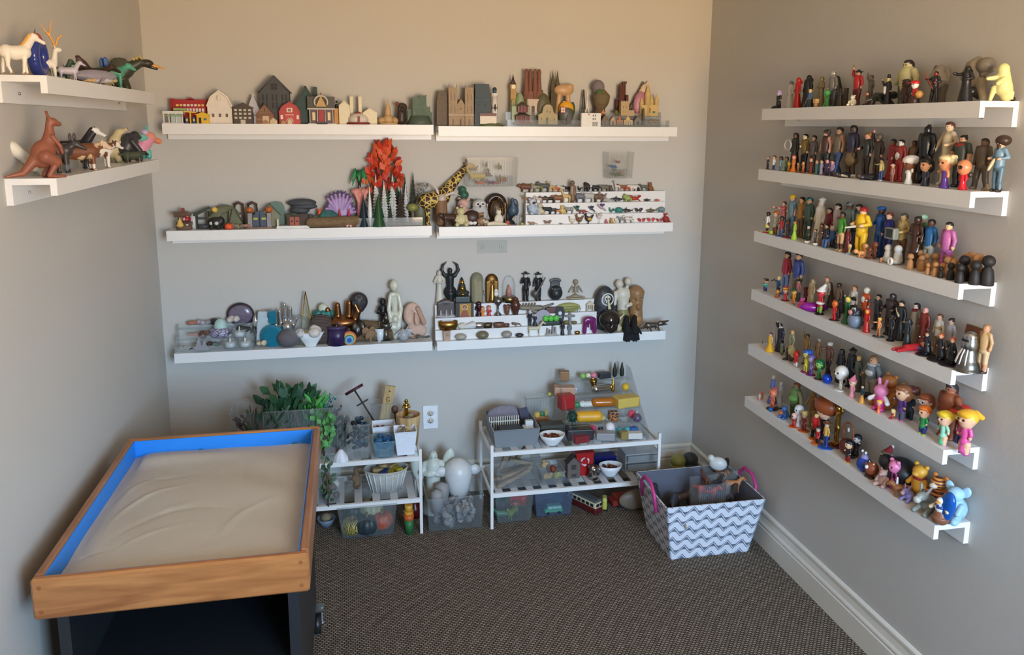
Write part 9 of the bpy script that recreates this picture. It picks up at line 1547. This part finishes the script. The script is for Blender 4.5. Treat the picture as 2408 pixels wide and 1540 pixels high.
for x,y,l,r in((-.08,.05,'grey stone dish standing in the stone bin',.03),(-.05,.12,'grey-white stone jar standing in the stone bin',.035)):sI('stone_jar',l,'jar',MB().lA([(r*.8,0),(r,.05),(r*.9,.09),(0,.1)],n=16),M((150,148,146),.6),(p[0]+x,p[1]+y,.085))
GRB=M((128,134,138),.5,var=.03);t=tH('storage_bin','grey plastic bin of miniature fences, cages and a stone bridge','storage bin')
pT('bin_body',MB().shell(-1.137,-.942,-.365,-.125,TZ,TZ+.085,.004,.012),GRB,t);pT('rim',MB().tU([(-1.149,-.377,TZ+.085),(-.93,-.377,TZ+.085),(-.93,-.113,TZ+.085),(-1.149,-.113,TZ+.085),(-1.149,-.377,TZ+.085)],.003,6),GRB,t)
Z('T',1186,952,.16,'grey stone bridge miniature in the grey bin',nO([E('stone',(0,0,.5),(.8,.2,.5)),E('-a',(0,-.1,.1),(.4,.4,.4))]),{'stone':M((130,124,134),.9,var=.3,scale=14,bump=.6)},'toy_bridge','toy bridge',bz=.02)
hD('T',1185,978,.24,'long white miniature picket fence in the grey bin','toy_fence','toy fence',lambda h,w:[('rail',MB().box((0,0,h*.7),(w,.003,.005)),(206,200,180))]+[('picket',MB().box((-w/2+w*(i+.5)/14,-.002,h*.6),(.004,.003,h*.8)),(214,206,186))for i in range(14)],wp=75,bz=.02)
hD('T',1200,1005,.31,'black wire cage in the grey bin','wire_cage','cage',lambda h,w:[('roof',MB().box((0,0,h*.95),(w,.07,.006)),(44,46,54))]+[('bar',MB().tU([(-w/2+w*i/9,y,0),(-w/2+w*i/9,y,h*.95)],.0014,5),(70,76,84))for i in range(10)for y in(-.034,.034)],wp=52,bz=.02)
Z('T',1242,990,.30,'white plastic sofa-shaped piece in the grey bin',nO([B('white_piece',(0,0,.3),(.4,.4,.3),.08),B('white_piece',(.1,.2,.6),(.3,.2,.38),.08)]),{'white_piece':(214,216,216)},'toy_sofa','toy furniture',bz=.03)
hD('T',1234,958,.2,'purple-grey lattice panel leaning in the grey bin','lattice_panel','toy fence',lambda h,w:[('panel',MB().box((0,0,h*.5),(w,.004,h),ry=-.2),M((84,82,104),.6,kind='stripe',rgb2=(50,48,60),ks=120))],wp=20,bz=.02)
box_('T',1270,936,68,.17,.05,'clear ribbed bin with a miniature market basket',CLR,ribs=True)
Z('T',1270,962,.15,'tiny market basket of yellow and red goods',nO([B('basket',(0,0,.3),(.5,.25,.3),.05),E('goods',(-.2,-.05,.65),(.2,.15,.25)),E('greens',(.1,-.05,.68),(.2,.15,.22)),C('goods',(.3,0,.5),(.4,0,.9),.1)]),{'basket':M((176,130,60),.6,kind='stripe',rgb2=(110,40,36),ks=5),'goods':(206,170,50),'greens':(52,104,50)},'market_basket','toy',bz=.01)
sI('yellow_lollipop','yellow ball on a thin bent wire','ornament',MB().ball((.03,0,.17),.009,10).tU([(0,0,.02),(.012,0,.1),(.03,0,.165)],.001,5),M((196,186,60),.3),sP_('T',1277,960,.16)[0])
hD('T',1296,992,.27,'dark olive wooden crate behind white bowl','wooden_crate','crate',lambda h,w:[('side',MB().box((0,0,h*(.2+.3*i)),(w,.06,h*.26)),(66,66,56))for i in range(3)],wp=56)
def bowl_(key,u,v,wp,d,lB,fill,fl):
 p,h,m_=sP_(key,u,v,d);w=wp*m_;t=tH('white_bowl',lB,'bowl',p)
 pT('bowl',MB().lA([(w*.22,0),(w*.24,h*.1),(w*.42,h*.6),(w*.5,h),(w*.475,h),(w*.38,h*.55),(0,h*.3)],n=30,sy=.8),M((230,232,232),.2,var=.02),t)
 heap(fill,fl,'bean','bean',(p[0],p[1],p[2]+h*.62),50,.007,[M((92,44,32),.3),M((130,70,40),.3),M((60,36,30),.3)],(w*.26,w*.2,h*.2),sd_=int(u))
bowl_('T',1298,1020,62,.375,'white bowl of brown beans beside the grey bin','brown bean in the bowl beside the grey bin','beans in the upper bowl');bowl_('W',1435,1092,56,.33,'white bowl of dark beans on the lower tier','dark bean in the lower tier bowl','beans in the lower bowl')
t=tH('acrylic_display','clear acrylic five-tier sloped display of small objects','display stand')
XA,XB=-.778,-.405
for x in(XA,XB):pT('side_panel',MB().add([(x+o_,y,z)for o_ in(-.0015,.0015)for y,z in((-.40,TZ),(-.06,TZ),(-.06,.64),(-.12,.64),(-.40,.41))],[(0,1,2,3,4),(9,8,7,6,5),(0,4,9,5),(4,3,8,9),(3,2,7,8),(2,1,6,7),(1,0,5,6)]),ACR,t)
for i in range(5):
 z,y=TZ+.008+.05*i,-.395+.066*i;SH['D%d'%i]=('B',z);q=pT('tier',MB().bb(XA,XB,y,y+.066,z-.003,z),ACR,t);pT('tier_lip',MB().bb(XA,XB,y-.002,y,z-.05 if i else TZ,z+.008),ACR,q)
BALL=[E('b',(0,0,.5),.5)];BX=[B('b',(0,0,.5),(.5,.4,.5),.06)];LOW=[B('b',(0,0,.5),(1.2,.7,.5),.1)];BUR=[E('b',(0,0,.5),.36)]+[C('b',(0,0,.5),(.5*sin(a)*cos(q),.5*sin(a)*sin(q),.5+.5*cos(a)),.08,.02)for a in(.5,1.2,1.9,2.6)for q in aR(0,6.2,.9)];BOT=[C('b',(0,0,.15),(0,0,.5),.15,.14),C('b',(0,0,.5),(0,0,.98),.12,.04)];CUP=[C('b',(0,0,.05),(0,0,.35),.12,.06),C('b',(0,0,.35),(0,0,.9),.1,.34),E('-c',(0,
0,1.1),(.24,.24,.35))];ROLL=[C('b',(-.8,0,.5),(.8,.1,.5),.5)]
for tr,rows in((4,((1327,863,22,BX,(150,110,70),'small open box of toy food','toy_food'),(1370,867,14,BALL,(140,190,100),'small green candy ball','candy_ball'),(1383,868,13,BALL,(226,222,190),'small white candy ball','candy_ball'),(1396,866,14,BALL,(230,130,150),'small pink candy ball','candy_ball'),(1421,872,12,LOW,(50,52,58),'small dark toy car','toy_car'),(1445,846,36,BOT,(26,40,30),'dark green wine bottle by toy car',
'toy_bottle'),(1462,846,36,BOT,(26,42,32),'dark green wine bottle by display edge','toy_bottle'))),(3,((1327,886,20,LOW,(190,150,120),'tiny cake in a dish','toy_cake'),(1341,888,14,BALL,(214,196,130),'small cream egg','toy_egg'),(1354,890,16,CUP,(206,206,222),'tiny pale lilac cup','toy_cup'),(1395,884,36,CUP,GB,'small gold trophy cup','trophy_cup'),(1415,902,20,ROLL,SV,'silver metal spring coil','metal_coil'),
(1441,887,34,BOT,GT,'gold foil wrapped bottle','foil_bottle'),(1471,900,18,BALL,(222,180,50),'yellow rubber ball','rubber_ball'))),(2,((1331,923,34,BX,(170,34,34),'small red lantern box','toy_lantern'),(1355,914,14,[E('b',(0,0,.5),(.7,.5,.5))],(56,140,90),'small green turtle candle','toy_turtle'),(1344,922,16,BALL,(44,76,120),'small blue ball','rubber_ball'),(1369,925,16,BALL,M((226,226,222),.4,kind='spots',
rgb2=(30,30,32),ks=3.2),'black and white soccer ball','soccer_ball'),(1385,938,14,ROLL,(214,214,204),'white plastic syringe','toy_syringe'),(1418,934,22,ROLL,M((176,104,30),.15),'amber pill bottle lying down','pill_bottle'),(1472,930,24,LOW,(214,184,90),'yellow toy bed with figure','toy_bed'))),(1,((1346,951,32,BUR,(20,60,46),'dark green spiky rubber ball','spiky_ball'),(1384,958,26,ROLL,(226,166,
40),'yellow toy box roll with red end','toy_roll'),(1412,969,15,[E('b',(0,0,.5),(.9,.5,.5))],(190,176,130),'gold spiral shell charm','shell_charm'),(1441,964,22,BX,M((60,50,46),.3,kind='cells',rgb2=(196,120,60),ks=3),'small coloured puzzle cube','puzzle_cube'),(1486,961,22,BUR,(222,84,110),'pink spiky rubber ball','spiky_ball'),(1498,978,21,BALL,M((96,84,106),.1),'glossy grey-purple ball','glass_ball'))),
(0,((1362,990,26,LOW,(44,42,46),'tiny black typewriter','toy_typewriter'),(1392,986,28,[E('b',(0,0,.65),.33),C('b',(0,0,.05),(0,0,.5),.2)],(206,40,100),'magenta rubber toy figure','rubber_toy'),(1412,988,24,CUP,(46,36,34),'tiny black trophy cup','trophy_cup'),(1434,982,32,[C('b',(0,0,.3),(0,0,.7),.45)],(226,222,220),'white mug with red inside','toy_mug'),(1457,986,18,BALL,(70,150,160),'teal skull bead next to mug',
'skull_bead'),(1475,986,18,BALL,(80,164,172),'teal skull bead next to blue die','skull_bead'),(1489,1003,18,BX,M((60,104,170),.15),'translucent blue cube die','blue_die'),(1423,1014,18,LOW,(150,150,152),'tiny silver laptop computer','toy_laptop'),(1466,1013,18,BX,(150,130,70),'tiny brass box','brass_box'),(1365,1024,16,LOW,(130,40,44),'tiny dark red book with grey stripe','toy_book'),(1492,1024,14,
LOW,(216,212,204),'row of tiny white letter beads','letter_beads')))):
 for u,v,hp,pr,c_,l,nm in rows:
  z=SH['D%d'%tr][1];q=hit(u,v+hp,2,z);y0_=-.395+.066*tr;q[1]=min(max(q[1],y0_+.008),y0_+.058);q=(sV(lambda s:proj((s,q[1],z))[0],XL,0,u),q[1],z);m_=proj(q)[2]/FPX
  Z('T',u,v,0,l+' on the sloped display',nO(pr),{'b':c_},nm,'trinket',yw=.6*jitter(int(u)),at=(q,hp*m_,m_))
p,w,h=box_('W',1220,1082,108,.385,.20,'clear bin of driftwood sticks on the lower tier',CLR)
for i,(x,z,a,L_)in enumerate(((-.02,.03,.45,.17),(.0,.05,.3,.15),(-.04,.02,.1,.14),(.03,.08,-.3,.12),(-.05,.08,1.2,.08),(.02,.03,.15,.16),(.05,.1,.9,.09))):
 sI('wood_stick','weathered driftwood stick in the clear lower bin','stick',MB().box((0,0,0),(L_,.02,.016),ry=-a),wO((170,148,116),(116,92,70),6,.8),(p[0]+x,p[1]+.03+.022*i,p[2]+z+.01),0,'driftwood sticks in the bin')
p,w,h=box_('W',1300,1112,60,.39,.12,'small clear bin of toy food on the lower tier',CLR)
for i,(x,y,z,c_,l)in enumerate(((-.015,.04,.045,(176,146,96),'tan bread loaf'),(.015,.06,.07,(130,60,44),'red-brown roast'),(-.025,.08,.09,(190,160,116),'pale tan pie'),(.03,.03,.05,(150,150,56),'yellow-green pear'))):bT('toy_food',l+' toy in the small clear bin','toy food',rock(60+i,3,1.1),{'rock':M(c_,.6,var=.2,scale=6)},(p[0]+x,p[1]+y,p[2]+z-.04),i,.055,24)
hs('W',1346,1072,30,.31,'small grey-brown wooden birdhouse on the lower tier',(104,92,84),(80,70,64),name='birdhouse',cat='birdhouse',wins=((0,.55,.4,.22),(0,.15,.4,.12)),eave=.7)
def recyc(h,w):
 q=[('bin_body',MB().box((0,0,h*.48),(w*.8,w*.8,h*.96),taper=1.15),M((176,30,32),.35)),('lid',MB().box((0,0,h*.98),(w*.98,w*.98,h*.05)),M((160,26,30),.35))]
 for i in range(3):
  a=pi/2+i*2.094;b=a+1.6;r=w*.2;y=-w*.455;q.append(('recycling_arrow',MB().tU([(r*cos(a+f*(b-a)),y,h*.62+r*sin(a+f*(b-a)))for f in(0,.35,.7)]+[(r*cos(b),y,h*.62+r*sin(b))],[.003,.003,.0055,.0004],6),M((232,222,222),.4)))
 return q
hD('W',1369,1056,.27,'red toy recycling bin with white arrows symbol','recycling_bin','toy bin',recyc,wp=46)
hD('W',1420,1068,.2,'dark blue shiny toy case','toy_case','case',lambda h,w:[('case',rbox((0,0,h*.4),(w,.07,h*.8),.008),M((24,28,96),.25)),('lid',rbox((0,0,h*.9),(w,.07,h*.2),.006),M((30,34,110),.25))],wp=54)
hD('W',1395,1097,.35,'small stainless steel jug','steel_jug','jug',lambda h,w:[('jug',MB().lA([(w*.34,0),(w*.46,h*.3),(w*.34,h*.75),(w*.44,h),(w*.4,h),(w*.3,h*.72),(0,h*.1)],n=22),mT((176,174,170),.15)),('handle',MB().tU([(w*.4,0,h*.85),(w*.62,0,h*.6),(w*.42,0,h*.3)],.003,6),mT((176,174,170),.2))],wp=30)
def drawers(h,w):return[('frame',MB().box((0,0,h*.97),(w,.13,h*.06)).box((0,0,h*.5),(w,.13,h*.04)).box((0,0,.004),(w,.13,.008)).box((-w*.49,0,h*.5),(.004,.13,h)).box((w*.49,0,h*.5),(.004,.13,h)),clear((226,228,228),.35))]+[('drawer',MB().shell(-w*.45,w*.45,-.075,.06,z*h,z*h+h*.38,.003),clear((220,226,226),.15))for z in(.05,.54)]
hD('W',1500,1054,.24,'clear plastic two-drawer unit with white frame','drawer_unit','drawer unit',drawers,wp=84)
p,w,h=box_('F',1210,1166,92,.385,.16,'clear box of green toy dinosaurs on the carpet',CLR)
for i,(x,y,z,c_,l)in enumerate(((-.05,.04,.0,(60,110,76),'green'),(.0,.05,0,(110,130,50),'olive yellow'),(-.03,.09,.05,(56,84,60),'dark green'),(.03,.06,.06,(170,50,50),'red'),(.05,.1,.02,(150,74,44),'orange-brown'),(-.06,.12,.06,(40,96,80),'teal'))):bT('toy_dinosaur',l+' toy dinosaur in the floor box','figurine',qd,{'body':M(c_,.4)},(p[0]+x,p[1]+y,p[2]+z+.004),i*.9,.075,26,.02,None,None,lambda l:'body')
p,w,h=box_('F',1303,1157,94,.36,.14,'translucent blue-grey bin of toy vehicles',clear((140,160,186),.14),'storage_bin')
def car(h,w,c1,c2,wn=(150,180,190)):return[('body',rbox((0,0,h*.42),(w,w*.42,h*.56),.004),c1),('cabin',rbox((w*.04,0,h*.82),(w*.8,w*.4,h*.36),.004),c2)]+[('window',MB().box((x*w,-w*.205,h*.82),(w*.2,.003,h*.2)),wn)for x in(-.2,.06,.3)]+[('wheel',MB().tU([(x*w,y*w,h*.16),(x*w,y*w+.006*(1 if y>0 else-1),h*.16)],h*.16,12),(34,34,36))for x in(-.3,.3)for y in(-.2,.2)]
hD('F',1300,1186,.335,'teal and green toy van inside the blue-grey bin','toy_van','toy vehicle',lambda h,w:car(h,w,(80,140,120),(110,170,150)),wp=44,bz=.012)
p1,h1,m1=sP_('F',1408,1180,.40);t=tH('toy_tram','long cream and maroon toy tram with grey roof','toy vehicle',(p1[0]-.01,p1[1]+.04,0),-1.05)
pT('lower_body',rbox((-.09,0,.022),(.24,.05,.030),.004),M((92,30,30),.35),t);pT('upper_body',rbox((-.09,0,.050),(.24,.05,.030),.006),M((206,194,160),.35),t);pT('roof',rbox((-.09,0,.070),(.235,.046,.014),.005),M((88,92,92),.5),t)
for i in range(8):
 for s in(-1,1):pT('window',MB().box((-.19+.028*i,s*.0255,.052),(.018,.002,.014)),M((40,44,46),.2),t)
for s in(-1,1):pT('windscreen',MB().box((.0305,s*.011,.054),(.002,.017,.014)),M((40,44,46),.2),t)
for x in(-.17,-.02):pT('wheels',MB().tU([(x,-.02,.008),(x,.02,.008)],.008,10),M((40,40,40)),t)
hD('F',1421,1168,.33,'small yellow-green toy bus with teal window','toy_bus','toy vehicle',lambda h,w:car(h,w,(196,190,80),(206,200,96),(40,130,120)),wp=26,yw=1.3)
hD('F',1468,1160,.29,'red toy fire truck on a grey carriage','toy_truck','toy vehicle',lambda h,w:car(h,w,(140,44,34),(170,60,44)),wp=74,yw=.15)
Z('F',1498,1150,.36,'beige padded round lid leaning by the basket',nO([E('lid',(0,0,.5),(.9,.25,.5))]),{'lid':(136,122,104)},'round_lid','lid')
cmx=bpy.data.materials.new('chevron_print');cmx.use_nodes=True;n=cmx.node_tree;b=n.nodes['Principled BSDF'];b.inputs['Roughness'].default_value=.5
tx=n.nodes.new('ShaderNodeTexCoord');sp=n.nodes.new('ShaderNodeSeparateXYZ');n.links.new(tx.outputs['Object'],sp.inputs[0])
def mth(op,a,b_=.0):
 q=n.nodes.new('ShaderNodeMath');q.operation=op
 for i,v in enumerate((a,b_)):
  if isinstance(v,(int,float)):q.inputs[i].default_value=v
  else:n.links.new(v,q.inputs[i])
 return q.outputs[0]
xy=mth('ADD',sp.outputs['X'],sp.outputs['Y']);zig=mth('MULTIPLY',mth('ABSOLUTE',mth('SUBTRACT',mth('FRACT',mth('MULTIPLY',xy,15)),.5)),2);fz=mth('FRACT',mth('MULTIPLY',sp.outputs['Z'],21.5))
def chev(e):return mth('ADD',mth('LESS_THAN',e,.34),mth('MULTIPLY',mth('GREATER_THAN',e,.43),mth('LESS_THAN',e,.53)))
fac=mth('MINIMUM',mth('ADD',chev(mth('ADD',fz,mth('MULTIPLY',zig,.72))),chev(mth('ADD',mth('SUBTRACT',1,fz),mth('MULTIPLY',mth('SUBTRACT',1,zig),.72)))),1.0)
mx=n.nodes.new('ShaderNodeMix');mx.data_type='RGBA';n.links.new(fac,mx.inputs[0]);mx.inputs[6].default_value=tuple(lin(c)for c in(224,226,234))+(1,);mx.inputs[7].default_value=tuple(lin(c)for c in(104,112,128))+(1,);n.links.new(mx.outputs[2],b.inputs['Base Color'])
t=tH('fabric_basket','tapered white basket with grey chevron print and pink handles','basket')
a0,a1,b0,b1,A0,A1,B0,B1,hz,th=-.458,-.095,-.825,-.545,-.500,-.046,-.860,-.49,.258,.006
INN=M((92,96,108),.8)
def panel(c4,inw,name):
 c4=[np.array(q,float)for q in c4];i4=[q+np.array(inw)*th for q in c4];o=pT(name,MB().add([tuple(q)for q in c4+i4],[(0,1,2,3),(3,2,6,7),(0,3,7,4),(1,0,4,5),(2,1,5,6)]),cmx,t);pT('inner_lining',MB().add([tuple(q)for q in i4],[(3,2,1,0)]),INN,o)
panel([(a0,b0,0),(a1,b0,0),(A1,B0,hz),(A0,B0,hz)],(0,1,0),'front_panel');panel([(a1,b1,0),(a0,b1,0),(A0,B1,hz),(A1,B1,hz)],(0,-1,0),'back_panel')
panel([(a0,b1,0),(a0,b0,0),(A0,B0,hz),(A0,B1,hz)],(1,0,0),'side_panel');panel([(a1,b0,0),(a1,b1,0),(A1,B1,hz),(A1,B0,hz)],(-1,0,0),'side_panel')
pT('bottom_panel',MB().bb(a0,a1,b0,b1,0,.006),INN,t)
for x,s in((A0,-1),(A1,1)):pT('handle',MB().tU([(x+s*.004,-.76,.19),(x+s*.012,-.75,.27),(x+s*.012,-.71,.305),(x+s*.012,-.64,.305),(x+s*.012,-.60,.27),(x+s*.004,-.59,.19)],.008,8),M((196,60,130),.4),t)
for x0_,x1_,y0_,y1_,l in((-.30,-.16,-.74,-.66,'clear ribbed bin of black and red animals in the basket'),(-.18,-.07,-.63,-.53,'clear ribbed bin of horses at the basket back')):
 t=tH('storage_bin',l,'storage bin');pT('bin_body',MB().shell(x0_,x1_,y0_,y1_,.12,.29,.003,.008),CLR,t)
 for i in range(14):pT('rib',MB().tU([(x0_+(x1_-x0_)*(i+.5)/14,y0_-.001,.125),(x0_+(x1_-x0_)*(i+.5)/14,y0_-.009,.285)],.001,4),clear((236,238,238),.1),t)
hq=nO(qD(**Q['h']));dq=nO(qD(**Q['f']))
for i,(x,y,z,s_,pr,c_,l)in enumerate(((-.42,-.74,.12,.07,hq,(112,84,56),'brown and cream horse heaped in the basket'),(-.38,-.66,.12,.09,dq,(66,72,84),'blue-grey wolf heaped in the basket'),(-.34,-.77,.11,.07,qd,(120,96,60),'tan dinosaur heaped in the basket'),(-.30,-.60,.12,.08,hq,(84,62,46),'dark brown horse heaped in the basket'),(-.44,-.60,.12,.09,dq,(50,50,54),'charcoal animal heaped in the basket'),
(-.26,-.80,.10,.06,qd,(60,60,58),'grey dinosaur at the basket front'),(-.18,-.80,.10,.06,hq,(150,96,60),'chestnut horse at the basket front'),(-.40,-.80,.11,.06,dq,(150,130,96),'tan coyote at the basket front'),(-.24,-.70,.20,.07,dq,(170,44,40),'red animal in the front ribbed bin'),(-.20,-.69,.22,.07,qd,(36,34,36),'black animal in the front ribbed bin'),(-.25,-.69,.26,.06,hq,(96,60,44),'brown horse atop the front ribbed bin'),
(-.14,-.59,.27,.07,[E('body',(0,0,.5),(.5,.3,.4)),E('body',(-.4,0,.8),.2)],(206,206,200),'white sheep atop the back ribbed bin'),(-.10,-.57,.27,.06,hq,(46,36,34),'black horse atop the back ribbed bin'),(-.12,-.60,.22,.07,hq,(160,100,54),'orange-brown horse in the back ribbed bin'),(-.09,-.66,.20,.07,hq,(190,120,70),'tan horse beside the pink handle'),(-.13,-.72,.18,.07,dq,(70,60,60),'dark dog by the ribbed bins'))):
 bT('toy_animal',l,'figurine',pr,{'body':M(c_,.4)},(x,y,z),i*1.1,s_*1.15,28,.02,None,None,lambda l:'body')
for u,v,c_,l in((1592,1068,(150,146,72),'olive yellow toy helmet behind the basket'),(1620,1064,(56,62,70),'dark grey toy helmet behind the basket')):
 Z('F',u,v,.16,l,nO([E('dome',(0,0,.78),(.25,.25,.22)),E('dome',(0,0,.62),(.28,.28,.05)),C('stand',(0,0,.02),(0,0,.6),.12)]),{'dome':c_,'stand':(70,30,34)},'toy_helmet','toy helmet')
